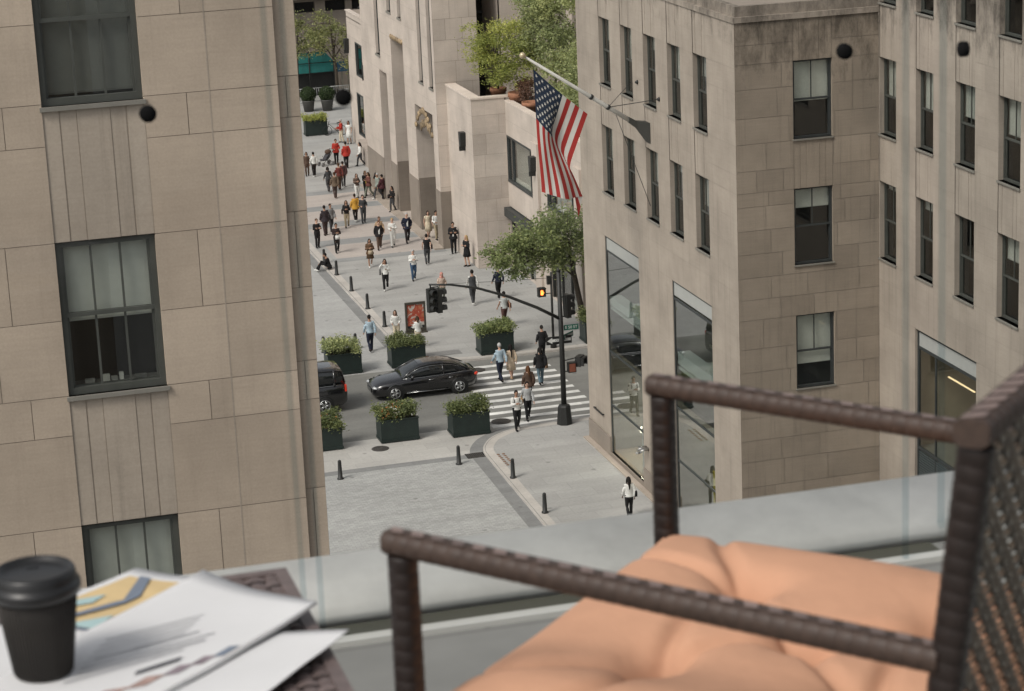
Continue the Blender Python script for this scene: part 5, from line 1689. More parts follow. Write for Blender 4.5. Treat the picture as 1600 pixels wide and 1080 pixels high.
def person(label, x, y, z, face, h, top=WHT, bottom=BLK, hair=HB, hl=0, skin="m", sleeve=1, kind="shirt", legs="trousers", arms="swing", walk=0.22, bag=None, shoe=BLK, lean=0.0, sit=False, hat=None, group="people walking in the plaza", bagcol=BLK):
    k = h / 1.74
    r = random.Random(int(x * 97 + y * 31))
    ph = 0.16 if sit else 0.92
    L = lambda side, f, up: Vector((side * k, (f * cos(lean) + up * sin(lean)) * k, (ph + up * cos(lean) - f * sin(lean)) * k))
    # legs
    hips, knees, ank = [], [], []
    for s_ in (-1, 1):
        if sit:
            hp = Vector((s_ * 0.09, 0.02, ph)) * k; kn = Vector((s_ * 0.12, 0.44, 0.50 if s_ < 0 else 0.42)) * k; an = Vector((s_ * 0.11, 0.62 + 0.12 * (s_ > 0), 0.02)) * k
        else:
            st = walk * s_ * (1 if r.random() < 2 else -1)
            hp = Vector((s_ * 0.088, 0, ph)) * k; an = Vector((s_ * 0.085, st - 0.03, 0.085 + (0.07 if (st < -0.1) else 0))) * k
            kn = Vector((s_ * 0.095, st * 0.45 + 0.04 + (0.05 if st < -0.1 else 0), 0.50)) * k
        hips.append(hp); knees.append(kn); ank.append(an)
    # arms
    sh, el, wr = [], [], []
    for s_ in (-1, 1):
        a = arms if isinstance(arms, str) else arms[0 if s_ < 0 else 1]
        S_ = L(s_ * 0.165, 0, 0.475)
        if a == "swing":
            d = -walk * s_ * 0.8
            e_ = L(s_ * 0.235, d * 0.45 - 0.03, 0.20); w_ = L(s_ * 0.225, d * 1.1 + 0.07, -0.04)
        elif a == "phone":
            e_ = L(s_ * 0.23, 0.04, 0.20); w_ = L(s_ * 0.07, 0.28, 0.30)
        elif a == "cross":
            e_ = L(s_ * 0.24, 0.05, 0.20); w_ = L(-s_ * 0.06, 0.19, 0.27)
        elif a == "pocket":
            e_ = L(s_ * 0.27, -0.07, 0.21); w_ = L(s_ * 0.19, 0.06, 0.02)
        elif a == "push":
            e_ = L(s_ * 0.23, 0.06, 0.20); w_ = L(s_ * 0.20, 0.36, 0.14)
        elif a == "hold":
            e_ = L(s_ * 0.24, 0.0, 0.20); w_ = L(s_ * 0.17, 0.24, 0.17)
        elif a == "up":
            e_ = L(s_ * 0.28, 0.12, 0.40); w_ = L(s_ * 0.12, 0.22, 0.62)
        elif a == "knee":
            e_ = L(s_ * 0.24, 0.14, 0.25); w_ = L(s_ * 0.10, 0.42, 0.30)
        sh.append(S_); el.append(e_); wr.append(w_)

    def torso(mb, lo, hi, g, flare=0.0):
        tab = [(-0.12, .155, .115), (-0.02, .168, .122), (0.10, .150, .108), (0.20, .142, .102), (0.36, .168, .118), (0.46, .172, .108), (0.515, .11, .08), (0.545, .06, .058)]
        pts = [t_ for t_ in tab if lo <= t_[0] <= hi]
        rs = []
        for (u, a, b) in pts:
            ff = flare * max(0, 0.10 - u)
            rs.append([L((a + g + ff) * cos(2 * pi * j / 14), (b + g + ff) * sin(2 * pi * j / 14), u) for j in range(14)])
        mb.rings(rs)

    def limb(mb, p, rad):
        mb.tube(p, [v * k for v in rad], 9)
    mb = MB()
    torso(mb, -0.2, 0.6, 0.0)
    for i in (0, 1):
        limb(mb, [hips[i], hips[i].lerp(knees[i], 0.5), knees[i], knees[i].lerp(ank[i], 0.35), ank[i]], [.088, .075, .054, .056, .038])
        f0 = ank[i] + Vector((0, -0.05, -0.045)) * k
        mb.tube([f0, f0 + Vector((0, 0.10, 0.0)) * k, f0 + Vector((0, 0.20, -0.012)) * k], [(0.036 * k, 0.038 * k), (0.042 * k, 0.034 * k), (0.032 * k, 0.022 * k)], 8)
        limb(mb, [sh[i].lerp(L(0, 0, 0.46), 0.35), sh[i], sh[i].lerp(el[i], 0.5), el[i], el[i].lerp(wr[i], 0.3), wr[i]], [.046, .052, .046, .038, .040, .027])
        d = (wr[i] - el[i]).normalized()
        mb.ball(wr[i] + d * 0.045 * k, (0.030 * k, 0.036 * k, 0.046 * k), 8)
    mb.tube([L(0, -0.01, 0.50), L(0, 0.0, 0.62)], [0.055 * k, 0.052 * k], 9)
    hc = L(0, 0.025, 0.705)
    mb.ball(hc, (0.078 * k, 0.098 * k, 0.118 * k), 14)
    mb.ball(hc + Vector((0, 0.035, -0.055)) * k, (0.058 * k, 0.06 * k, 0.06 * k), 10)
    mb.tube([hc + Vector((0, 0.085, 0.02)) * k, hc + Vector((0, 0.112, -0.025)) * k], [0.012 * k, 0.017 * k], 6)
    for s_ in (-1, 1):
        mb.ball(hc + Vector((s_ * 0.08, -0.005, -0.01)) * k, (0.014 * k, 0.022 * k, 0.032 * k), 6)
    root = remesh(mb, "person", SKIN[skin], None, 0.017)
    # fingers, thumb, eyes, mouth joined to the body mesh
    bm = bmesh.new(); bm.from_mesh(root.data)
    ex = MB()
    for i, s_ in ((0, -1), (1, 1)):
        d = (wr[i] - el[i]).normalized()
        side = d.cross(X).normalized() if abs(d.x) < 0.9 else d.cross(Z).normalized()
        pal = d.cross(side).normalized()
        b0_ = wr[i] + d * 0.075 * k
        for j, ln in enumerate((0.062, 0.075, 0.070, 0.055)):
            o_ = b0_ + side * (j - 1.5) * 0.018 * k
            ex.tube([o_, o_ + d * ln * 0.5 * k + pal * 0.008 * k, o_ + d * ln * 0.9 * k + pal * 0.028 * k], [0.0095 * k, 0.0085 * k, 0.0065 * k], 5)
        o_ = wr[i] + d * 0.035 * k + side * 0.03 * k
        ex.tube([o_, o_ + (d * 0.03 + side * 0.022) * k, o_ + (d * 0.058 + side * 0.022 + pal * 0.012) * k], [0.012 * k, 0.010 * k, 0.008 * k], 5)
    nskin = len(ex.f)
    for s_ in (-1, 1):
        ex.ball(hc + Vector((s_ * 0.032, 0.086, 0.012)) * k, 0.012 * k, 6, 1)
        ex.tube([hc + Vector((s_ * 0.018, 0.096, 0.036)) * k, hc + Vector((s_ * 0.05, 0.082, 0.034)) * k], 0.006 * k, 4, 1)
    ex.tube([hc + Vector((-0.022, 0.092, -0.062)) * k, hc + Vector((0, 0.098, -0.063)) * k, hc + Vector((0.022, 0.092, -0.062)) * k], 0.006 * k, 4, 2)
    vs = [bm.verts.new(v) for v in ex.v]
    for f_, mi in zip(ex.f, ex.m):
        try:
            ff = bm.faces.new([vs[i] for i in f_]); ff.material_index = mi; ff.smooth = True
        except ValueError:
            pass
    bm.to_mesh(root.data); bm.free()
    root.data.materials.append(mat("dark_eye", (0.02, 0.015, 0.012), 0.3)); root.data.materials.append(mat("lip", (0.28, 0.09, 0.08), 0.5))
    at = root.data.attributes.get("tone") or root.data.attributes.new("tone", 'FLOAT', 'FACE')
    at.data.foreach_set("value", [1.0] * len(root.data.polygons))
    # trousers / skirt
    mb = MB()
    if legs in ("trousers", "shorts"):
        torso(mb, -0.2, 0.10, 0.014)
        for i in (0, 1):
            full = legs == "trousers"
            p = [hips[i] + Vector((0, 0, 0.05)) * k, hips[i].lerp(knees[i], 0.5), knees[i]] + ([knees[i].lerp(ank[i], 0.4), ank[i] + Vector((0, 0, -0.01)) * k] if full else [])
            limb(mb, p, [.108, .094, .074] + ([.070, .062] if full else []))
        remesh(mb, "trousers" if legs == "trousers" else "shorts", cloth(bottom), root, 0.018)
    elif legs in ("skirt", "dress"):
        hem = -0.44 if legs == "dress" else -0.36
        rs = []
        for u, a, b in ((0.14, .155, .115), (0.0, .185, .14), (-0.15, .20, .165), (hem, .235, .21)):
            rs.append([L(a * (1 + 0.05 * sin(5 * q_)) * cos(q_), b * (1 + 0.05 * sin(5 * q_)) * sin(q_), u) for q_ in [2 * pi * j / 20 for j in range(20)]])
        mb.rings(rs); mb.build("skirt", cloth(bottom if legs == "skirt" else top), root)
    # top
    mb = MB()
    g = {"shirt": 0.018, "jacket": 0.034, "vest": 0.03}[kind]
    torso(mb, -0.03 if (kind == "shirt" and legs != "dress") else -0.13, 0.53, g, 0.25 if kind == "jacket" else 0.1)
    for i in (0, 1):
        p = [sh[i].lerp(L(0, 0, 0.46), 0.4), sh[i], sh[i].lerp(el[i], 0.45)]
        rd = [.048 + g, .052 + g, .050 + g]
        if sleeve:
            p += [el[i], el[i].lerp(wr[i], 0.4), wr[i].lerp(el[i], 0.06)]; rd += [.042 + g, .042 + g, .032 + g * 0.8]
        if kind != "vest":
            limb(mb, p, rd)
    remesh(mb, {"shirt": "shirt", "jacket": "jacket", "vest": "vest"}[kind], cloth(top), root, 0.018)
    if kind == "jacket" and top in (BLK, NVY):       # shirt front
        q = MB(); q.poly([L(-0.035, 0.155, 0.05), L(0.035, 0.155, 0.05), L(0.05, 0.15, 0.36), L(0.03, 0.12, 0.48), L(-0.03, 0.12, 0.48), L(-0.05, 0.15, 0.36)]); q.build("shirt", cloth(WHT), root)
    if kind == "vest":
        q = MB()
        for i in (0, 1):
            p = [sh[i].lerp(L(0, 0, 0.46), 0.3), sh[i], sh[i].lerp(el[i], 0.55), el[i], wr[i]]
            limb(q, p, [.06, .066, .060, .05, .040])
        q.build("shirt", cloth(WHT), root)
    # shoes
    for i in (0, 1):
        q = MB()
        f0 = ank[i] + Vector((0, -0.06, -0.045)) * k
        q.tube([f0, f0 + Vector((0, 0.11, 0.0)) * k, f0 + Vector((0, 0.19, -0.008)) * k, f0 + Vector((0, 0.235, -0.016)) * k], [(0.042 * k, 0.044 * k), (0.05 * k, 0.042 * k), (0.044 * k, 0.03 * k), (0.02 * k, 0.016 * k)], 9)
        q.build("shoe", cloth(shoe), root)
    # hair
    if hat is None:
        q = MB()
        q.ball(hc + Vector((0, -0.016, 0.022)) * k, (0.088 * k, 0.102 * k, 0.112 * k), 12)
        if hl:
            ln = {1: 0.16, 2: 0.34, 3: 0.46}[hl]
            q.tube([hc + Vector((0, -0.03, 0.04)) * k, hc + Vector((0, -0.07, -0.06)) * k, hc + Vector((0, -0.095, -0.06 - ln * 0.6)) * k, hc + Vector((0, -0.10, -0.06 - ln)) * k], [(0.088 * k, 0.075 * k), (0.10 * k, 0.06 * k), (0.11 * k, 0.05 * k), (0.075 * k, 0.03 * k)], 10)
            for s_ in (-1, 1):
                q.tube([hc + Vector((s_ * 0.06, 0.02, 0.06)) * k, hc + Vector((s_ * 0.088, 0.0, -0.04)) * k, hc + Vector((s_ * 0.10, -0.01, -0.06 - ln * 0.7)) * k], [0.03 * k, 0.032 * k, 0.02 * k], 6)
        remesh(q, "hair", cloth(hair), root, 0.016) if hl else q.build("hair", cloth(hair), root)
    else:
        q = MB(); q.ball(hc + Vector((0, -0.012, 0.012)) * k, (0.098 * k, 0.105 * k, 0.125 * k), 12); q.tube([hc + Vector((0, -0.03, -0.06)) * k, L(0, -0.02, 0.50)], [0.095 * k, 0.13 * k], 10)
        q.build("headscarf", cloth(hat), root)
    # things carried
    bo = None
    if bag == "backpack":
        q = MB()
        q.rings([[L(a * sx_, -0.13 - b, u) for a, b in ((-1, 0), (1, 0), (1, d_), (-1, d_))] for u, sx_, d_ in ((0.08, .13, .10), (0.14, .16, .15), (0.36, .15, .14), (0.46, .10, .07))], 0, 1, True, True)
        for s_ in (-1, 1): q.tube([L(s_ * .10, -0.14, 0.44), L(s_ * .12, 0.0, 0.535), L(s_ * .12, 0.14, 0.42), L(s_ * .14, 0.10, 0.20), L(s_ * .14, -0.12, 0.12)], 0.02 * k, 5)
        bo = q
    elif bag in ("shoulder", "tote"):
        s_ = 1
        d_ = 0.0 if bag == "shoulder" else -0.12
        q = MB()
        q.rings([[L(s_ * 0.27 + a, b, u) for a, b in ((-.05, -.15), (.05, -.15), (.05, .15), (-.05, .15))] for u in (d_ - 0.02, d_ + 0.20)] + [[L(s_ * 0.27 + a, b, d_ + 0.24) for a, b in ((-.02, -.13), (.02, -.13), (.02, .13), (-.02, .13))]], 0, 1, True, True)
        q.tube([L(s_ * .27, -0.1, d_ + 0.22), L(s_ * .17, 0.0, 0.53) if bag == "shoulder" else L(s_ * .25, 0, d_ + 0.34), L(s_ * .27, 0.1, d_ + 0.22)], 0.010 * k, 5)
        bo = q
    elif bag == "front":
        q = MB()
        q.rings([[L(a, 0.30 + b, u) for a, b in ((-.13, -.05), (.13, -.05), (.13, .05), (-.13, .05))] for u in (-0.06, 0.16)] , 0, 1, True, True)
        q.tube([L(-.1, 0.3, 0.16), L(0, 0.29, 0.26), L(.1, 0.3, 0.16)], 0.01 * k, 5)
        bo = q
    lo = min(v.co.z for v in root.data.vertices)
    root.location = (x, y, z + (0.012 if not sit else 0.0))
    root.rotation_euler = (0, 0, radians(face))
    tag(root, label, "person", group)
    if bo is not None:
        nm = {"backpack": "backpack", "shoulder": "shoulder_bag", "tote": "shopping_bag", "front": "handbag"}[bag]
        b_ = bo.build(nm, cloth(bagcol))
        b_.location = root.location; b_.rotation_euler = root.rotation_euler
        OWNER = {"backpack": "worn", "shoulder": "hung on the shoulder", "tote": "carried low in one hand", "front": "held in front"}[bag]
        tag(b_, " ".join((nm.replace("_", " ") + " of the " + label).split()[:16]), "bag")
    return root


def P_(lb, x, y, face, h, **kw):
    z = kw.pop("z", 0.0)
    return person(lb, x, y, z, face, h, **kw)


P_("person with red jacket over a white top beside the far planter", 31.59, 161.2, 95, 1.62, top=RED, bottom=CRM, hair=HGR, arms="push", walk=.1)
P_("person in a long white dress near the far wing wall", 31.96, 160.4, 150, 1.60, top=WHT, legs="dress", hair=HB, hl=2, kind="shirt", sleeve=0, walk=.1)
P_("person in red jacket facing us behind the pushchair", 29.71, 153.8, 175, 1.64, top=RED, bottom=BLK, kind="jacket", skin="m", arms="hold", walk=.1)
P_("person in red jacket seen from behind, right of the other red jackets", 30.01, 152.0, 5, 1.74, top=RED, bottom=BLK, kind="jacket", walk=.12, sleeve=1)
P_("person with long dark hair in white top walking along the tower wall", 31.0, 152.3, 100, 1.55, top=WHT, bottom=DGR, hl=2, skin="l", walk=.26)
P_("person in white shirt and dark trousers by the left building edge, far back", 27.54, 150.3, 10, 1.58, top=WHT, bottom=BLK, shoe=WHT, walk=.1)
P_("person in dark brown half hidden by the left building, far back", 27.16, 150.7, 170, 1.55, top=BRN, bottom=BRN, hl=1, walk=.1)
P_("person in maroon top walking away in the far group of four", 28.16, 145.3, 5, 1.70, top=(0.13, 0.035, 0.03), bottom=BRN, hair=HBR, walk=.2)
P_("person in dark jacket at the right of the far group of four", 28.58, 146.1, -5, 1.62, top=(0.055, 0.03, 0.03), bottom=DGR, kind="jacket", walk=.2)
P_("person in grey hoodie at the left of the far group of four", 27.41, 145.0, 8, 1.58, top=DGR, bottom=DGR, hl=1, walk=.2)
P_("person in olive brown coat walking away, nearest of the far group of four", 27.40, 142.9, 3, 1.62, top=(0.115, 0.085, 0.06), bottom=(0.07, 0.05, 0.045), kind="jacket", hair=HBR, walk=.2, shoe=BRN)
P_("person with brown hair and white bottoms looking down at hands", 28.64, 142.3, 185, 1.52, top=(0.10, 0.07, 0.055), bottom=WHT, hl=2, hair=HBR, arms="phone", skin="l", walk=.1)
P_("person in black with yellow bag by the tower portal", 29.28, 142.8, 200, 1.55, top=BLK, bottom=BLK, hl=1, hair=HBR, arms="cross", walk=.1, bag="front", bagcol=(0.35, 0.25, 0.03))
P_("person with red scarf striding past the far portal", 29.34, 142.1, 110, 1.58, top=(0.12, 0.05, 0.04), bottom=OLV, hair=HBR, hl=1, walk=.32, arms=("phone", "swing"), kind="jacket")
P_("person in grey green coat striding by the far portal", 29.78, 141.5, 110, 1.58, top=(0.22, 0.25, 0.22), bottom=DGR, kind="jacket", walk=.3, shoe=WHT, hair=HGR)
P_("person in black at the far portal corner, behind the striding walkers", 30.3, 143.6, 20, 1.62, top=BLK, bottom=BLK, walk=.2, kind="jacket")
P_("person in dark red and black against the far portal wall", 29.95, 141.0, 30, 1.58, top=(0.06, 0.02, 0.025), bottom=BLK, walk=.15, kind="jacket")
P_("person in bright mustard yellow jacket walking away", 27.14, 135.7, 3, 1.66, top=YEL, bottom=BLK, kind="jacket", shoe=WHT, walk=.18)
P_("person in dark plaid shirt right of the yellow jacket", 27.5, 135.2, 178, 1.66, top=DGR, bottom=DGR, walk=.1, arms="hold", skin="l")
P_("person with long hair in black top and patterned trousers left of the yellow jacket", 26.35, 134.4, 170, 1.60, top=BLK, bottom=KHK, hl=2, hair=HBR, arms="phone", walk=.12, bag="shoulder")
P_("person in black leaning by the tower pier alone", 29.75, 137.4, 120, 1.55, top=BLK, bottom=DGR, hl=1, arms=("hold", "swing"), walk=.15, bag="shoulder")
P_("person in dark hooded coat carrying a bag on the left", 24.8, 133.0, 10, 1.72, top=(0.03, 0.025, 0.03), bottom=(0.05, 0.035, 0.035), kind="jacket", walk=.1, bag="shoulder")
P_("person in grey checked jacket beside the hooded coat", 25.29, 133.8, 195, 1.62, top=GRY, bottom=DGR, kind="jacket", arms="swing", walk=.2)
P_("person in black with a white bag held in front", 24.51, 128.3, 182, 1.66, top=(0.03, 0.022, 0.022), bottom=BLK, arms="phone", skin="m", walk=.12, bag="front", bagcol=WHT)
P_("person in black standing at the left building edge above the kerb", 23.75, 130.0, 190, 1.66, top=BLK, bottom=BLK, skin="l", arms="cross", walk=.05, hair=HBR)
P_("person in tan jacket walking behind the black blazer", 27.12, 129.1, 180, 1.62, top=TAN, bottom=BRN, hair=HBR, walk=.2)
P_("person in black blazer and pale shirt near the plaza centre", 26.84, 128.0, 172, 1.62, top=BLK, bottom=BRN, kind="jacket", walk=.22, arms=("pocket", "swing"), hair=HAU, skin="l")
P_("person dressed all in white walking towards us", 27.68, 128.3, 176, 1.64, top=WHT, bottom=WHT, hair=HBL, skin="l", arms=("cross", "hold"), walk=.14, shoe=DGR)
P_("person in dark suit with open white shirt beside the portal pier", 28.67, 129.0, 178, 1.70, top=NVY, bottom=(0.03, 0.025, 0.025), kind="jacket", hair=HGR, skin="l", walk=.2, arms="pocket")
P_("person in cream dress standing in the portal", 30.0, 129.5, 190, 1.58, top=CRM, legs="dress", hl=1, skin="l", walk=.12, sleeve=0)
P_("person in white shirt and pale trousers standing in the portal", 30.35, 129.0, 195, 1.66, top=WHT, bottom=KHK, arms="hold", walk=.15, skin="m")
P_("person in black shirt and trousers walking away with a black bag", 28.45, 123.4, -8, 1.66, top=BLK, bottom=DGR, skin="l", walk=.22, bag="shoulder", sleeve=0)
P_("person in white shirt and blue jeans looking down at hands", 26.94, 120.2, 178, 1.64, top=WHT, bottom=JEAN, hair=HGR, skin="l", arms="phone", walk=.16)
P_("person in black security dress standing by the stone block", 30.4, 125.3, 165, 1.74, top=BLK, bottom=BLK, arms="cross", walk=.06, kind="jacket")
P_("person with blond hair in black standing against the stone block's wall", 30.3, 122.0, 120, 1.70, top=BLK, legs="skirt", bottom=BLK, hl=2, hair=HBL, skin="l", arms="cross", walk=.05)
P_("person in black vest over white sleeves walking away alone", 28.5, 113.9, 4, 1.78, top=DGR, bottom=DGR, kind="vest", walk=.24, shoe=WHT)
P_("person with dark hair in brown coat and skirt", 25.47, 124.1, 176, 1.56, top=(0.10, 0.06, 0.035), legs="skirt", bottom=(0.08, 0.05, 0.03), hl=2, arms="phone", kind="jacket", walk=.12, bag="front", bagcol=(0.4, 0.33, 0.24), shoe=WHT)
P_("person with long dark hair in white top and black trousers, hands to face", 25.1, 118.7, 168, 1.66, top=WHT, bottom=BLK, hl=2, arms=("phone", "up"), walk=.16, shoe=WHT, bag="shoulder", bagcol=(0.1, 0.1, 0.1))
P_("person in black sitting on the plaza kerb with knees up", 23.32, 124.6, 70, 1.68, top=BLK, bottom=BLK, sit=True, lean=0.30, arms="knee", shoe=WHT, group="people sitting")
P_("person in pink headscarf and patterned top behind the signal head", 27.14, 114.8, 178, 1.60, top=(0.42, 0.33, 0.27), bottom=OLV, hat=(0.50, 0.24, 0.20), arms="hold", walk=.16, shoe=WHT, skin="l")
P_("person in light blue shirt and dark trousers walking away by the far planters", 21.88, 107.7, 3, 1.78, z=RZ, top=LBL, bottom=NVY, walk=.2, skin="m")
P_("person in white blouse bending left of the poster stand", 23.35, 108.6, 160, 1.60, top=WHT, bottom=CRM, hair=HBR, hl=1, lean=0.25, arms="hold", walk=.1, skin="l")
P_("person in white top looking at the poster stand", 24.05, 107.1, 0, 1.52, top=WHT, bottom=CRM, hair=HBR, hl=1, arms="phone", walk=.06, skin="l")
P_("person in pale shirt with dark shorts behind the crossing planter", 28.85, 109.2, 8, 1.72, top=(0.42, 0.44, 0.43), bottom=(0.09, 0.05, 0.045), hl=0, walk=.28, sleeve=0, skin="m", bag="shoulder", bagcol=(0.1, 0.04, 0.03))
P_("person in dark clothes under the street tree", 30.0, 114.5, 10, 1.70, top=NVY, bottom=BLK, walk=.2)
P_("person in light blue shirt crossing the zebra away from us", 26.19, 100.3, 10, 1.78, z=RZ + 0.006, top=LBL, bottom=NVY, hair=HGR, skin="l", walk=.30)
P_("person with long dark hair in cream dress on the zebra crossing", 26.75, 100.5, 5, 1.60, z=RZ + 0.006, top=(0.52, 0.42, 0.31), legs="dress", hl=3, skin="l", walk=.2, shoe=TAN)
P_("person in black jacket and blue jeans on the zebra crossing", 27.71, 99.1, -4, 1.72, z=RZ + 0.006, top=BLK, bottom=(0.10, 0.15, 0.18), kind="jacket", walk=.2, hl=1, bag="tote", bagcol=(0.15, 0.10, 0.06))
P_("person in black top at the far end of the zebra crossing", 28.9, 102.9, 0, 1.66, z=RZ + 0.006, top=BLK, bottom=BLK, walk=.16, sleeve=1)
P_("person with long brown hair in dark jacket on the zebra crossing", 26.45, 96.6, 2, 1.66, z=RZ + 0.006, top=BRN, bottom=BLK, hl=2, hair=HAU, kind="jacket", walk=.15, skin="l")
P_("person in pale checked shirt coming over the zebra crossing", 25.74, 94.3, 176, 1.66, z=RZ + 0.006, top=(0.36, 0.37, 0.37), bottom=BLK, walk=.25, skin="l", bag="tote", bagcol=(0.32, 0.20, 0.10))
P_("person in white shirt with backpack stepping onto the near corner", 24.85, 92.8, 178, 1.70, top=WHT, bottom=BLK, arms="phone", walk=.2, skin="m", bag="backpack")
P_("person with dark curly hair in white shirt and black trousers near the shopfront", 25.76, 80.7, -5, 1.56, top=WHT, bottom=BLK, hl=2, walk=.14, skin="d", bag="shoulder")
P_("person with dark hair in patterned dress inside the second shop window", 28.15, 76.45, 60, 1.60, z=0.2, top=(0.26, 0.22, 0.24), legs="skirt", bottom=(0.05, 0.10, 0.12), hl=2, arms="swing", walk=.08, skin="l", group="people inside the shops")

# pushchair and bicycle in the distance
t = thing("pushchair", "black and grey pushchair in front of the red jackets", "pushchair", (29.0, 153.6, 0), 2.0)
q = MB()
for s_ in (-0.22, 0.22):
    q.tube([(s_, -0.45, 1.02), (s_, -0.1, 0.55), (s_, 0.45, 0.18)], 0.018, 6); q.tube([(s_, 0.15, 0.6), (s_, -0.35, 0.16)], 0.016, 6)
q.tube([(-0.22, -0.45, 1.02), (0.22, -0.45, 1.02)], 0.02, 6); q.build("frame", BLACKM, t)
q = MB(); q.rings([[Vector((a, b, c_)) for a in (-0.18, 0.18) for (b, c_) in (((-.12, .5), (-.30, .92)) if a < 0 else ((-.30, .92), (-.12, .5)))], [Vector((a, b, c_)) for a in (-0.18, 0.18) for (b, c_) in (((.18, .42), (-.22, .95)) if a < 0 else ((-.22, .95), (.18, .42)))]], 0, 1, True, False); q.box(-0.18, 0.18, 0.0, 0.4, 0.36, 0.44); q.build("seat", cloth((0.05, 0.05, 0.055)), t)
q = MB(); q.ball((0, -0.16, 0.88), (0.21, 0.24, 0.17), 10); q.build("hood", cloth(BRN), t)
for (a, b) in ((-0.24, -0.36), (0.24, -0.36), (-0.24, 0.45), (0.24, 0.45)):
    q = MB(); q.lathe([(0.05, -0.02), (0.14, -0.025), (0.14, 0.025), (0.05, 0.02)], (a, b, 0.14), 14, 0, 1, X); q.build("wheel", mat("grey_rubber", (0.2, 0.2, 0.2), 0.7), t)
t = thing("bicycle", "black bicycle parked at the right end of the far planter", "bicycle", (31.75, 164.2, 0), 1.3)
q = MB()
q.tube([(0, -0.5, 0.34), (0, -0.1, 0.32), (0, 0.42, 0.82), (0, -0.22, 0.80), (0, -0.1, 0.32)], 0.025, 6); q.tube([(0, -0.5, 0.34), (0, -0.22, 0.8)], 0.02, 5); q.tube([(0, 0.55, 0.34), (0, 0.40, 0.95)], 0.022, 6); q.build("frame", BLACKM, t)
for b in (-0.5, 0.55):
    q = MB(); q.lathe([(0.31, -0.02), (0.34, -0.02), (0.34, 0.02), (0.31, 0.02), (0.31, -0.02)], (0, b, 0.34), 24, 0, 1, X, cap=False)
    for i in range(10):
        a = 2 * pi * i / 10; q.tube([(0, b, 0.34), (0, b + 0.31 * cos(a), 0.34 + 0.31 * sin(a))], 0.004, 3)
    q.build("wheel", TYRE, t)
q = MB(); q.tube([(-0.28, 0.36, 0.98), (0, 0.42, 0.96), (0.28, 0.36, 0.98)], 0.018, 6); q.build("handlebar", BLACKM, t)
q = MB(); q.ball((0, -0.25, 0.88), (0.07, 0.14, 0.04), 8); q.tube([(0, -0.22, 0.78), (0, -0.24, 0.86)], 0.015, 5); q.build("saddle", BLACK, t)

# ================================================================== THE TERRACE
FZ = 28.5
CONC = mat("coping_stone", (0.69, 0.68, 0.635), 0.9, spec=0.15, var=0.17, scale=4.0)
TFL = paving("terrace_floor_slate", (0.182, 0.183, 0.172), 1.8, 1.8, 0.006, 0.8, 0.03, blot=0.06)
mb = MB(); mb.box(-6, 6, -8, 3.70, FZ - 0.2, FZ)
structure("terrace_floor", mb, TFL)
hb = thing("stone_building", "limestone building under the terrace we look from", "building", (0, -2, 0))
mb = MB(); mb.box(-6, 6, -8, 4.0, 0, FZ - 0.2, 0); mb.build("wall", [ST_NEAR], hb, True)
# low stone upstand with a rounded inner nose: straight run and the return on the right
cp = thing("stone_parapet", "low pale stone parapet running along the terrace edge outside the glass", "parapet", (0, 3.9, FZ))
q = MB()
prof = [(3.865, -0.2), (3.865, 0.064), (3.860, 0.070), (3.78, 0.052), (3.745, 0.042), (3.722, 0.031), (3.710, 0.018), (3.708, 0.008), (3.716, 0.0)]
q.rings([[Vector((x, a, FZ + b)) for a, b in prof] for x in (-6.0, 2.06)], 0, 1, True, True)
q.build("coping", [CONC], cp, True)
q = MB()
prof2 = [(2.06, -0.2), (2.06, 0.064), (1.90, 0.052), (1.866, 0.042), (1.843, 0.031), (1.831, 0.018), (1.828, 0.008), (1.836, 0.0)]
q.rings([[Vector((a, y, FZ + b)) for a, b in prof2] for y in (-4.0, 3.72)], 0, 1, True, True)
q.build("return_coping", [CONC], cp, True)
RAIL = mat("white_metal_channel", (0.45, 0.45, 0.42), 0.45, var=0.05)
rl = thing("base_rail", "white metal channel at the foot of the glass balustrade", "rail", (0, 3.62, FZ))
q = MB()
q.box(-6, 1.735, 3.614, 3.640, FZ, FZ + 0.009); q.box(-6, 1.735, 3.640, 3.70, FZ, FZ + 0.003, 1)
q.build("channel", [RAIL, mat("dark_gap_shade", (0.06, 0.06, 0.045), 0.8)], rl, True)  # second colour paints the shade in the gap between channel and parapet
q = MB()
q.box(1.735, 1.775, -4, 3.640, FZ, FZ + 0.010)
q.build("return_channel", RAIL, rl, True)
BAL = glass("balustrade_glass", (0.972, 0.974, 0.965), 0.0, 0.3)
BALR = glass("return_glass", (0.95, 0.965, 0.96), 0.0, 0.12)
EDGE = mat("glass_edge", (0.22, 0.27, 0.29), 0.2, spec=0.6)


def pane(label, x0, x1, y0, y1, z0, z1, edges, discs):
    t = thing("glass_panel", label, "glass panel", ((x0 + x1) / 2, (y0 + y1) / 2, FZ))
    q = MB()
    if x1 - x0 > y1 - y0:
        q.poly([(x0, y0, z0), (x1, y0, z0), (x1, y0, z1), (x0, y0, z1)])
    else:
        q.poly([(x0, y0, z0), (x0, y1, z0), (x0, y1, z1), (x0, y0, z1)])
    q.build("pane", BAL if x1 - x0 > y1 - y0 else BALR, t, True)
    q = MB()
    for e in edges:
        q.box(*e, z0, z1)
    q.build("edge", glass("glass_edge_tint", (0.88, 0.915, 0.93), 0.05, 0.35), t, True)
    for p, ax in discs:
        q = MB(); q.lathe([(0.0005, -0.006), (0.0125, -0.006), (0.0130, -0.003), (0.0130, 0.003), (0.0125, 0.006), (0.0005, 0.006)], p, 24, 0, 1, ax); q.build("disc_clamp", mat("matt_black_rubber", (0.006, 0.006, 0.006), 0.9, spec=0.1), t, True)
    return t


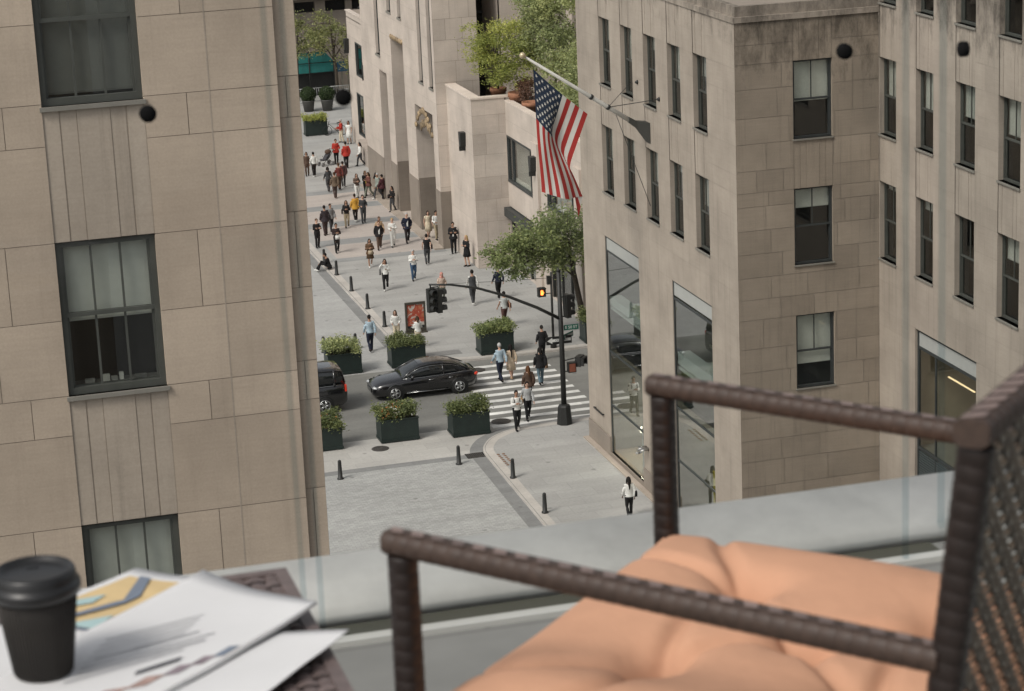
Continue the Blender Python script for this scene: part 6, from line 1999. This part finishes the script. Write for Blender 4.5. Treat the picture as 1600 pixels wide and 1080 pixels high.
pane("left glass balustrade panel in front of the near stone building", -1.2, 0.606, 3.62, 3.626, FZ + 0.01, 30.6, [(0.598, 0.606, 3.6205, 3.6305)], [(Vector((0.416, 3.62, 29.397)), Y)])
pane("wide middle glass balustrade panel between the table and the terrace corner", 0.626, 1.659, 3.62, 3.626, FZ + 0.01, 30.6, [(0.626, 0.634, 3.6205, 3.6305), (1.651, 1.659, 3.6205, 3.6305)], [(Vector((0.716, 3.62, 29.396)), Y), (Vector((1.545, 3.62, 29.40)), Y)])
pane("glass balustrade panel on the return at the right of the terrace corner", 1.758, 1.764, 1.0, 3.72, FZ + 0.01, 30.6, [(1.7595, 1.7695, 3.712, 3.72)], [(Vector((1.76, 3.63, 29.385)), X)])

# ---- wicker table
WICK = mat("brown_wicker", (0.06, 0.055, 0.048), 0.42, spec=0.5, var=0.25, scale=60)
WICK_D = mat("dark_wicker", (0.030, 0.022, 0.018), 0.45, spec=0.5, var=0.2, scale=60)


def weave(mb, f, w, h, pitch, r, m=0, rr=None, cov=0.36):
    """flat strands woven over and under; f(u,v,d) -> world"""
    nu, nv = int(w / pitch), int(h / pitch)
    rr = rr or random.Random(1)
    for i in range(nu):                                     # upright strands
        u = (i + 0.5) * w / nu
        pts = []
        for j in range(nv * 4 + 1):
            v = j * h / (nv * 4)
            pts.append((u, v, r * sin(pi * v / (h / nv) + pi * i)))
        for (ua, da), (ub, db) in (((-cov, 0), (cov, 0)),):
            a = mb.add([f(p[0] + ua * pitch, p[1], p[2]) for p in pts]); b = mb.add([f(p[0] + ub * pitch, p[1], p[2]) for p in pts]); c_ = mb.add([f(p[0], p[1], p[2] + r * 0.7) for p in pts])
            tt = rr.uniform(0.75, 1.25)
            for k in range(len(pts) - 1):
                mb.face((a + k, c_ + k, c_ + k + 1, a + k + 1), m, tt, True); mb.face((c_ + k, b + k, b + k + 1, c_ + k + 1), m, tt, True)
    for j in range(nv):
        v = (j + 0.5) * h / nv
        pts = []
        for i in range(nu * 4 + 1):
            u = i * w / (nu * 4)
            pts.append((u, v, r * 1.0 * cos(pi * (u - w / nu * 0.5) / (w / nu) + pi * (j + 1) + pi * 0.0)))
        a = mb.add([f(p[0], p[1] - cov * pitch, p[2]) for p in pts]); b = mb.add([f(p[0], p[1] + cov * pitch, p[2]) for p in pts]); c_ = mb.add([f(p[0], p[1], p[2] + r * 0.7) for p in pts])
        tt = rr.uniform(0.75, 1.25)
        for k in range(len(pts) - 1):
            mb.face((a + k, c_ + k, c_ + k + 1, a + k + 1), m, tt, True); mb.face((c_ + k, b + k, b + k + 1, c_ + k + 1), m, tt, True)


TZ = 28.95
tx0, tx1, ty0, ty1 = -0.26, 0.435, 2.10, 2.80
tb = thing("wicker_table", "brown woven wicker side table under the newspapers", "table", (0.09, 2.45, FZ))
q = MB(); q.box(tx0 + 0.01, tx1 - 0.01, ty0 + 0.01, ty1 - 0.01, TZ - 0.03, TZ - 0.011, 1)
weave(q, lambda u, v, d: Vector((tx0 + u, ty0 + v, TZ - 0.004 + d)), tx1 - tx0, ty1 - ty0, 0.021, 0.0022)
for (a, b, c_, d_) in ((tx0 - 0.012, tx1 + 0.012, ty1 - 0.004, ty1 + 0.012), (tx0 - 0.012, tx1 + 0.012, ty0 - 0.012, ty0 + 0.004), (tx0 - 0.012, tx0 + 0.004, ty0 + 0.004, ty1 - 0.004), (tx1 - 0.004, tx1 + 0.012, ty0 + 0.004, ty1 - 0.004)):
    q.box(a, b, c_, d_, TZ - 0.06, TZ + 0.0, 0)
q.build("table_top", [mat("table_wicker", (0.125, 0.095, 0.088), 0.42, spec=0.5, var=0.25, scale=60), WICK_D], tb, True)
q = MB()
weave(q, lambda u, v, d: Vector((tx1 + 0.004 + d, ty0 + u, TZ - 0.06 - v)), ty1 - ty0, 0.12, 0.021, 0.0022)
weave(q, lambda u, v, d: Vector((tx0 + u, ty0 - 0.004 - d, TZ - 0.06 - v)), tx1 - tx0, 0.12, 0.021, 0.0022)
q.build("apron", [WICK], tb, True)
for a in (tx0 + 0.02, tx1 - 0.02):
    for b in (ty0 + 0.02, ty1 - 0.02):
        q = MB(); q.tube([(a, b, FZ), (a, b, TZ - 0.06)], 0.02, 4, sq=True); q.build("leg", WICK_D, tb, True)

# ---- newspapers
PAPER = mat("newsprint", (0.60, 0.60, 0.60), 0.9, var=0.03, scale=8)
INK = [mat("ink_grey", (0.30, 0.30, 0.31), 0.9, var=0.3, scale=120), mat("ink_dark", (0.09, 0.09, 0.10), 0.9, var=0.4, scale=120), mat("print_ochre", (0.56, 0.42, 0.22), 0.9, var=0.12, scale=12), mat("print_slate", (0.16, 0.19, 0.24), 0.9, var=0.1), mat("print_teal", (0.34, 0.47, 0.47), 0.9, var=0.15), mat("print_rose", (0.36, 0.25, 0.22), 0.9, var=0.5, scale=60), mat("print_plum", (0.22, 0.18, 0.20), 0.9, var=0.5, scale=60)]


def newspaper(label, quad, z, layers, prints, curl=(0, 0, 0, 0), sag=0.0):
    """quad: four corners (x,y) ccw; bilinear patch with lifted corners, several thin leaves"""
    c0 = sum((Vector((*p, 0)) for p in quad), Vector()) / 4
    t = thing("newspaper", label, "newspaper", (c0.x, c0.y, z), 0)
    kq = (30 - z) / (30 - 28.955)
    quad = [(p[0] * kq, p[1] * kq) for p in quad]
    c0 = sum((Vector((*p, 0)) for p in quad), Vector()) / 4
    A, B_, C_, D_ = [Vector((*p, 0)) for p in quad]

    def pt(u, v, dz=0.0):
        p = A * (1 - u) * (1 - v) + B_ * u * (1 - v) + C_ * u * v + D_ * (1 - u) * v
        lift = curl[0] * max(0, 1 - (u + v) * 1.7) ** 2 + curl[1] * max(0, 1 - (1 - u + v) * 1.7) ** 2 + curl[2] * max(0, 1 - (2 - u - v) * 1.7) ** 2 + curl[3] * max(0, 1 - (u + 1 - v) * 1.7) ** 2
        p.z = z + lift + dz + 0.0012 * sin(5 * u + 3 * v) + 0.0006 * sin(13 * v - 6 * u) + 0.0018 + sag * sin(pi * u) * 0.004
        return p
    n = 18
    for k in range(layers):
        q = MB()
        off = Vector((0.002 * sin(k * 2.1), 0.002 * cos(k * 1.7), 0))
        dz = 0.0011 * k
        top = [[q.add([pt(i / n, j / n, dz + 0.0012) + off]) for j in range(n + 1)] for i in range(n + 1)]
        bot = [[q.add([pt(i / n, j / n, dz) + off]) for j in range(n + 1)] for i in range(n + 1)]
        for i in range(n):
            for j in range(n):
                q.face((top[i][j], top[i + 1][j], top[i + 1][j + 1], top[i][j + 1]), 0, 1, True)
                q.face((bot[i][j], bot[i][j + 1], bot[i + 1][j + 1], bot[i + 1][j]), 0, 1, True)
        for i in range(n):
            for (g, h_) in ((0, 0), (n, n)):
                q.face((top[i][g], top[i + 1][g], bot[i + 1][g], bot[i][g])); q.face((top[g][i], top[g][i + 1], bot[g][i + 1], bot[g][i]))
        q.build("page", PAPER, t, True)
    dz = 0.0011 * (layers - 1) + 0.0022
    off = Vector((0.002 * sin((layers - 1) * 2.1), 0.002 * cos((layers - 1) * 1.7), 0))
    q = MB(); mats = []
    for pr in prints:
        mi, poly_ = pr[0], pr[1]
        lv = pr[2] if len(pr) > 2 else 0
        if len(poly_) == 4 and not isinstance(poly_[0], tuple):
            u0, u1, v0, v1 = poly_
            m_ = 5
            g = [[q.add([pt(u0 + (u1 - u0) * i / m_, v0 + (v1 - v0) * j / m_, dz + 0.0004 * lv) + off]) for j in range(m_ + 1)] for i in range(m_ + 1)]
            for i in range(m_):
                for j in range(m_): q.face((g[i][j], g[i + 1][j], g[i + 1][j + 1], g[i][j + 1]), mi)
        else:
            b_ = q.add([pt(a, c_, dz + 0.0006 * lv + 0.0006) + off for a, c_ in poly_]); q.face(range(b_, b_ + len(poly_)), mi)
    if prints: q.build("print", INK, t, True)
    return t


r_ = random.Random(9)
lines = []
for k in range(9):
    lines.append((0, (0.06, 0.40 + 0.1 * r_.random(), 0.10 + 0.04 * k, 0.118 + 0.04 * k)))
# page with the ochre picture, under the others
newspaper("open newspaper page with an ochre picture and a slate zigzag, lowest of the pile", [(-0.02, 2.636), (0.08, 2.54), (0.365, 2.767), (0.268, 2.854)], TZ + 0.003, 3,
          [(2, (0.10, 0.98, 0.47, 0.93)), (3, (0.97, 1.0, 0.47, 0.93), 2), (3, [(0.22, 0.93), (0.34, 0.93), (0.60, 0.77), (0.60, 0.70), (0.52, 0.73)], 3), (3, [(0.60, 0.77), (0.60, 0.70), (0.42, 0.52), (0.36, 0.53), (0.50, 0.70)], 3),
           (4, [(0.12, 0.62), (0.30, 0.74), (0.34, 0.66), (0.16, 0.55)], 2), (4, [(0.50, 0.47), (0.72, 0.60), (0.80, 0.50), (0.78, 0.47)], 2), (3, (0.10, 0.98, 0.455, 0.472), 2)], (0, 0, 0, 0.0))
newspaper("white newspaper spread under the coffee cup at the left", [(-0.18, 2.40), (0.12, 2.40), (0.16, 2.66), (-0.10, 2.72)], TZ + 0.001, 2, [(0, (0.1, 0.6, 0.2, 0.22)), (0, (0.1, 0.6, 0.3, 0.31))])
newspaper("white newspaper sticking out lowest at the right of the pile", [(0.10, 2.36), (0.30, 2.36), (0.470, 2.545), (0.33, 2.62)], TZ + 0.007, 2, [(0, (0.5, 0.9, 0.12, 0.14)), (0, (0.45, 0.8, 0.2, 0.21))], (0, 0, 0.004, 0))
newspaper("folded newspaper on top of the pile with a row of small colour pictures", [(-0.14, 2.36), (0.235, 2.44), (0.452, 2.635), (0.343, 2.80)], TZ + 0.010, 4,
          [(5, (0.68, 0.77, 0.125, 0.235)), (5, (0.765, 0.84, 0.215, 0.315)), (6, (0.83, 0.895, 0.30, 0.39)), (6, (0.88, 0.935, 0.375, 0.455)), (3, (0.925, 0.975, 0.44, 0.54)),
           (1, [(0.69, 0.34), (0.79, 0.435), (0.775, 0.47), (0.675, 0.375)], 1), (0, [(0.40, 0.40), (0.72, 0.62), (0.715, 0.635), (0.395, 0.415)]), (0, [(0.36, 0.44), (0.70, 0.68), (0.695, 0.69), (0.355, 0.452)]), (0, [(0.34, 0.50), (0.60, 0.69), (0.595, 0.70), (0.335, 0.512)]),
           (0, [(0.42, 0.34), (0.70, 0.54), (0.695, 0.55), (0.415, 0.352)])] + [(0, [(0.20 + 0.03 * k_, 0.62 - 0.035 * k_), (0.46 + 0.02 * k_, 0.80 - 0.03 * k_), (0.457 + 0.02 * k_, 0.806 - 0.03 * k_), (0.197 + 0.03 * k_, 0.627 - 0.035 * k_)]) for k_ in range(5)], (0, 0, 0.006, 0.004))

# ---- coffee cup
cup = thing("coffee_cup", "dark brown paper coffee cup with black lid standing on the newspapers", "cup", (0.127, 2.540, TZ + 0.0172))
cup.scale = (1.10, 1.10, 1.06)
q = MB()
prof = [(0.0275, 0.0), (0.0285, 0.001)]
for i in range(38):
    f_ = i / 37
    prof.append((0.0290 + 0.0115 * f_, 0.002 + 0.094 * f_))
q.lathe(prof, (0, 0, 0), 72)
for i in range(60):                                        # vertical ribs of the ripple wall
    a = 2 * pi * i / 60
    q.tube([(0.0292 * cos(a), 0.0292 * sin(a), 0.004), (0.0402 * cos(a), 0.0402 * sin(a), 0.092)], 0.0011, 5)
q.build("cup", mat("ripple_cup", (0.022, 0.019, 0.016), 0.6, var=0.15, scale=40), cup)
q = MB()
q.lathe([(0.0415, 0.088), (0.0445, 0.090), (0.0452, 0.096), (0.0445, 0.1005), (0.0425, 0.102), (0.0415, 0.106), (0.0405, 0.113), (0.0385, 0.1155), (0.0365, 0.1150), (0.0350, 0.1105), (0.0300, 0.1095), (0.0005, 0.1095)], (0, 0, 0), 56)
q.box(-0.006, 0.006, 0.016, 0.019, 0.1096, 0.1105)
q.build("lid", mat("black_lid_plastic", (0.012, 0.012, 0.012), 0.35, spec=0.5, var=0.1), cup)

# ---- wicker armchair
AZ = 29.160
fl_p, fr_p, bl_p = Vector((0.489, 2.308, 0)), Vector((0.923, 2.741, 0)), Vector((0.872, 1.829, 0))
br_p = bl_p + (fr_p - fl_p)
fwd = (fl_p - bl_p).normalized(); rgt = (fr_p - fl_p).normalized()
ch = thing("wicker_armchair", "dark brown woven wicker armchair with an orange seat cushion", "chair", ((fl_p.x + br_p.x) / 2, (fl_p.y + br_p.y) / 2, FZ))
WRAP = mat("wicker_wrap", (0.050, 0.032, 0.024), 0.55, spec=0.4, var=0.28, scale=90)
WRAPD = mat("wicker_wrap_dark", (0.018, 0.012, 0.010), 0.45, spec=0.4, var=0.25, scale=90)


WRAPL = mat("pale_wicker_wrap", (0.17, 0.125, 0.110), 0.55, spec=0.4, var=0.2, scale=60)  # paler lozenges on the upper faces of arms and top rail


def wrapped(q, a, b, w, h, pitch=0.017, m=0, up=Z, diamonds=True, seed=1):
    """square bar wrapped in flat wicker; crossed wraps show as raised lozenges on the upper face"""
    rr = random.Random(seed)
    a, b = Vector(a), Vector(b)
    L_ = (b - a).length
    n = max(2, int(L_ / pitch))
    tg = (b - a).normalized()
    sd = tg.cross(Vector(up)).normalized(); uu = sd.cross(tg).normalized()
    rs = []
    for i in range(n):
        for f_, g in ((0.03, 0.965), (0.12, 1.0), (0.88, 1.0), (0.97, 0.965)):
            p = a + tg * (L_ * (i + f_) / n)
            ww, hh = w * g / 2, h * g / 2
            c_ = 0.42
            rs.append([p + sd * x_ * ww + uu * y_ * hh for x_, y_ in ((-1, -1 + c_), (-1 + c_, -1), (1 - c_, -1), (1, -1 + c_), (1, 1 - c_), (1 - c_, 1), (-1 + c_, 1), (-1, 1 - c_))])
    q.rings(rs, m, 1.0, True, True)
    if diamonds:
        k = int(L_ / (pitch * 1.5))
        for i in range(k):
            p = a + tg * (L_ * (i + 0.5) / k) + uu * (h / 2 + 0.0004)
            s1, s2 = L_ / k * 0.29, w * 0.27
            sk = tg * (s1 * 0.7)
            q.poly([p - tg * s1 - sd * s2 - sk, p + tg * s1 - sd * s2 - sk, p + tg * s1 + sd * s2 + sk + uu * 0.0016, p - tg * s1 + sd * s2 + sk + uu * 0.0010], 1, rr.uniform(0.7, 1.25))


AW, AH = 0.029, 0.025
for nm_, F_, B_p in (("near", fl_p, bl_p), ("far", fr_p, br_p)):
    q = MB()
    wrapped(q, F_ + fwd * 0.018 + Z * (AZ - AH / 2), B_p - fwd * 0.0 + Z * (AZ - AH / 2), AW, AH, seed=2 if nm_ == "near" else 3)
    q.build("armrest", [WRAP, WRAPL], ch, True)
    q = MB(); wrapped(q, F_ + Z * FZ, F_ + Z * (AZ - AH), 0.028, 0.028, up=fwd, diamonds=False); q.build("leg", [WRAPD, WRAPD], ch, True)
    q = MB(); wrapped(q, B_p - fwd * 0.06 + Z * FZ, B_p - fwd * 0.0 + Z * (AZ - 0.22), 0.036, 0.036, up=fwd, diamonds=False); q.build("leg", [WRAPD, WRAPD], ch, True)
# leaning back panel
b0_ = bl_p + Z * 28.86 + fwd * 0.03; b1_ = bl_p - fwd * 0.030 + Z * 29.352
bup = (b1_ - b0_)
W_ = (fr_p - fl_p).length
for s_ in (0.0, W_):
    q = MB(); wrapped(q, b0_ + rgt * s_, b1_ + rgt * s_ + bup.normalized() * 0.0, 0.024, 0.030, up=fwd, diamonds=False); q.build("back_post", [WRAPD, WRAPD], ch, True)
q = MB(); wrapped(q, b1_ - rgt * 0.017 + Z * 0.014, b1_ + rgt * (W_ + 0.017) + Z * 0.014, 0.034, 0.026, up=Z, seed=5); q.build("top_rail", [WRAP, WRAPL], ch, True)
q = MB()
bn = rgt.cross(bup).normalized()
if bn.dot(fwd) < 0: bn = -bn
weave(q, lambda u, v, d: b0_ + rgt * (0.012 + u) + bup.normalized() * v + bn * d, W_ - 0.024, bup.length, 0.0205, 0.0042, cov=0.40)
q.build("backrest", [mat("olive_brown_wicker", (0.085, 0.064, 0.044), 0.30, spec=0.6, var=0.3, scale=70)], ch, True)
q = MB()
sz = 28.84
for (a, b) in ((fl_p, fr_p), (bl_p, br_p), (fl_p, bl_p), (fr_p, br_p)):
    wrapped(q, a + Z * (sz - 0.03), b + Z * (sz - 0.03), 0.03, 0.05, diamonds=False)
q.build("seat_frame", [WRAPD, WRAPD], ch, True)
q = MB()
weave(q, lambda u, v, d: fl_p + rgt * u - fwd * v + Z * (sz - 0.012 + d), W_, (fl_p - bl_p).length, 0.021, 0.0022)
q.build("seat", [WICK_D], ch, True)

# ---- cushion
CUSH = mat("orange_canvas", (0.515, 0.288, 0.184), 0.9, spec=0.15, var=0.05, scale=5, bump=0.18, bscale=22)
cw, cd = 0.63, 0.67
cc = (fl_p + br_p) / 2 - fwd * 0.030 + Z * 28.895
TUF = [(0.30, 0.30), (0.70, 0.30), (0.30, 0.70), (0.70, 0.70), (0.5, 0.5)]
def cush(u, v, top):
    a, b = 2 * u - 1, 2 * v - 1
    ed = max(0.0, (1 - abs(a) ** 3.2)) ** 0.5 * max(0.0, (1 - abs(b) ** 3.2)) ** 0.5
    hgt = 0.062 * ed
    if top:
        for (p, s_) in TUF:
            d2 = (u - p) ** 2 + (v - s_) ** 2
            hgt -= 0.040 * math.exp(-d2 / 0.0030) + 0.016 * math.exp(-d2 / 0.022)
        # creases running between the tufts and out to the rim
        for (p0_, p1_) in (((0.30, 0.30), (0.5, 0.5)), ((0.5, 0.5), (0.70, 0.70)), ((0.30, 0.70), (0.5, 0.5)), ((0.5, 0.5), (0.70, 0.30)), ((0.30, 0.30), (0.70, 0.30)), ((0.30, 0.70), (0.70, 0.70)),
                           ((0.30, 0.30), (0.10, 0.0)), ((0.70, 0.30), (0.86, 0.0)), ((0.30, 0.70), (0.0, 0.84)), ((0.70, 0.70), (1.0, 0.88)), ((0.30, 0.30), (0.0, 0.22)), ((0.70, 0.30), (1.0, 0.20)), ((0.30, .70), (0.18, 1.0)), ((0.70, 0.70), (0.80, 1.0))):
            ex_, ey_ = p1_[0] - p0_[0], p1_[1] - p0_[1]
            L2 = ex_ * ex_ + ey_ * ey_
            tt = max(0, min(1, ((u - p0_[0]) * ex_ + (v - p0_[1]) * ey_) / L2))
            bow = 0.025 * sin(pi * tt)
            dx, dy = u - p0_[0] - ex_ * tt + ey_ * bow / sqrt(L2), v - p0_[1] - ey_ * tt - ex_ * bow / sqrt(L2)
            hgt -= 0.015 * math.exp(-(dx * dx + dy * dy) / 0.00032) * (1 - 0.35 * tt)
        hgt += 0.004 * sin(9 * u + 2) * sin(8 * v + 1)
        z_ = 0.055 + hgt
    else:
        z_ = 0.055 - 0.050 * ed
    bulge = 1 + 0.02 * (1 - b * b) * abs(a) 
    # drawn-in sides between pointed corners
    ax = a * (1 - 0.055 * (1 - b * b)); by = b * (1 - 0.055 * (1 - a * a))
    return cc + rgt * (ax * cw / 2) + fwd * (by * cd / 2) + Z * z_


q = MB()
n = 110
gt = [[q.add([cush(i / n, j / n, True)]) for j in range(n + 1)] for i in range(n + 1)]
gb = [[q.add([cush(i / n, j / n, False)]) for j in range(n + 1)] for i in range(n + 1)]
for i in range(n):
    for j in range(n):
        q.face((gt[i][j], gt[i + 1][j], gt[i + 1][j + 1], gt[i][j + 1]), 0, 1, True)
        q.face((gb[i][j], gb[i][j + 1], gb[i + 1][j + 1], gb[i + 1][j]), 0, 1, True)
o = q.build("seat_cushion", CUSH)
tag(o, "pale orange tufted seat cushion lying in the wicker armchair", "cushion")
q = MB()
loop = [cush(i / 40, 0, True) for i in range(40)] + [cush(1, i / 40, True) for i in range(40)] + [cush(1 - i / 40, 1, True) for i in range(40)] + [cush(0, 1 - i / 40, True) for i in range(41)]
q.tube(loop, 0.004, 6)
q.build("piping", CUSH, o)
